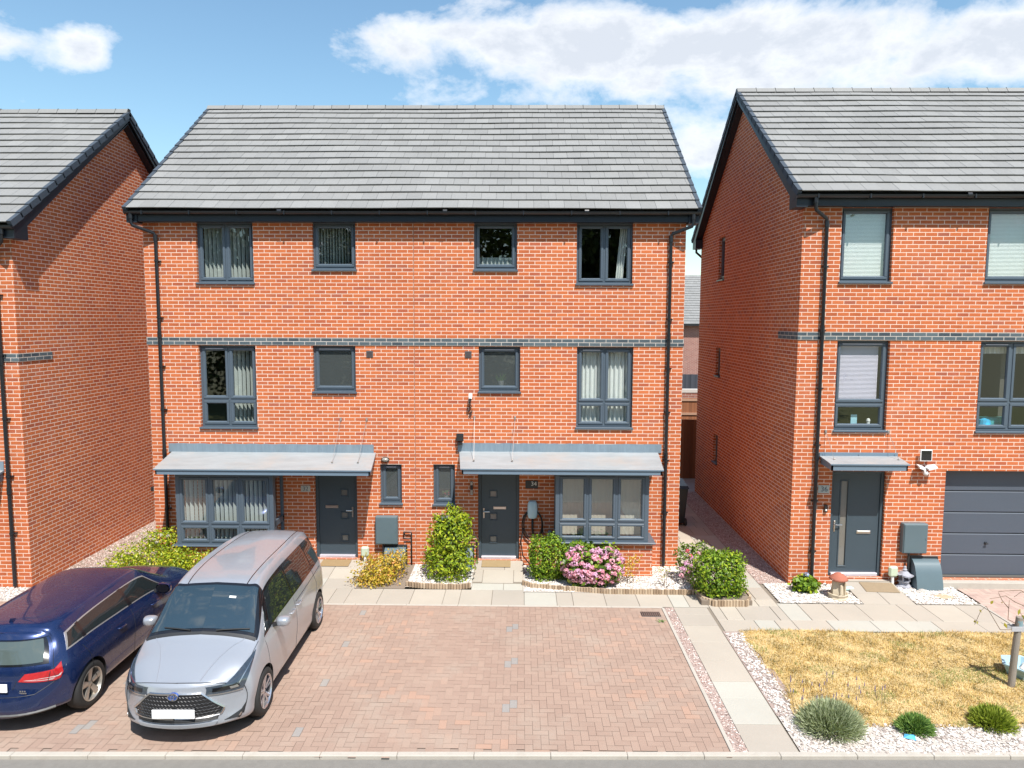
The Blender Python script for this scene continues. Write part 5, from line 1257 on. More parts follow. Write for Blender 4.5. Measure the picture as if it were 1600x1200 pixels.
# sapling, stake, tub
o = empty('wooden_stake', (14.74, -4.73, 0), 'weathered grey wooden tree stake standing in the dry lawn', 'stake')
m = MB(); m.tube([(-.02, 0, -.05), (0, 0, .5), (.03, 0, 1.02)], [.047, .045, .043], 14); m.build('post', noisy('weathered_wood', (.17, .15, .125), (.36, .32, .28), 45, .9, .5, .004, ), o)
m = MB(); m.tube([(.028, 0, .90), (.03, 0, .975)], .0455, 14); m.build('blue_band', plain('blue_grey_band', (.20, .30, .33), .6, var=.2), o)
m = MB(); m.box(-.10, .32, -.052, -.044, .83, .90, 0, b=.002); m.box(-.10, .32, .044, .052, .83, .90, 0, b=.002); m.build('strap', plain('grey_rubber_strap', (.42, .42, .44), .6), o)
o = plant('sapling', (15.02, -4.72, 0), 'thin young sapling tied to the wooden stake with a few yellowing leaves', 'sapling')
m = MB(); m.tube([(0, 0, 0), (.01, 0, .9), (-.02, .02, 1.7), (0, 0, 2.3)], [.017, .014, .010, .006], 8)
m.build('trunk', M_bark, o, smooth=True)
m = MB(); U = lambda px, py: ((px-1578)/113+14.68-15.02, .0, 1.01-(py-965)/113*1.02)
for pts in ([(1604, 985), (1571, 968), (1571, 950), (1571, 937)], [(1604, 950), (1580, 940), (1565, 930), (1553, 933), (1540, 935)], [(1604, 985), (1560, 985), (1535, 947), (1527, 955), (1519, 977)], [(1606, 940), (1600, 925), (1588, 924), (1578, 932)], [(1606, 930), (1587, 921), (1553, 923)], [(1606, 990), (1598, 975), (1590, 957)], [(1571, 950), (1560, 938), (1553, 925)]):
    m.tube([U(*p) for p in pts], [.006-.004*i/len(pts) for i in range(len(pts))], 5)
m.build('branch', M_bark, o, smooth=True)
m = MB(); rd = random.Random(3)
for px, py, s in ((1544, 941, .035), (1568, 978, .04), (1588, 956, .05), (1596, 965, .05), (1519, 972, .03), (1527, 955, .025), (1523, 974, .025), (1560, 941, .018)):
    c = Vector(U(px, py)); t = Vector((rd.uniform(-1, 1), rd.uniform(-.5, .5), -1)).normalized(); q = t.cross(Vector((rd.uniform(-.3, .3), -1, .2))).normalized()
    m.add([tuple(c-t*s), tuple(c+q*s*.5+Vector((0, .01, 0))), tuple(c+t*s), tuple(c-q*s*.5)], [(0, 1, 2), (0, 2, 3)], 0, rd.random())
m.build('leaf', leafmat('sapling_leaf', [(0, (.20, .22, .03)), (1, (.42, .34, .03))]), o)
o = empty('planter_tub', (15.10, -4.40, 0), 'pale blue hexagonal tub lying on the lawn behind the wooden stake', 'tub')
m = MB(); m.lathe([(.20, 0), (.27, .16), (.29, .16), (.29, .18), (.245, .18), (.18, .04), (.001, .04)], (0, 0, 0), 6, 'z'); m.build('tub', plain('pale_blue_plastic', (.36, .52, .58), .5, var=.15), o)
m = MB(); rd = random.Random(2)
for k in range(7): x, y = rd.uniform(-.13, .13), rd.uniform(-.13, .13); m.lathe([(.001, .05), (.03, .07), (.035, .10), (.001, .14)], (x, y, rd.uniform(0, .03)), 7, 'z')
m.build('stone', plain('tub_stones', (.6, .55, .5), .8, var=.3), o)
m = MB(); m.add([(0, 0, .02), (.13, -.05, .015), (.16, .03, .04), (.05, .07, .03), (.08, 0, .06)], [(0, 1, 4), (1, 2, 4), (2, 3, 4), (3, 0, 4)]); m.add([(.14, -.03, .01), (.19, -.05, .01), (.19, 0, .02), (.15, .01, .035)], [(0, 1, 2, 3)], 1)
o = m.build('litter_wrapper', [plain('wrapper_blue', (.10, .42, .72), .35), M_white]); o.location = (12.50, -6.04, 0); tag(o, 'crumpled blue wrapper lying on the chippings left of the small round shrub', 'litter')

# doormats, drain, ornaments
def mat_(x, y, w, d_, z, rz, slope, label, col):
    m = MB(); rd = random.Random(int(x*9)); nx = 26
    m.box(-w/2, w/2, -d_/2, d_/2, 0, .014, 0, b=.004)
    for k in range(int(d_/.03)):
        yy = -d_/2+.015+k*.03; m.box(-w/2+.01, w/2-.01, yy-.006, yy+.006, .013, .018)
    o = m.build('doormat', noisy('coir_%d' % int(x*10), tuple(c*.7 for c in col), col, 120, .95, .6, .004)); o.location = (x, y, z); o.rotation_euler = (slope, 0, rz)
    tag(o, label, 'doormat')
sl_ = math.atan(.105/1.1)
mat_(7.22, -.20, .60, .30, .104, 0, sl_, 'brown coir doormat in front of the door of number 34', (.42, .31, .17))
mat_(3.87, -.22, .60, .30, .098, 0, sl_, 'brown doormat at the door of number 32 beside the silver car', (.40, .28, .15))
mat_(14.62, -1.22, .62, .36, .068, -.06, math.atan(.09/.7), 'flat worn brown mat on the path before the door of number 36', (.38, .29, .19))
m = MB(); m.box(9.86, 10.20, -2.50, -2.29, -.01, .004, 0, b=.003)
for k in range(9): m.box(9.875+k*.036, 9.893+k*.036, -2.485, -2.305, .003, .010, 1)
o = m.build('drain_grate', [M_trim, plain('rusty_iron', (.16, .10, .08), .8, var=.3)]); tag(o, 'rectangular rusty drain grate in the top right corner of the driveway', 'drain')
o = empty('fountain_ornament', (13.66, -1.60, 0), 'cream stone fountain ornament with a red brown domed top on pale gravel', 'ornament')
M_cream = noisy('cream_stone', (.42, .34, .24), (.66, .58, .44), 25)
m = MB(); m.lathe([(.001, 0), (.17, 0), (.18, .03), (.165, .06), (.185, .11), (.17, .12), (.15, .09), (.001, .09)], (0, 0, 0), 10, 'z'); m.build('basin', M_cream, o)
m = MB(); m.add([(-.12, -.06, .09), (.10, -.08, .09), (.13, .08, .09), (-.10, .09, .09), (-.10, -.03, .34), (.09, -.05, .36), (.11, .06, .37), (-.08, .07, .36), (0, -.13, .12), (.0, -.08, .34)],
      [(0, 8, 9, 4), (8, 1, 5, 9), (1, 2, 6, 5), (2, 3, 7, 6), (3, 0, 4, 7), (4, 9, 5, 6, 7)]); m.box(-.02, .02, -.14, -.09, .10, .30, 0, b=.01); m.box(.07, .10, -.12, -.06, .10, .34, 0, b=.01); m.build('column', M_cream, o)
m = MB(); m.lathe([(.001, .0), (.14, .0), (.17, .02), (.15, .05), (.10, .10), (.05, .13), (.001, .14)], (0, 0, .36), 14, 'z'); m.build('dome', noisy('red_dome', (.30, .10, .07), (.46, .17, .11), 18), o, smooth=True)
o = empty('garden_lantern', (15.20, -1.02, 0), 'small grey pagoda shaped stone lantern beside the gas meter cover', 'ornament')
M_stone = noisy('grey_stone', (.26, .26, .30), (.44, .44, .48), 30)
m = MB(); m.lathe([(.001, 0), (.16, 0), (.16, .04), (.12, .06), (.10, .07), (.10, .12), (.13, .13), (.13, .15), (.001, .15)], (0, 0, 0), 4, 'z'); m.build('base', M_stone, o)
m = MB(); 
for sx in (-.06, .06):
    for sy in (-.06, .06): m.box(sx-.015, sx+.015, sy-.015, sy+.015, .15, .24)
m.build('light_chamber', M_stone, o)
m = MB(); rings = [(.145, .26, 1.25), (.10, .275, 1.0), (.06, .32, 1.0), (.0, .34, 1)]
n = 16; vs = []
for rr0, zz0, k in rings:
    for i in range(n):
        a = 2*PI*i/n+PI/4; c4 = abs(math.cos(2*(a-PI/4)))**3; q = rr0*(1+.18*c4); vs.append((q*math.cos(a), q*math.sin(a), zz0+(.03*c4 if k > 1.1 else 0)))
m.add(vs, [(i*n+k, i*n+(k+1) % n, (i+1)*n+(k+1) % n, (i+1)*n+k) for i in range(3) for k in range(n)]); m.add([(x, y, z-.02) for x, y, z in vs[:n]], [tuple(range(n))[::-1]])
m.lathe([(.03, .33), (.045, .36), (.02, .39), (.03, .41), (.001, .44)], (0, 0, 0), 10, 'z'); m.build('pagoda_roof', M_stone, o)
def marker(x, y, label):
    o = empty('marker_post', (x, y, 0), label, 'marker post', 'white posts with pale green heads')
    m = MB(); m.tube([(0, 0, 0), (0, 0, .24)], .028, 10); m.build('post', M_white, o)
    m = MB(); m.box(-.085, .085, -.05, .04, .22, .43, 0, b=.03); a = m.build('head', plain('pale_green_plastic', (.50, .56, .42), .45, var=.04), o, smooth=False)
marker(4.47, -.13, 'white post with pale green head beside the front door of number 32'); marker(14.97, -1.02, 'white post with pale green head right of the front door of number 36')
def rock(x, y, s, col, label, seed, group=None):
    m = MB(); rd = random.Random(seed); V = []
    for k, (r_, z_) in enumerate(((.5, 0), (.95, .25), (.9, .6), (.45, .9))):
        for i in range(8): a = 2*PI*i/8; q = s*r_*rd.uniform(.75, 1.15); V.append((q*math.cos(a), q*.8*math.sin(a), s*z_*rd.uniform(.85, 1.1)))
    m.add(V, [(j*8+i, j*8+(i+1) % 8, (j+1)*8+(i+1) % 8, (j+1)*8+i) for j in range(3) for i in range(8)]+[tuple(range(24, 32))]); o = m.build('rock', noisy('rock_%d' % seed, tuple(c*.75 for c in col), col, 22)); o.location = (x, y, .0); tag(o, label, 'rock', group)
G_ = 'small rocks edging the path of number 36'
rock(15.02, -1.18, .07, (.62, .58, .66), 'lilac white rock nearest the pale green marker post at number 36', 1, G_)
rock(15.03, -1.36, .075, (.66, .66, .58), 'cream rock second from the front of the path edge row at number 36', 2, G_)
rock(15.06, -1.55, .08, (.74, .73, .72), 'white rock at the front end of the path edge row at number 36', 3, G_)
rock(15.42, -1.25, .07, (.50, .46, .42), 'grey brown rock in front of the pagoda lantern', 4, G_)
rock(15.62, -1.33, .06, (.68, .66, .62), 'pale rock at the foot of the sloping meter cover', 5, G_)
m = MB(); m.lathe([(.001, .0), (.10, .0), (.14, .012), (.06, .02), (.001, .022)], (0, 0, 0), 14, 'z'); o = m.build('sandstone_disc', noisy('sandstone', (.42, .31, .20), (.55, .43, .30), 30)); o.location = (15.68, -1.52, .014); o.scale = (1.25, .8, 1); tag(o, 'flat sandy brown stone lying on the white pebbles below the meter cover', 'stone')
m = MB(); m.tube([(0, 0, .05), (.08, .06, .07), (.16, .05, .05), (.22, .12, .04)], .008, 6); m.lathe([(.001, .10), (.03, .09), (.035, .04), (.02, 0)], (-.02, .02, 0), 10, 'z'); o = m.build('solar_garden_light', M_trim); o.location = (13.50, -1.12, .01); tag(o, 'small dark garden spotlight fallen beside the small hydrangea', 'garden light')
m = MB(); m.box(0, .26, 0, .10, 0, .05, 0, b=.01); o = m.build('plastic_tray', plain('pale_turquoise', (.42, .62, .60), .5)); o.location = (13.86, -1.30, .03); o.rotation_euler = (0, 0, .1); tag(o, 'pale turquoise tray between the fountain ornament and the worn mat', 'tray')

# bins, fence, houses behind
o = empty('wheelie_bin', (11.62, 3.2, 0), 'black wheelie bin in the shaded passage between the two houses', 'bin')
m = MB(); m.add([(-.22, -.25, .08), (.22, -.25, .08), (.22, .25, .04), (-.22, .25, .04), (-.28, -.32, .98), (.28, -.32, .98), (.28, .33, .98), (-.28, .33, .98)], [(0, 1, 5, 4), (1, 2, 6, 5), (2, 3, 7, 6), (3, 0, 4, 7), (0, 3, 2, 1)]); m.build('body', M_black, o)
m = MB(); m.add([(-.30, -.36, .98), (.30, -.36, .98), (.30, .35, .98), (-.30, .35, .98), (-.27, -.32, 1.05), (.27, -.32, 1.05), (.27, .33, 1.10), (-.27, .33, 1.10)], [(0, 1, 5, 4), (1, 2, 6, 5), (2, 3, 7, 6), (3, 0, 4, 7), (4, 5, 6, 7)]); m.build('lid', M_black, o)
for s in (-.25, .25): m = MB(); m.lathe([(.001, -.03), (.09, -.03), (.10, 0), (.09, .03), (.001, .03)], (s, -.20, .10), 16, 'x'); m.build('wheel', M_rubber, o)
o = empty('wall_bracket', (0, .35, 1.38), 'small black bracket on the side wall at the left corner of the middle house', 'bracket')
m = MB(); m.box(-.20, -.001, -.12, .12, .10, .19, 0, b=.01); m.tube([(-.16, 0, .10), (-.01, 0, -.30)], .014, 8); m.build('arm', M_black, o)
def fence(x0, x1, y, h, mat, label, rails, name='timber_fence'):
    o = empty(name, ((x0+x1)/2, y, 0), label, 'fence'); m = MB(); rd = random.Random(5); x = x0-(x0+x1)/2; e = -x
    while x < e: m.box(x+.002, x+.098, -.012, .012, 0, h+rd.uniform(-.004, .004), 0, rd.random()); x += .10
    m.build('board', mat, o)
    r = MB(); 
    for z in rails: r.box(-e, e, -.045, -.013, z-.04, z+.04, 0, rd.random())
    if rails: r.build('rail', M_railw, o)
    for xx in (-e+.05, e-.05): p = MB(); p.box(xx-.05, xx+.05, -.07, .05, 0, h+.05); p.build('post', mat, o)
M_fence = tinted('brown_fence_board', [(0, (.20, .085, .045)), (1, (.33, .14, .07))], mott=.3); M_railw = tinted('pale_rail', [(0, (.42, .26, .18)), (1, (.50, .33, .24))])
M_char = tinted('charcoal_fence', [(0, (.03, .035, .045)), (1, (.06, .065, .08))])
fence(11.03, 16.0, 8.35, 1.95, M_fence, 'lower brown timber fence across the end of the passage, standing in shadow', ())
fence(10.0, 17.0, 10.6, 2.40, M_fence, 'tall sunlit brown timber fence with pale rails behind the passage', (1.84, 2.34))
fence(12.0, 26, 27, 2.0, M_char, 'distant dark grey fence below the far houses', (), 'panel_fence')
m = MB(); m.box(9.8, 17.2, 10.8, 11.0, 0, 2.58); m.box(9.8, 17.2, 10.78, 11.02, 2.58, 2.70, 1); o = m.build('brick_garden_wall', [M_brickFar, plain('coping_pale', (.55, .53, .50), .8)]); tag(o, 'brick garden wall with pale coping behind the tall timber fence', 'wall')
def far_house(x0, x1, y, ze, zr, label, dep=8, win=()):
    o = house_empty(((x0+x1)/2, y, 0), label, 'house', 'houses far behind the gap'); m = MB()
    m.quad((x0, y, 0), (x1, y, 0), (x1, y, ze), (x0, y, ze)); gable(m, x0, y, y+dep, ze, zr, y+dep/2, z0=0); gable(m, x1, y, y+dep, ze, zr, y+dep/2, z0=0); m.quad((x0, y+dep, 0), (x1, y+dep, 0), (x1, y+dep, ze), (x0, y+dep, ze)); m.build('wall', M_brickFar, o)
    r = MB(); roof_slope(r, x0-.2, x1+.2, y-.3, ze-.1, y+dep/2, zr, 16, sag=0); r.add([(x0-.2, y+dep/2, zr), (x1+.2, y+dep/2, zr), (x1+.2, y+dep+.3, ze-.1), (x0-.2, y+dep+.3, ze-.1)], [(0, 1, 2, 3)]); ro = r.build('roof', M_tile, o)
    g_ = MB(); g_.box(x0-.2, x1+.2, y-.42, y-.28, ze-.22, ze-.10); g_.tube([(19.80, y-.35, ze-.2), (19.84, y-.2, ze-.6), (19.93, y-.06, ze-.7), (19.93, y-.06, 0)], .05, 8); g_.build('gutter', M_black, o)
    for (a, b, c, d_) in win:
        f = MB(); f.box(a, b, y-.05, y-.002, c, d_); f.box(a+.48*(b-a), a+.52*(b-a), y-.07, y-.05, c, d_); fo = f.build('window', M_frame, o)
        p = MB(); p.quad((a+.08, y-.052, c+.08), (b-.08, y-.052, c+.08), (b-.08, y-.052, d_-.08), (a+.08, y-.052, d_-.08)); p.build('pane', M_cglass, fo)
far_house(14.5, 24, 30, 5.05, 7.6, 'pinkish brick house seen far off in the gap between the middle and right houses', win=((19.30, 19.66, 3.75, 4.85), (22, 23, 3.6, 4.8)))
far_house(10, 32, 44, 6.0, 9.1, 'grey roofed house behind the pinkish brick one in the gap')

# trees over the road (they are what the upper windows mirror)
TREE = leafmat('tree_leaf', [(0, (.018, .035, .007)), (.5, (.05, .085, .014)), (1, (.11, .15, .03))], rough=.6)
o = plant('broadleaf_tree', (0, -30, 0), 'tall dark green tree over the road mirrored in the upper windows', 'tree', 'trees over the road mirrored in the glass')
rd = random.Random(4); bl_ = [(rd.uniform(-2.6, 2.6), rd.uniform(-1.8, 1.8), rd.uniform(4, 11.5), rd.uniform(1.2, 2.2), rd.uniform(1.2, 2.0), rd.uniform(1.0, 1.7)) for _ in range(16)]+[(0, 0, 3.0, 2.6, 2, 1.4), (1, 0, 1.6, 2.6, 2, 1.3), (-1.5, .3, 1.5, 2.2, 1.6, 1.4)]
leaves('crown', TREE, o, bl_, 9000, .34, .22, 40, inner=.3, lump=.15)
m = MB(); m.tube([(0, 0, 0), (.1, 0, 3), (-.1, .1, 7), (0, 0, 10)], [.32, .25, .15, .05], 10)
for k in range(7): a = k*.9; m.tube([(0, 0, 3+k*.8), (math.cos(a)*1.2, math.sin(a), 4.2+k*.8), (math.cos(a)*2.2, math.sin(a)*1.6, 5.2+k*.8)], [.12, .08, .03], 6)
m.build('trunk', M_bark, o, smooth=True)
for (x, y, s, rz_) in ((-5, -29, 1.05, 1.3), (-10, -31, 1.1, 2.1), (4.5, -30.5, 1.15, 4.0), (9, -29, 1.1, 5.2), (13.5, -31, 1.2, .6), (18, -30, 1.1, 3.1), (23, -31, 1.15, 3.9), (-15, -30, 1.1, .9), (2.2, -33, 1.3, 2.2), (11.2, -33, 1.3, 1.5), (-7.5, -33, 1.3, .2), (20.5, -33, 1.3, 2.9)):
    c = copy_tree(o); c.location = (x, y, 0); c.rotation_euler.z = rz_; c.scale = (s, s, s)

# ================================================================ CARS
class CarSurf:
    """body surface from a control net. stations: list of (y, [(x,z,dy)...9]) ; front cap profile yc(z)"""
    def __init__(s, st, cap0, cap1, p0=2.6, p1=2.6):
        s.P = np.array([[(x, y+dy, z) for (x, z, dy) in rows] for y, rows in st], float); s.nu, s.nv = s.P.shape[:2]
        s.cap0, s.cap1, s.p0, s.p1 = cap0, cap1, p0, p1
    @staticmethod
    def cr(A, t):
        n = len(A); i = int(min(max(math.floor(t), 0), n-2)); f = t-i
        p0 = A[i-1] if i > 0 else 2*A[0]-A[1]; p1, p2 = A[i], A[i+1]; p3 = A[i+2] if i+2 < n else 2*A[-1]-A[-2]
        return 0.5*((2*p1)+(-p0+p2)*f+(2*p0-5*p1+4*p2-p3)*f*f+(-p0+3*p1-3*p2+p3)*f**3)
    def loft(s, u, v):
        cols = np.array([CarSurf.cr(s.P[:, k], u) for k in range(s.nv)]); p = CarSurf.cr(cols, v); p[0] = max(p[0], 0); 
        if v >= s.nv-1-1e-6: p[0] = 0
        return p
    def S(s, u, v):
        """u<0: front cap (u=-1 centre line .. 0 edge); u in 0..nu-1 loft; u>nu-1: rear cap to nu"""
        if 0 <= u <= s.nu-1: return s.loft(u, v)
        if u < 0: e = s.loft(0, v); q = 1+u; prof, pw = s.cap0, s.p0
        else: e = s.loft(s.nu-1, v); q = s.nu-u; prof, pw = s.cap1, s.p1
        zs = [a for a, b in prof]; yc = np.interp(e[2], zs, [b for a, b in prof])
        # ease: centre bulge fades out to the edge curve
        return np.array([e[0]*q, yc+(e[1]-yc)*(abs(q)**pw), e[2]])
    def nrm(s, u, v):
        h = .02; lim = s.nu-.001
        def at(a, b): return s.S(min(max(a, -.999), lim), min(max(b, 0.01), s.nv-1))
        a = at(u+h, v)-at(u-h, v); b = at(u, v+h)-at(u, v-h); n = np.cross(a, b); l = np.linalg.norm(n)
        n = n/l if l > 1e-9 else np.array([0, 0, 1.]);
        c = s.S(u, v) if True else None
        ctr = np.array([0, (s.P[0, 0, 1]+s.P[-1, 0, 1])/2, .6])
        if 0 <= u <= s.nu-1: ref = np.array([c[0], 0, c[2]-.7])
        else: ref = np.array([0, c[1]-ctr[1], 0])
        return n if n@ref > 0 else -n
def car_body(parent, cs, mat, wheels, name='body', du=5, dv=5, dc=8):
    m = MB(); nu, nv = cs.nu, cs.nv
    U = [-1+i/dc for i in range(dc)]+[i/du for i in range((nu-1)*du+1)]+[nu-1+(i+1)/dc for i in range(dc)]
    V = [j/dv for j in range((nv-1)*dv+1)]
    grid = {}
    def vid(u_i, v_i, side):
        u, v = U[u_i], V[v_i]; p = cs.S(u, v)
        if abs(p[0]) < 1e-5: side = 1; p[0] = 0
        k = (u_i, v_i, side)
        if k not in grid: grid[k] = len(m.v); m.v.append((p[0]*side, p[1], p[2]))
        return grid[k]
    for side in (1, -1):
        for i in range(len(U)-1):
            for j in range(len(V)-1):
                q = [vid(i, j, side), vid(i+1, j, side), vid(i+1, j+1, side), vid(i, j+1, side)]
                if side < 0: q = q[::-1]
                q2 = []
                for a in q:
                    if a not in q2: q2.append(a)
                if len(q2) >= 3: m.f.append(tuple(q2)); m.m.append(0); m.t.append(.5)
    o = m.build(name, [mat, M_trim], None)
    # cut wheel wells
    for (wy, wz, wr, xi) in wheels:
        for side in (1, -1):
            c = MB(); c.lathe([(.001, side*xi), (wr, side*xi), (wr, side*1.2), (.001, side*1.2)], (0, wy, wz), 40, 'x'); co = c.build('cutter', M_trim)
            bm = o.modifiers.new('b', 'BOOLEAN'); bm.operation = 'DIFFERENCE'; bm.object = co; bm.solver = 'EXACT'
            bpy.context.view_layer.update(); dg = bpy.context.evaluated_depsgraph_get(); me = bpy.data.meshes.new_from_object(o.evaluated_get(dg))
            o.modifiers.clear(); old = o.data; o.data = me; me.name = name; bpy.data.objects.remove(co)
    me = o.data
    for p in me.polygons:      # faces inside the wells are black trim
        c = p.center
        for (wy, wz, wr, xi) in wheels:
            if math.hypot(c.y-wy, c.z-wz) < wr+.004 and abs(c.x) < 1.0 and c.z < wz+wr+.01:
                n = p.normal
                if abs(n.x) > .9 and abs(abs(c.x)-xi) < .01 or (abs(n.x) < .35 and abs(math.hypot(c.y-wy, c.z-wz)-wr) < .012): p.material_index = 1
        if c.z < .19: p.material_index = 1
    me.polygons.foreach_set('use_smooth', [True]*len(me.polygons))
    if hasattr(me, 'set_sharp_from_angle'): me.set_sharp_from_angle(angle=math.radians(38))
    o.parent = parent; return o
def patch(cs, quads, off, name, mat, parent, sides=(1,), n=(8, 6), skirt=.006, mats=None, smooth=True):
    """patches on the body surface; each quad = 4 (u,v) corners; lifted by off and closed back to the body"""
    if len(sides) > 1 and not any(c[0] <= -.99 or c[0] >= cs.nu-.02 or c[1] >= cs.nv-1.02 for q in quads for c in q):
        return [patch(cs, quads, off, name, mat, parent, (s_,), n, skirt, mats, smooth) for s_ in sides][0]
    m = MB()
    for side in sides:
        for q in quads:
            q = [np.array(c, float) for c in q]; nu, nv = n; top = []; bot = []
            for i in range(nu+1):
                for j in range(nv+1):
                    a, b = i/nu, j/nv; uv = (q[0]*(1-a)+q[1]*a)*(1-b)+(q[3]*(1-a)+q[2]*a)*b
                    p = cs.S(*uv); nn = cs.nrm(*uv); top.append(p+nn*off); bot.append(p-nn*skirt)
            W_ = lambda p: (p[0]*side, p[1], p[2]); base = len(m.v); k = nv+1
            fs = [(i*k+j, (i+1)*k+j, (i+1)*k+j+1, i*k+j+1) for i in range(nu) for j in range(nv)]
            N = len(top); edge = [i*k for i in range(nu+1)]+[nu*k+j for j in range(1, nv+1)]+[i*k+nv for i in range(nu-1, -1, -1)]+[j for j in range(nv-1, 0, -1)]
            for a, b in zip(edge, edge[1:]+edge[:1]): fs.append((a, N+a, N+b, b))
            # orient by comparing to the surface normal
            p0, p1, p2 = top[fs[0][0]], top[fs[0][1]], top[fs[0][2]]; fn = np.cross(p1-p0, p2-p0); ok = fn@cs.nrm(*(q[0]*.9+q[2]*.1)) > 0
            if side < 0: ok = not ok
            if not ok: fs = [f[::-1] for f in fs]
            m.add([W_(p) for p in top+bot], fs)
    o = m.build(name, mat, parent)
    weighted(o, 50) if smooth else None
    return o
def seam(cs, pts, r, parent, name='panel_gap', mat=None, sides=(1, -1), off=-.001, sub=6):
    if len(sides) > 1 and not any(c[0] <= -.98 or c[1] >= cs.nv-1.02 for c in pts):
        return [seam(cs, pts, r, parent, name, mat, (s_,), off, sub) for s_ in sides][0]
    m = MB()
    for side in sides:
        P = []
        for a, b in zip(pts, pts[1:]):
            for k in range(sub): t = k/sub; uv = (a[0]+(b[0]-a[0])*t, a[1]+(b[1]-a[1])*t); p = cs.S(*uv)+cs.nrm(*uv)*off; P.append((p[0]*side, p[1], p[2]))
        p = cs.S(*pts[-1]); P.append((p[0]*side, p[1], p[2])); m.tube(P, r, 5)
    return m.build(name, mat or M_trim, parent)
def wheel(parent, x, y, R, side, w, style, mat):
    o = empty('wheel', (x, y, R)); o.parent = parent; o.location = (x, y, R)
    t = MB(); r = R; h = w/2; t.lathe([(R*.70, -h+.01), (R*.80, -h), (R*.95, -h+.012), (R*.995, -h+.035), (R, -h*.3), (R, h*.3), (R*.995, h-.035), (R*.95, h-.012), (R*.80, h), (R*.70, h-.01)], (0, 0, 0), 48, 'x')
    t.build('tyre', M_rubber, o, smooth=True)
    m = MB(); s = side
    m.lathe([(R*.70, s*h*.86), (R*.715, s*h*.96), (R*.69, s*h*.98), (R*.655, s*h*.80), (R*.65, -s*h*.5)], (0, 0, 0), 48, 'x')
    b = MB(); b.lathe([(R*.66, -s*h*.2), (.001, -s*h*.2)], (0, 0, 0), 32, 'x'); b.lathe([(.12, s*h*.05), (.115, s*h*.2), (.001, s*h*.2)], (0, 0, 0), 24, 'x'); b.build('brake_disc', plain('dark_disc', (.05, .05, .05), .5) if 'dark_disc' not in bpy.data.materials else bpy.data.materials['dark_disc'], o)
    nsp = 5
    for k in range(nsp):
        a = 2*PI*k/nsp+.3
        subs = ((-.20, .045), (.20, .045)) if style == 'twin' else ((0, .085),)
        for da, hw in subs:
            # spoke from hub to rim, wider towards the rim
            r0, r1 = R*.14, R*.67; a0, a1 = a+da*.55, a+da
            c0 = (r0*math.cos(a0), r0*math.sin(a0)); c1 = (r1*math.cos(a1), r1*math.sin(a1)); d = (c1[0]-c0[0], c1[1]-c0[1]); L = math.hypot(*d); n = (-d[1]/L, d[0]/L)
            w0, w1 = (.018, .020) if style == 'twin' else (.030, .052); xf, xb = s*h*.80, s*h*.35; xh = s*h*.62
            v = [(xh, c0[0]+n[0]*w0, c0[1]+n[1]*w0), (xf, c1[0]+n[0]*w1, c1[1]+n[1]*w1), (xf, c1[0]-n[0]*w1, c1[1]-n[1]*w1), (xh, c0[0]-n[0]*w0, c0[1]-n[1]*w0)]
            v2 = [(xb, p[1]+0, p[2]) for p in v]; vm = [((xh+s*.012), c0[0], c0[1]), ((xf+s*.010), c1[0], c1[1])]
            fs = [(0, 1, 9, 8), (8, 9, 2, 3), (0, 4, 5, 1), (3, 2, 6, 7), (1, 5, 6, 2)]
            m.add(v+v2+vm, fs)
    m.lathe([(.001, s*(h*.72)), (R*.09, s*(h*.70)), (R*.16, s*h*.62), (R*.17, s*h*.35)], (0, 0, 0), 24, 'x')
    a = m.build('rim', mat, o); weighted(a, 30); return o

def mirror(parent, cs_p, side, mat, s=1.0):
    m = MB(); x, y, z = cs_p; rings = [(-.10, .03, .03), (-.085, .075, .055), (-.03, .105, .075), (.02, .11, .078), (.045, .105, .072)]
    n = 14; vs = []
    for dy, rx, rz_ in rings:
        for k in range(n):
            a = 2*PI*k/n; ca, sa = math.cos(a), math.sin(a); ca = math.copysign(abs(ca)**.6, ca); sa = math.copysign(abs(sa)**.6, sa)
            vs.append((x+side*(.13+rx*ca*s), y+dy*s, z+.06+rz_*sa*s))
    m.add(vs, [(i*n+k, i*n+(k+1) % n, (i+1)*n+(k+1) % n, (i+1)*n+k) for i in range(len(rings)-1) for k in range(n)]+[tuple(range(n))[::-1]])
    o = m.build('mirror', mat, parent, smooth=True)
    g = MB(); g.add([(x+side*(.13+.098*math.cos(2*PI*k/n)*s), y+.044*s, z+.06+.066*math.sin(2*PI*k/n)*s) for k in range(n)], [tuple(range(n))]); g.build('mirror_glass', M_cglossblack, o)
    a = MB(); a.add([(x-side*.03, y-.04, z-.02), (x-side*.03, y+.04, z-.02), (x+side*.08, y+.02, z+.01), (x+side*.08, y-.03, z+.01), (x-side*.03, y-.03, z+.03), (x-side*.03, y+.03, z+.03), (x+side*.08, y+.02, z+.05), (x+side*.08, y-.03, z+.05)], [(0, 1, 2, 3), (7, 6, 5, 4), (0, 3, 7, 4), (1, 5, 6, 2)]); a.build('stalk', M_trim, o)
    return o

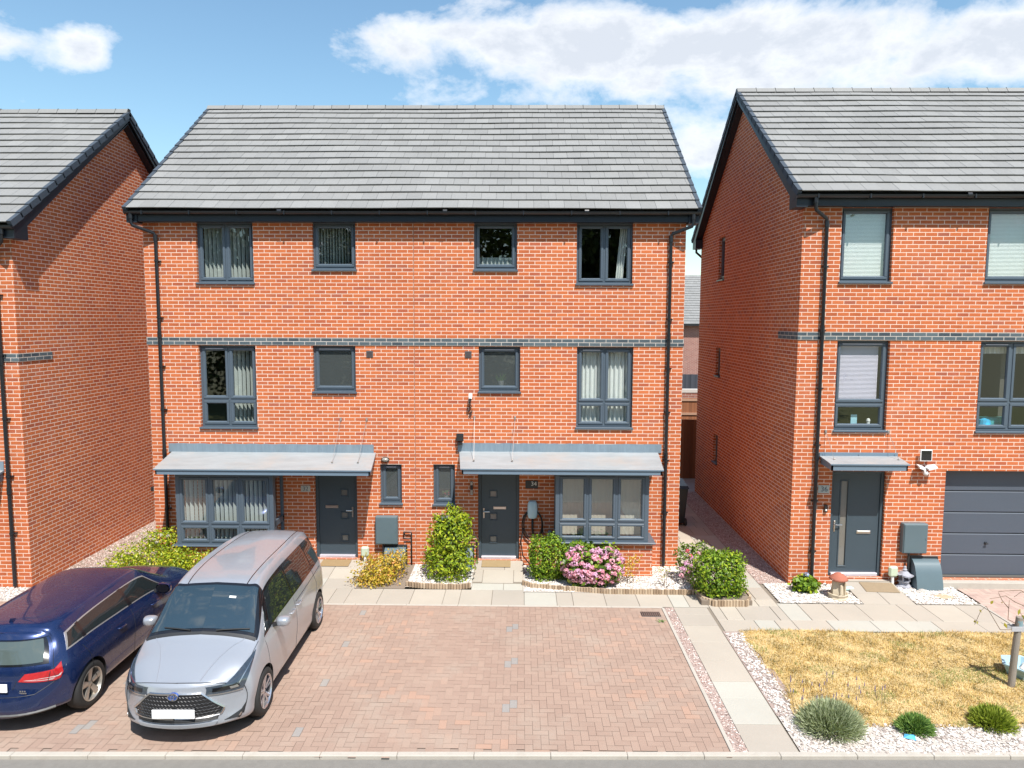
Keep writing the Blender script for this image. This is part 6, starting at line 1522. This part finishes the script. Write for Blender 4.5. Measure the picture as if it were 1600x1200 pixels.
# ---- silver people carrier, nose to the road (local y grows from nose to tail)
sv = empty('silver_mpv', (3.60, -6.44, 0), 'silver people carrier parked nose to the road with a blank white number plate', 'car', 'cars parked on the block paved driveway', rz=0.020)
k = .955
def R9(y, *rows):
    rows = [(r[0]*k, r[1]*k, (r[2] if len(r) > 2 else 0)*k) for r in rows]; return (y*k, rows)
zb = .17
SV = CarSurf([
 R9(.10, (0, .25, .02), (.42, .25, .03), (.67, .28, .10), (.735, .40, .20), (.75, .545, .24), (.67, .715, .16), (.48, .79, .05), (.26, .815, .0), (0, .822, -.02)),
 R9(.42, (0, zb), (.50, zb), (.775, .21), (.825, .40), (.835, .62), (.75, .83), (.57, .925), (.30, .955), (0, .965)),
 R9(.66, (0, zb), (.55, zb), (.80, .21), (.845, .42), (.850, .68), (.795, .92), (.63, 1.005), (.34, 1.045), (0, 1.06)),
 R9(.84, (0, zb), (.55, zb), (.80, .21), (.845, .42), (.855, .70), (.805, .975), (.70, 1.075), (.38, 1.13), (0, 1.15)),
 R9(1.10, (0, zb), (.55, zb), (.80, .21), (.845, .42), (.858, .72), (.812, 1.00), (.665, 1.31), (.40, 1.375), (0, 1.40)),
 R9(1.42, (0, zb), (.55, zb), (.80, .21), (.845, .42), (.860, .72), (.815, 1.02), (.615, 1.555), (.43, 1.610), (0, 1.635)),
 R9(2.00, (0, zb), (.55, zb), (.80, .21), (.845, .42), (.862, .72), (.818, 1.03), (.605, 1.635), (.45, 1.69), (0, 1.715)),
 R9(2.80, (0, zb), (.55, zb), (.80, .21), (.845, .42), (.862, .72), (.818, 1.05), (.600, 1.635), (.45, 1.69), (0, 1.715)),
 R9(3.50, (0, zb), (.55, zb), (.80, .22), (.840, .43), (.855, .72), (.800, 1.06), (.580, 1.605), (.43, 1.665), (0, 1.690)),
 R9(3.92, (0, zb+.04), (.50, zb+.04), (.77, .26), (.815, .45), (.830, .74), (.770, 1.06), (.545, 1.54), (.40, 1.61), (0, 1.635)),
 R9(4.06, (0, .24, .02), (.45, .24, .02), (.69, .30), (.745, .46), (.755, .74), (.700, 1.05), (.50, 1.40, -.04), (.37, 1.46, -.06), (0, 1.49, -.06))],
 [(0, .06*k), (.25*k, .03*k), (.36*k, .0), (.58*k, .0), (.70*k, .02*k), (.78*k, .05*k), (.82*k, .08*k), (2, .2*k)],
 [(0, 4.10*k), (.3*k, 4.14*k), (.6*k, 4.15*k), (1.0*k, 4.12*k), (1.5*k, 4.0*k), (2, 4*k)])
WR_ = .302
swy = (.83*k, 3.53*k)
body = car_body(sv, SV, M_silver, [(swy[0], WR_, .345, .60), (swy[1], WR_, .345, .60)])
WS = [(3.02, 6.06), (3.02, 8.0), (4.86, 8.0), (4.86, 6.10)]
patch(SV, [((2.93, 5.62), (2.93, 8.0), (4.98, 8.0), (4.98, 5.80))], .003, 'windscreen_surround', M_cglossblack, sv, (1, -1), (14, 10))
patch(SV, [((3.18, 6.02), (3.18, 8.0), (4.86, 8.0), (4.86, 6.12))], .008, 'windscreen', M_wscreen, sv, (1, -1), (12, 10))
patch(SV, [((3.55, 5.10), (8.95, 5.10), (9.02, 5.88), (4.7, 5.88))], .003, 'side_window_surround', M_cglossblack, sv, (1, -1), (26, 5))
patch(SV, [((3.75, 5.16), (4.28, 5.16), (4.42, 5.66), (4.36, 5.66))], .007, 'quarter_window', M_cglass, sv, (1, -1), (5, 4))
patch(SV, [((4.42, 5.15), (6.28, 5.15), (6.22, 5.80), (4.98, 5.80))], .008, 'side_window', M_cglass, sv, (1, -1), (12, 4))
patch(SV, [((6.38, 5.15), (7.62, 5.18), (7.52, 5.80), (6.32, 5.80))], .008, 'side_window', M_cglass, sv, (1, -1), (10, 4))
patch(SV, [((7.78, 5.22), (8.82, 5.30), (8.80, 5.78), (7.68, 5.80))], .008, 'side_window', M_cglass, sv, (1, -1), (8, 4))
patch(SV, [((10.1, 5.2), (10.99, 5.2), (10.99, 6.6), (10.2, 6.3))], .006, 'rear_window', M_cglass, sv, (1, -1), (8, 8))
patch(SV, [((9.6, 3.9), (10.45, 3.9), (10.2, 5.0), (9.5, 5.0))], .008, 'tail_light', M_red, sv, (1, -1), (8, 6))
# headlights sweep from the grille corner up the wing
hl = patch(SV, [((-.48, 4.72), (.12, 4.42), (.46, 5.42), (-.36, 5.62)), ((.12, 4.42), (1.10, 4.74), (2.30, 5.22), (.46, 5.42))], .007, 'headlight', M_lens, sv, (1,), (12, 6))
hl2 = patch(SV, [((-.48, 4.72), (.12, 4.42), (.46, 5.42), (-.36, 5.62)), ((.12, 4.42), (1.10, 4.74), (2.30, 5.22), (.46, 5.42))], .007, 'headlight', M_lens, sv, (-1,), (12, 6))
for o_, sd_ in ((hl, 1), (hl2, -1)):
    patch(SV, [((-.36, 4.90), (.12, 4.72), (.14, 5.05), (-.30, 5.28))], .011, 'lamp_unit', M_cglossblack, o_, (sd_,), (8, 4))
    patch(SV, [((-.10, 4.82), (.04, 4.76), (.05, 4.95), (-.08, 5.04))], .015, 'projector', M_chrome, o_, (sd_,), (4, 4))
    patch(SV, [((-.46, 4.71), (.12, 4.42), (.14, 4.48), (-.44, 4.78))], .013, 'daytime_strip', M_chrome, o_, (sd_,), (8, 2))
    patch(SV, [((.2, 4.86), (1.6, 5.04), (1.7, 5.09), (.2, 4.92))], .012, 'chrome_strip', M_chrome, o_, (sd_,), (8, 2))
# grille: chrome outline, mesh and lower bars
gr_ = patch(SV, [((-1, 2.55), (-.32, 2.62), (-.27, 3.55), (-1, 3.55)), ((-1, 3.55), (-.27, 3.55), (-.54, 4.92), (-1, 4.96))], .005, 'grille', M_cglossblack, sv, (1, -1), (8, 6))
def gseam(pts, r, mat, nm): return seam(SV, pts, r, gr_, nm, mat, (1, -1), .008)
gseam([(-1, 4.99), (-.53, 4.95), (-.255, 3.58), (-.29, 3.05)], .015, M_chrome, 'chrome_outline')
gseam([(-.99, 3.02), (-.29, 3.00)], .010, M_chrome, 'chrome_bar')
m = MB()
for r_ in range(7):
    v = 3.16+r_*.255; lim = -.28 if v < 3.55 else -.28-(v-3.55)*.19
    u = -1+(.03 if r_ % 2 else 0.0)
    while u < lim-.03:
        for sgn in (1, -1):
            a, b, c = SV.S(u, v), SV.S(u+.03, v+.07), SV.S(u+.06, v); m.tube([(p[0]*sgn, p[1]-.009, p[2]) for p in (a, b, c)], .0045, 4, caps=False)
        u += .06
m.build('mesh', plain('grille_mesh', (.035, .036, .04), .45), gr_)
for v in (2.68, 2.78, 2.88): seam(SV, [(-1, v), (-.31, v)], .006, gr_, 'bar', M_trim, (1, -1), .010)
patch(SV, [((-1, 2.02), (-.33, 2.1), (-.31, 2.48), (-1, 2.42))], .022, 'bumper_lip', M_silver, sv, (1, -1), (10, 3))
# fog lamp corners
for sd_ in (1, -1):
    f_ = patch(SV, [((-.20, 2.35), (.18, 2.15), (.28, 3.3), (.06, 2.95))], .006, 'fog_lamp_surround', M_trim, sv, (sd_,), (8, 6)); patch(SV, [((.0, 2.36), (.08, 2.40), (.10, 2.60), (.02, 2.58))], .012, 'fog_lamp', M_chrome, f_, (sd_,), (4, 4))
patch(SV, [((.24, 2.5), (.32, 2.5), (.36, 4.5), (.30, 4.5))], .007, 'bumper_crease', M_trim, sv, (1, -1), (2, 10))
# plate and badge
m = MB(); m.box(-.255, .255, -.034, -.020, .405, .515, 0, b=.004); m.build('number_plate', M_plate, sv)
bz = .672
def ring(rx, rz_, t, m, c=(0, 0), y0=-.034, n=32):
    vs = []
    for i in range(n):
        a = 2*PI*i/n
        for rr_, yy in ((1-t/rx, y0), (1, y0), (1, y0+.012), (1-t/rx, y0+.012)): 
            q = rr_; vs.append((c[0]+rx*q*math.cos(a), yy, c[1]+rz_*q*math.sin(a)))
    m.add(vs, [(i*4+j, ((i+1) % n)*4+j, ((i+1) % n)*4+(j+1) % 4, i*4+(j+1) % 4) for i in range(n) for j in range(4)])
bd = MB(); bd.add([(.062*math.cos(2*PI*i/32), -.026, bz+.044*math.sin(2*PI*i/32)) for i in range(32)], [tuple(range(32))]); bd.add([(.062*math.cos(2*PI*i/32), y, bz+.044*math.sin(2*PI*i/32)) for y in (-.026, .01) for i in range(32)], [(i, (i+1) % 32, 32+(i+1) % 32, 32+i) for i in range(32)])
bo = bd.build('badge', M_badge, sv)
m = MB(); ring(.064, .046, .009, m, (0, bz)); ring(.021, .040, .007, m, (0, bz+.001)); ring(.046, .017, .007, m, (0, bz+.015)); m.build('emblem', M_chrome, bo)
# seams, handles, rails, wipers, wheels, mirrors
seam(SV, [(.02, 5.0), (.02, 6.2), (.02, 7.2), (.02, 8)], .006, sv, 'panel_gap'); seam(SV, [(.6, 4.98), (1.4, 5.18), (2.4, 5.35), (2.95, 5.45)], .004, sv, 'panel_gap')
seam(SV, [(3.55, 4.9), (3.75, 3.6), (3.95, 2.2)], .004, sv, 'panel_gap'); seam(SV, [(6.33, 5.05), (6.36, 3.5), (6.36, 2.1)], .004, sv, 'panel_gap'); seam(SV, [(7.72, 5.1), (7.9, 4.4), (7.75, 3.6)], .004, sv, 'panel_gap'); seam(SV, [(6.4, 4.86), (8.6, 4.90)], .0045, sv, 'panel_gap')
seam(SV, [(4.98, 7.02), (6, 7.02), (8, 7.02), (9.7, 7.0)], .007, sv, 'roof_seam', M_cglossblack)
seam(SV, [(.10, 6.95), (1.1, 6.75), (2.2, 6.5), (2.85, 6.35)], .005, sv, 'hood_crease', M_silver, sub=10, off=.002)
seam(SV, [(4.2, 2.02), (7.4, 2.02)], .012, sv, 'sill_trim', M_trim)
for u in (6.12, 6.52): 
    m = MB(); p = SV.S(u, 4.68)
    for sd_ in (1, -1): m.tube([((p[0]-.01)*sd_, p[1]-.09, p[2]), ((p[0]+.028)*sd_, p[1]-.075, p[2]), ((p[0]+.030)*sd_, p[1]+.075, p[2]), ((p[0]-.01)*sd_, p[1]+.09, p[2])], .012, 8)
    m.build('door_handle', M_silver, sv, smooth=True)
for y_ in swy:
    for sd_ in (1, -1): wheel(sv, sd_*.735, y_, WR_, sd_, .19, 'twin', M_alloy)
for sd_ in (1, -1): mirror(sv, (.78*sd_, 1.28, .98), sd_, M_silver, .86)
m = MB()
for a, b in (((3.08, 7.5, 1), (3.30, 6.25, 1)), ((3.08, 7.6, -1), (3.28, 6.6, -1))):
    P = [(SV.S(a[0]+(b[0]-a[0])*t, a[1]+(b[1]-a[1])*t)+np.array([0, -.012, .016]))*np.array([a[2], 1, 1]) for t in (0, .25, .5, .75, 1)]; m.tube([tuple(p) for p in P], .009, 6)
m.build('wiper', M_trim, sv)
patch(SV, [((2.80, 5.75), (3.03, 5.75), (3.03, 8.0), (2.86, 8.0))], .004, 'cowl', M_trim, sv, (1, -1), (3, 12))
p = SV.S(9.1, 7.9); m = MB(); m.add([(0, p[1]-.10, p[2]-.01), (-.03, p[1]+.03, p[2]-.01), (.03, p[1]+.03, p[2]-.01), (0, p[1]+.04, p[2]+.06), (0, p[1]-.02, p[2]+.03)], [(0, 1, 4), (0, 4, 2), (1, 3, 4), (4, 3, 2), (1, 2, 3)]); m.build('aerial', M_trim, sv)
m = MB(); p = SV.S(4.35, 7.2); m.quad((p[0]+.0, p[1]-.002, p[2]+.012), (p[0]-.09, p[1]-.002, p[2]+.020), (p[0]-.09, p[1]+.02, p[2]+.038), (p[0], p[1]+.02, p[2]+.032)); m.build('tax_sticker', M_white, sv)

# ---- blue hatchback, tail to the road (local y grows from tail to nose)
M_chromeline = plain('satin_chrome_line', (.42, .41, .40), .3, metal=.5)
bh = empty('blue_hatchback', (1.18, -6.26, 0), 'dark blue hatchback parked tail to the road, left of the silver car', 'car', 'cars parked on the block paved driveway', rz=-0.004)
k = .95
BH = CarSurf([
 R9(.20, (0, .24, -.04), (.45, .24, -.02), (.70, .28, .08), (.775, .44, .14), (.785, .62, .12), (.715, .86, .06), (.60, 1.09, .22), (.47, 1.225, .22), (0, 1.265, .14)),
 R9(.50, (0, .20), (.5, .20), (.80, .25), (.865, .44), (.880, .68), (.815, .90), (.635, 1.18, .05), (.49, 1.295, .03), (0, 1.33, .0)),
 R9(1.00, (0, .18), (.55, .18), (.83, .23), (.875, .44), (.892, .70), (.830, .925), (.635, 1.25), (.49, 1.335), (0, 1.365)),
 R9(1.60, (0, .18), (.55, .18), (.83, .23), (.875, .44), (.890, .70), (.835, .925), (.63, 1.28), (.49, 1.36), (0, 1.385)),
 R9(2.25, (0, .18), (.55, .18), (.83, .23), (.875, .44), (.890, .69), (.835, .915), (.625, 1.285), (.49, 1.365), (0, 1.388)),
 R9(2.60, (0, .18), (.55, .18), (.83, .23), (.875, .44), (.890, .68), (.832, .905), (.63, 1.235), (.48, 1.315), (0, 1.338)),
 R9(2.98, (0, .18), (.55, .18), (.83, .23), (.875, .44), (.888, .67), (.825, .885), (.665, 1.065), (.46, 1.125), (0, 1.150)),
 R9(3.28, (0, .18), (.55, .18), (.83, .23), (.875, .44), (.885, .66), (.815, .86), (.68, .945), (.44, .985), (0, 1.005)),
 R9(3.75, (0, .18), (.55, .18), (.82, .23), (.865, .44), (.875, .63), (.785, .80), (.62, .88), (.38, .925), (0, .940)),
 R9(4.10, (0, .18), (.5, .18), (.78, .24), (.83, .42), (.83, .58), (.70, .72), (.55, .79), (.33, .83), (0, .845)),
 R9(4.22, (0, .22), (.42, .22), (.66, .28, -.06), (.70, .42, -.1), (.69, .55, -.12), (.60, .66, -.04), (.46, .72), (.26, .75), (0, .76))],
 [(0, .04*k), (.26*k, .03*k), (.34*k, .0), (.46*k, -.01), (.54*k, .02*k), (.60*k, .055*k), (.82*k, .09*k), (.90*k, .13*k), (1.10*k, .22*k), (1.25*k, .33*k), (1.30*k, .335*k)],
 [(0, 4.24*k), (.4*k, 4.31*k), (.6*k, 4.31*k), (.76*k, 4.25*k), (2, 4.2*k)], p0=3.2)
bwy = (.80*k, (.80+2.63)*k); BR_ = .305
car_body(bh, BH, M_navy, [(bwy[0], BR_, .345, .62), (bwy[1], BR_, .345, .62)])
patch(BH, [((-.999, 5.14), (-.04, 5.14), (-.03, 6.56), (-.999, 6.56))], .004, 'rear_window_surround', M_cglossblack, bh, (1, -1), (10, 8))
patch(BH, [((-.999, 5.24), (-.12, 5.24), (-.08, 6.48), (-.999, 6.48))], .009, 'rear_window', carglass('rear_glass', (.10, .13, .125)), bh, (1, -1), (10, 8))
patch(BH, [((-.999, 6.62), (.12, 6.58), (.45, 6.95), (-.999, 7.25))], .016, 'spoiler', M_navy, bh, (1, -1), (14, 4), skirt=.02)
patch(BH, [((.88, 5.26), (6.02, 5.115), (4.93, 5.90), (1.14, 5.86))], .003, 'side_window_surround', M_chromeline, bh, (1, -1), (24, 5))
patch(BH, [((.97, 5.32), (1.64, 5.29), (1.62, 5.81), (1.22, 5.78))], .008, 'quarter_window', M_cglass, bh, (1, -1), (7, 5))
patch(BH, [((1.76, 5.285), (3.42, 5.235), (3.36, 5.85), (1.74, 5.81))], .008, 'side_window', M_cglass, bh, (1, -1), (12, 5))
patch(BH, [((3.56, 5.23), (5.90, 5.17), (4.88, 5.83), (3.48, 5.85))], .008, 'side_window', M_cglass, bh, (1, -1), (12, 5))
patch(BH, [((1.64, 5.26), (1.76, 5.26), (1.74, 5.85), (1.62, 5.84)), ((3.42, 5.20), (3.56, 5.20), (3.48, 5.87), (3.36, 5.87))], .0075, 'pillar', M_cglossblack, bh, (1, -1), (3, 6))
patch(BH, [((4.95, 6.15), (4.95, 8), (6.9, 8), (6.9, 5.95))], .006, 'windscreen', M_wscreen, bh, (1, -1), (12, 10))
tl = patch(BH, [((-.52, 4.42), (-.05, 4.18), (.02, 4.80), (-.40, 4.78)), ((-.05, 4.18), (.32, 4.45), (.46, 4.98), (.02, 4.80))], .009, 'tail_light', M_red, bh, (1,), (10, 6))
tl2 = patch(BH, [((-.52, 4.42), (-.05, 4.18), (.02, 4.80), (-.40, 4.78)), ((-.05, 4.18), (.32, 4.45), (.46, 4.98), (.02, 4.80))], .009, 'tail_light', M_red, bh, (-1,), (10, 6))
for t_, sd_ in ((tl, 1), (tl2, -1)):
    patch(BH, [((-.44, 4.46), (-.08, 4.27), (.25, 4.46), (-.02, 4.46))], .012, 'lamp_strip', plain('lamp_strip_%d' % (sd_+1), (.62, .50, .50), .15, coat=1), t_, (sd_,), (8, 2))
    seam(BH, [(-.14, 4.2), (-.04, 4.82)], .004, t_, 'lamp_gap', M_trim, (sd_,), .010)
    seam(BH, [(-.03, 4.2), (-.02, 4.82)], .002, t_, 'lamp_gap', M_trim, (sd_,), .010)
seam(BH, [(-.999, 3.55), (-.30, 3.55), (-.05, 4.15)], .004, bh, 'panel_gap'); seam(BH, [(.02, 4.8), (.10, 5.4), (.12, 6.5)], .004, bh, 'panel_gap')
seam(BH, [(1.50, 5.05), (1.65, 4.3), (1.72, 3.5), (1.95, 2.4)], .004, bh, 'panel_gap'); seam(BH, [(3.45, 5.05), (3.45, 3.5), (3.45, 2.2)], .004, bh, 'panel_gap'); seam(BH, [(6.3, 4.9), (6.2, 3.5), (6.1, 2.2)], .004, bh, 'panel_gap')
seam(BH, [(.5, 4.72), (2.5, 4.75), (5, 4.72), (7.2, 4.66)], .003, bh, 'body_crease', M_navy); seam(BH, [(2.4, 2.75), (4.2, 2.85), (5.8, 2.8)], .004, bh, 'body_crease', M_navy)
seam(BH, [(-.999, 2.02), (-.2, 2.02), (0, 2.05)], .020, bh, 'rear_valance', plain('grey_valance', (.09, .09, .09), .55)); seam(BH, [(-.999, 3.95), (-.62, 3.95), (-.55, 4.42)], .003, bh, 'panel_gap')
m = MB(); m.box(-.255, .255, .015, .032, .575, .68, 0, b=.004); m.build('number_plate', M_plate, bh)
p = BH.S(-.46, 3.75)
m = MB()
for kx_, w_ in ((0, .022), (.028, .022), (.056, .022)): m.box(p[0]-.03+kx_, p[0]-.03+kx_+w_-.004, p[1]-.008, p[1]-.004, p[2]+.018, p[2]+.036)
for kx_ in range(5): m.box(p[0]-.06+kx_*.024, p[0]-.042+kx_*.024, p[1]-.008, p[1]-.004, p[2]-.006, p[2]+.010)
m.build('rear_lettering', M_chrome, bh)
for u in (2.95, 5.1):
    m = MB(); p = BH.S(u, 4.50) if u < 4 else BH.S(4.65, 4.50)
    for sd_ in (1, -1): m.tube([((p[0]-.01)*sd_, p[1]-.09, p[2]), ((p[0]+.026)*sd_, p[1]-.07, p[2]+.003), ((p[0]+.028)*sd_, p[1]+.07, p[2]+.003), ((p[0]-.01)*sd_, p[1]+.09, p[2])], .012, 8)
    m.build('door_handle', M_navy, bh, smooth=True)
for y_ in bwy:
    for sd_ in (1, -1): wheel(bh, sd_*.745, y_, BR_, sd_, .205, 'five', M_alloy2)
for sd_ in (1, -1):
    o_ = mirror(bh, (.79*sd_, 0, 0), sd_, M_navy); o_.scale = (1, -1, 1); o_.location = (0, 2.52, .88)
m = MB(); m.tube([(0, .235, .905), (.12, .225, .90), (.36, .235, .905)], .010, 6); m.build('wiper', M_trim, bh)
p = BH.S(1.15, 7.99); m = MB(); m.add([(0, p[1]+.10, p[2]-.01), (-.03, p[1]-.04, p[2]-.01), (.03, p[1]-.04, p[2]-.01), (0, p[1]-.05, p[2]+.05)], [(0, 1, 3), (0, 3, 2), (1, 2, 3)]); m.build('aerial', M_navy, bh)
seam(BH, [(5.0, 8.0), (5.0, 7.0), (4.9, 6.2)], .004, bh, 'panel_gap')
bpy.context.view_layer.update()
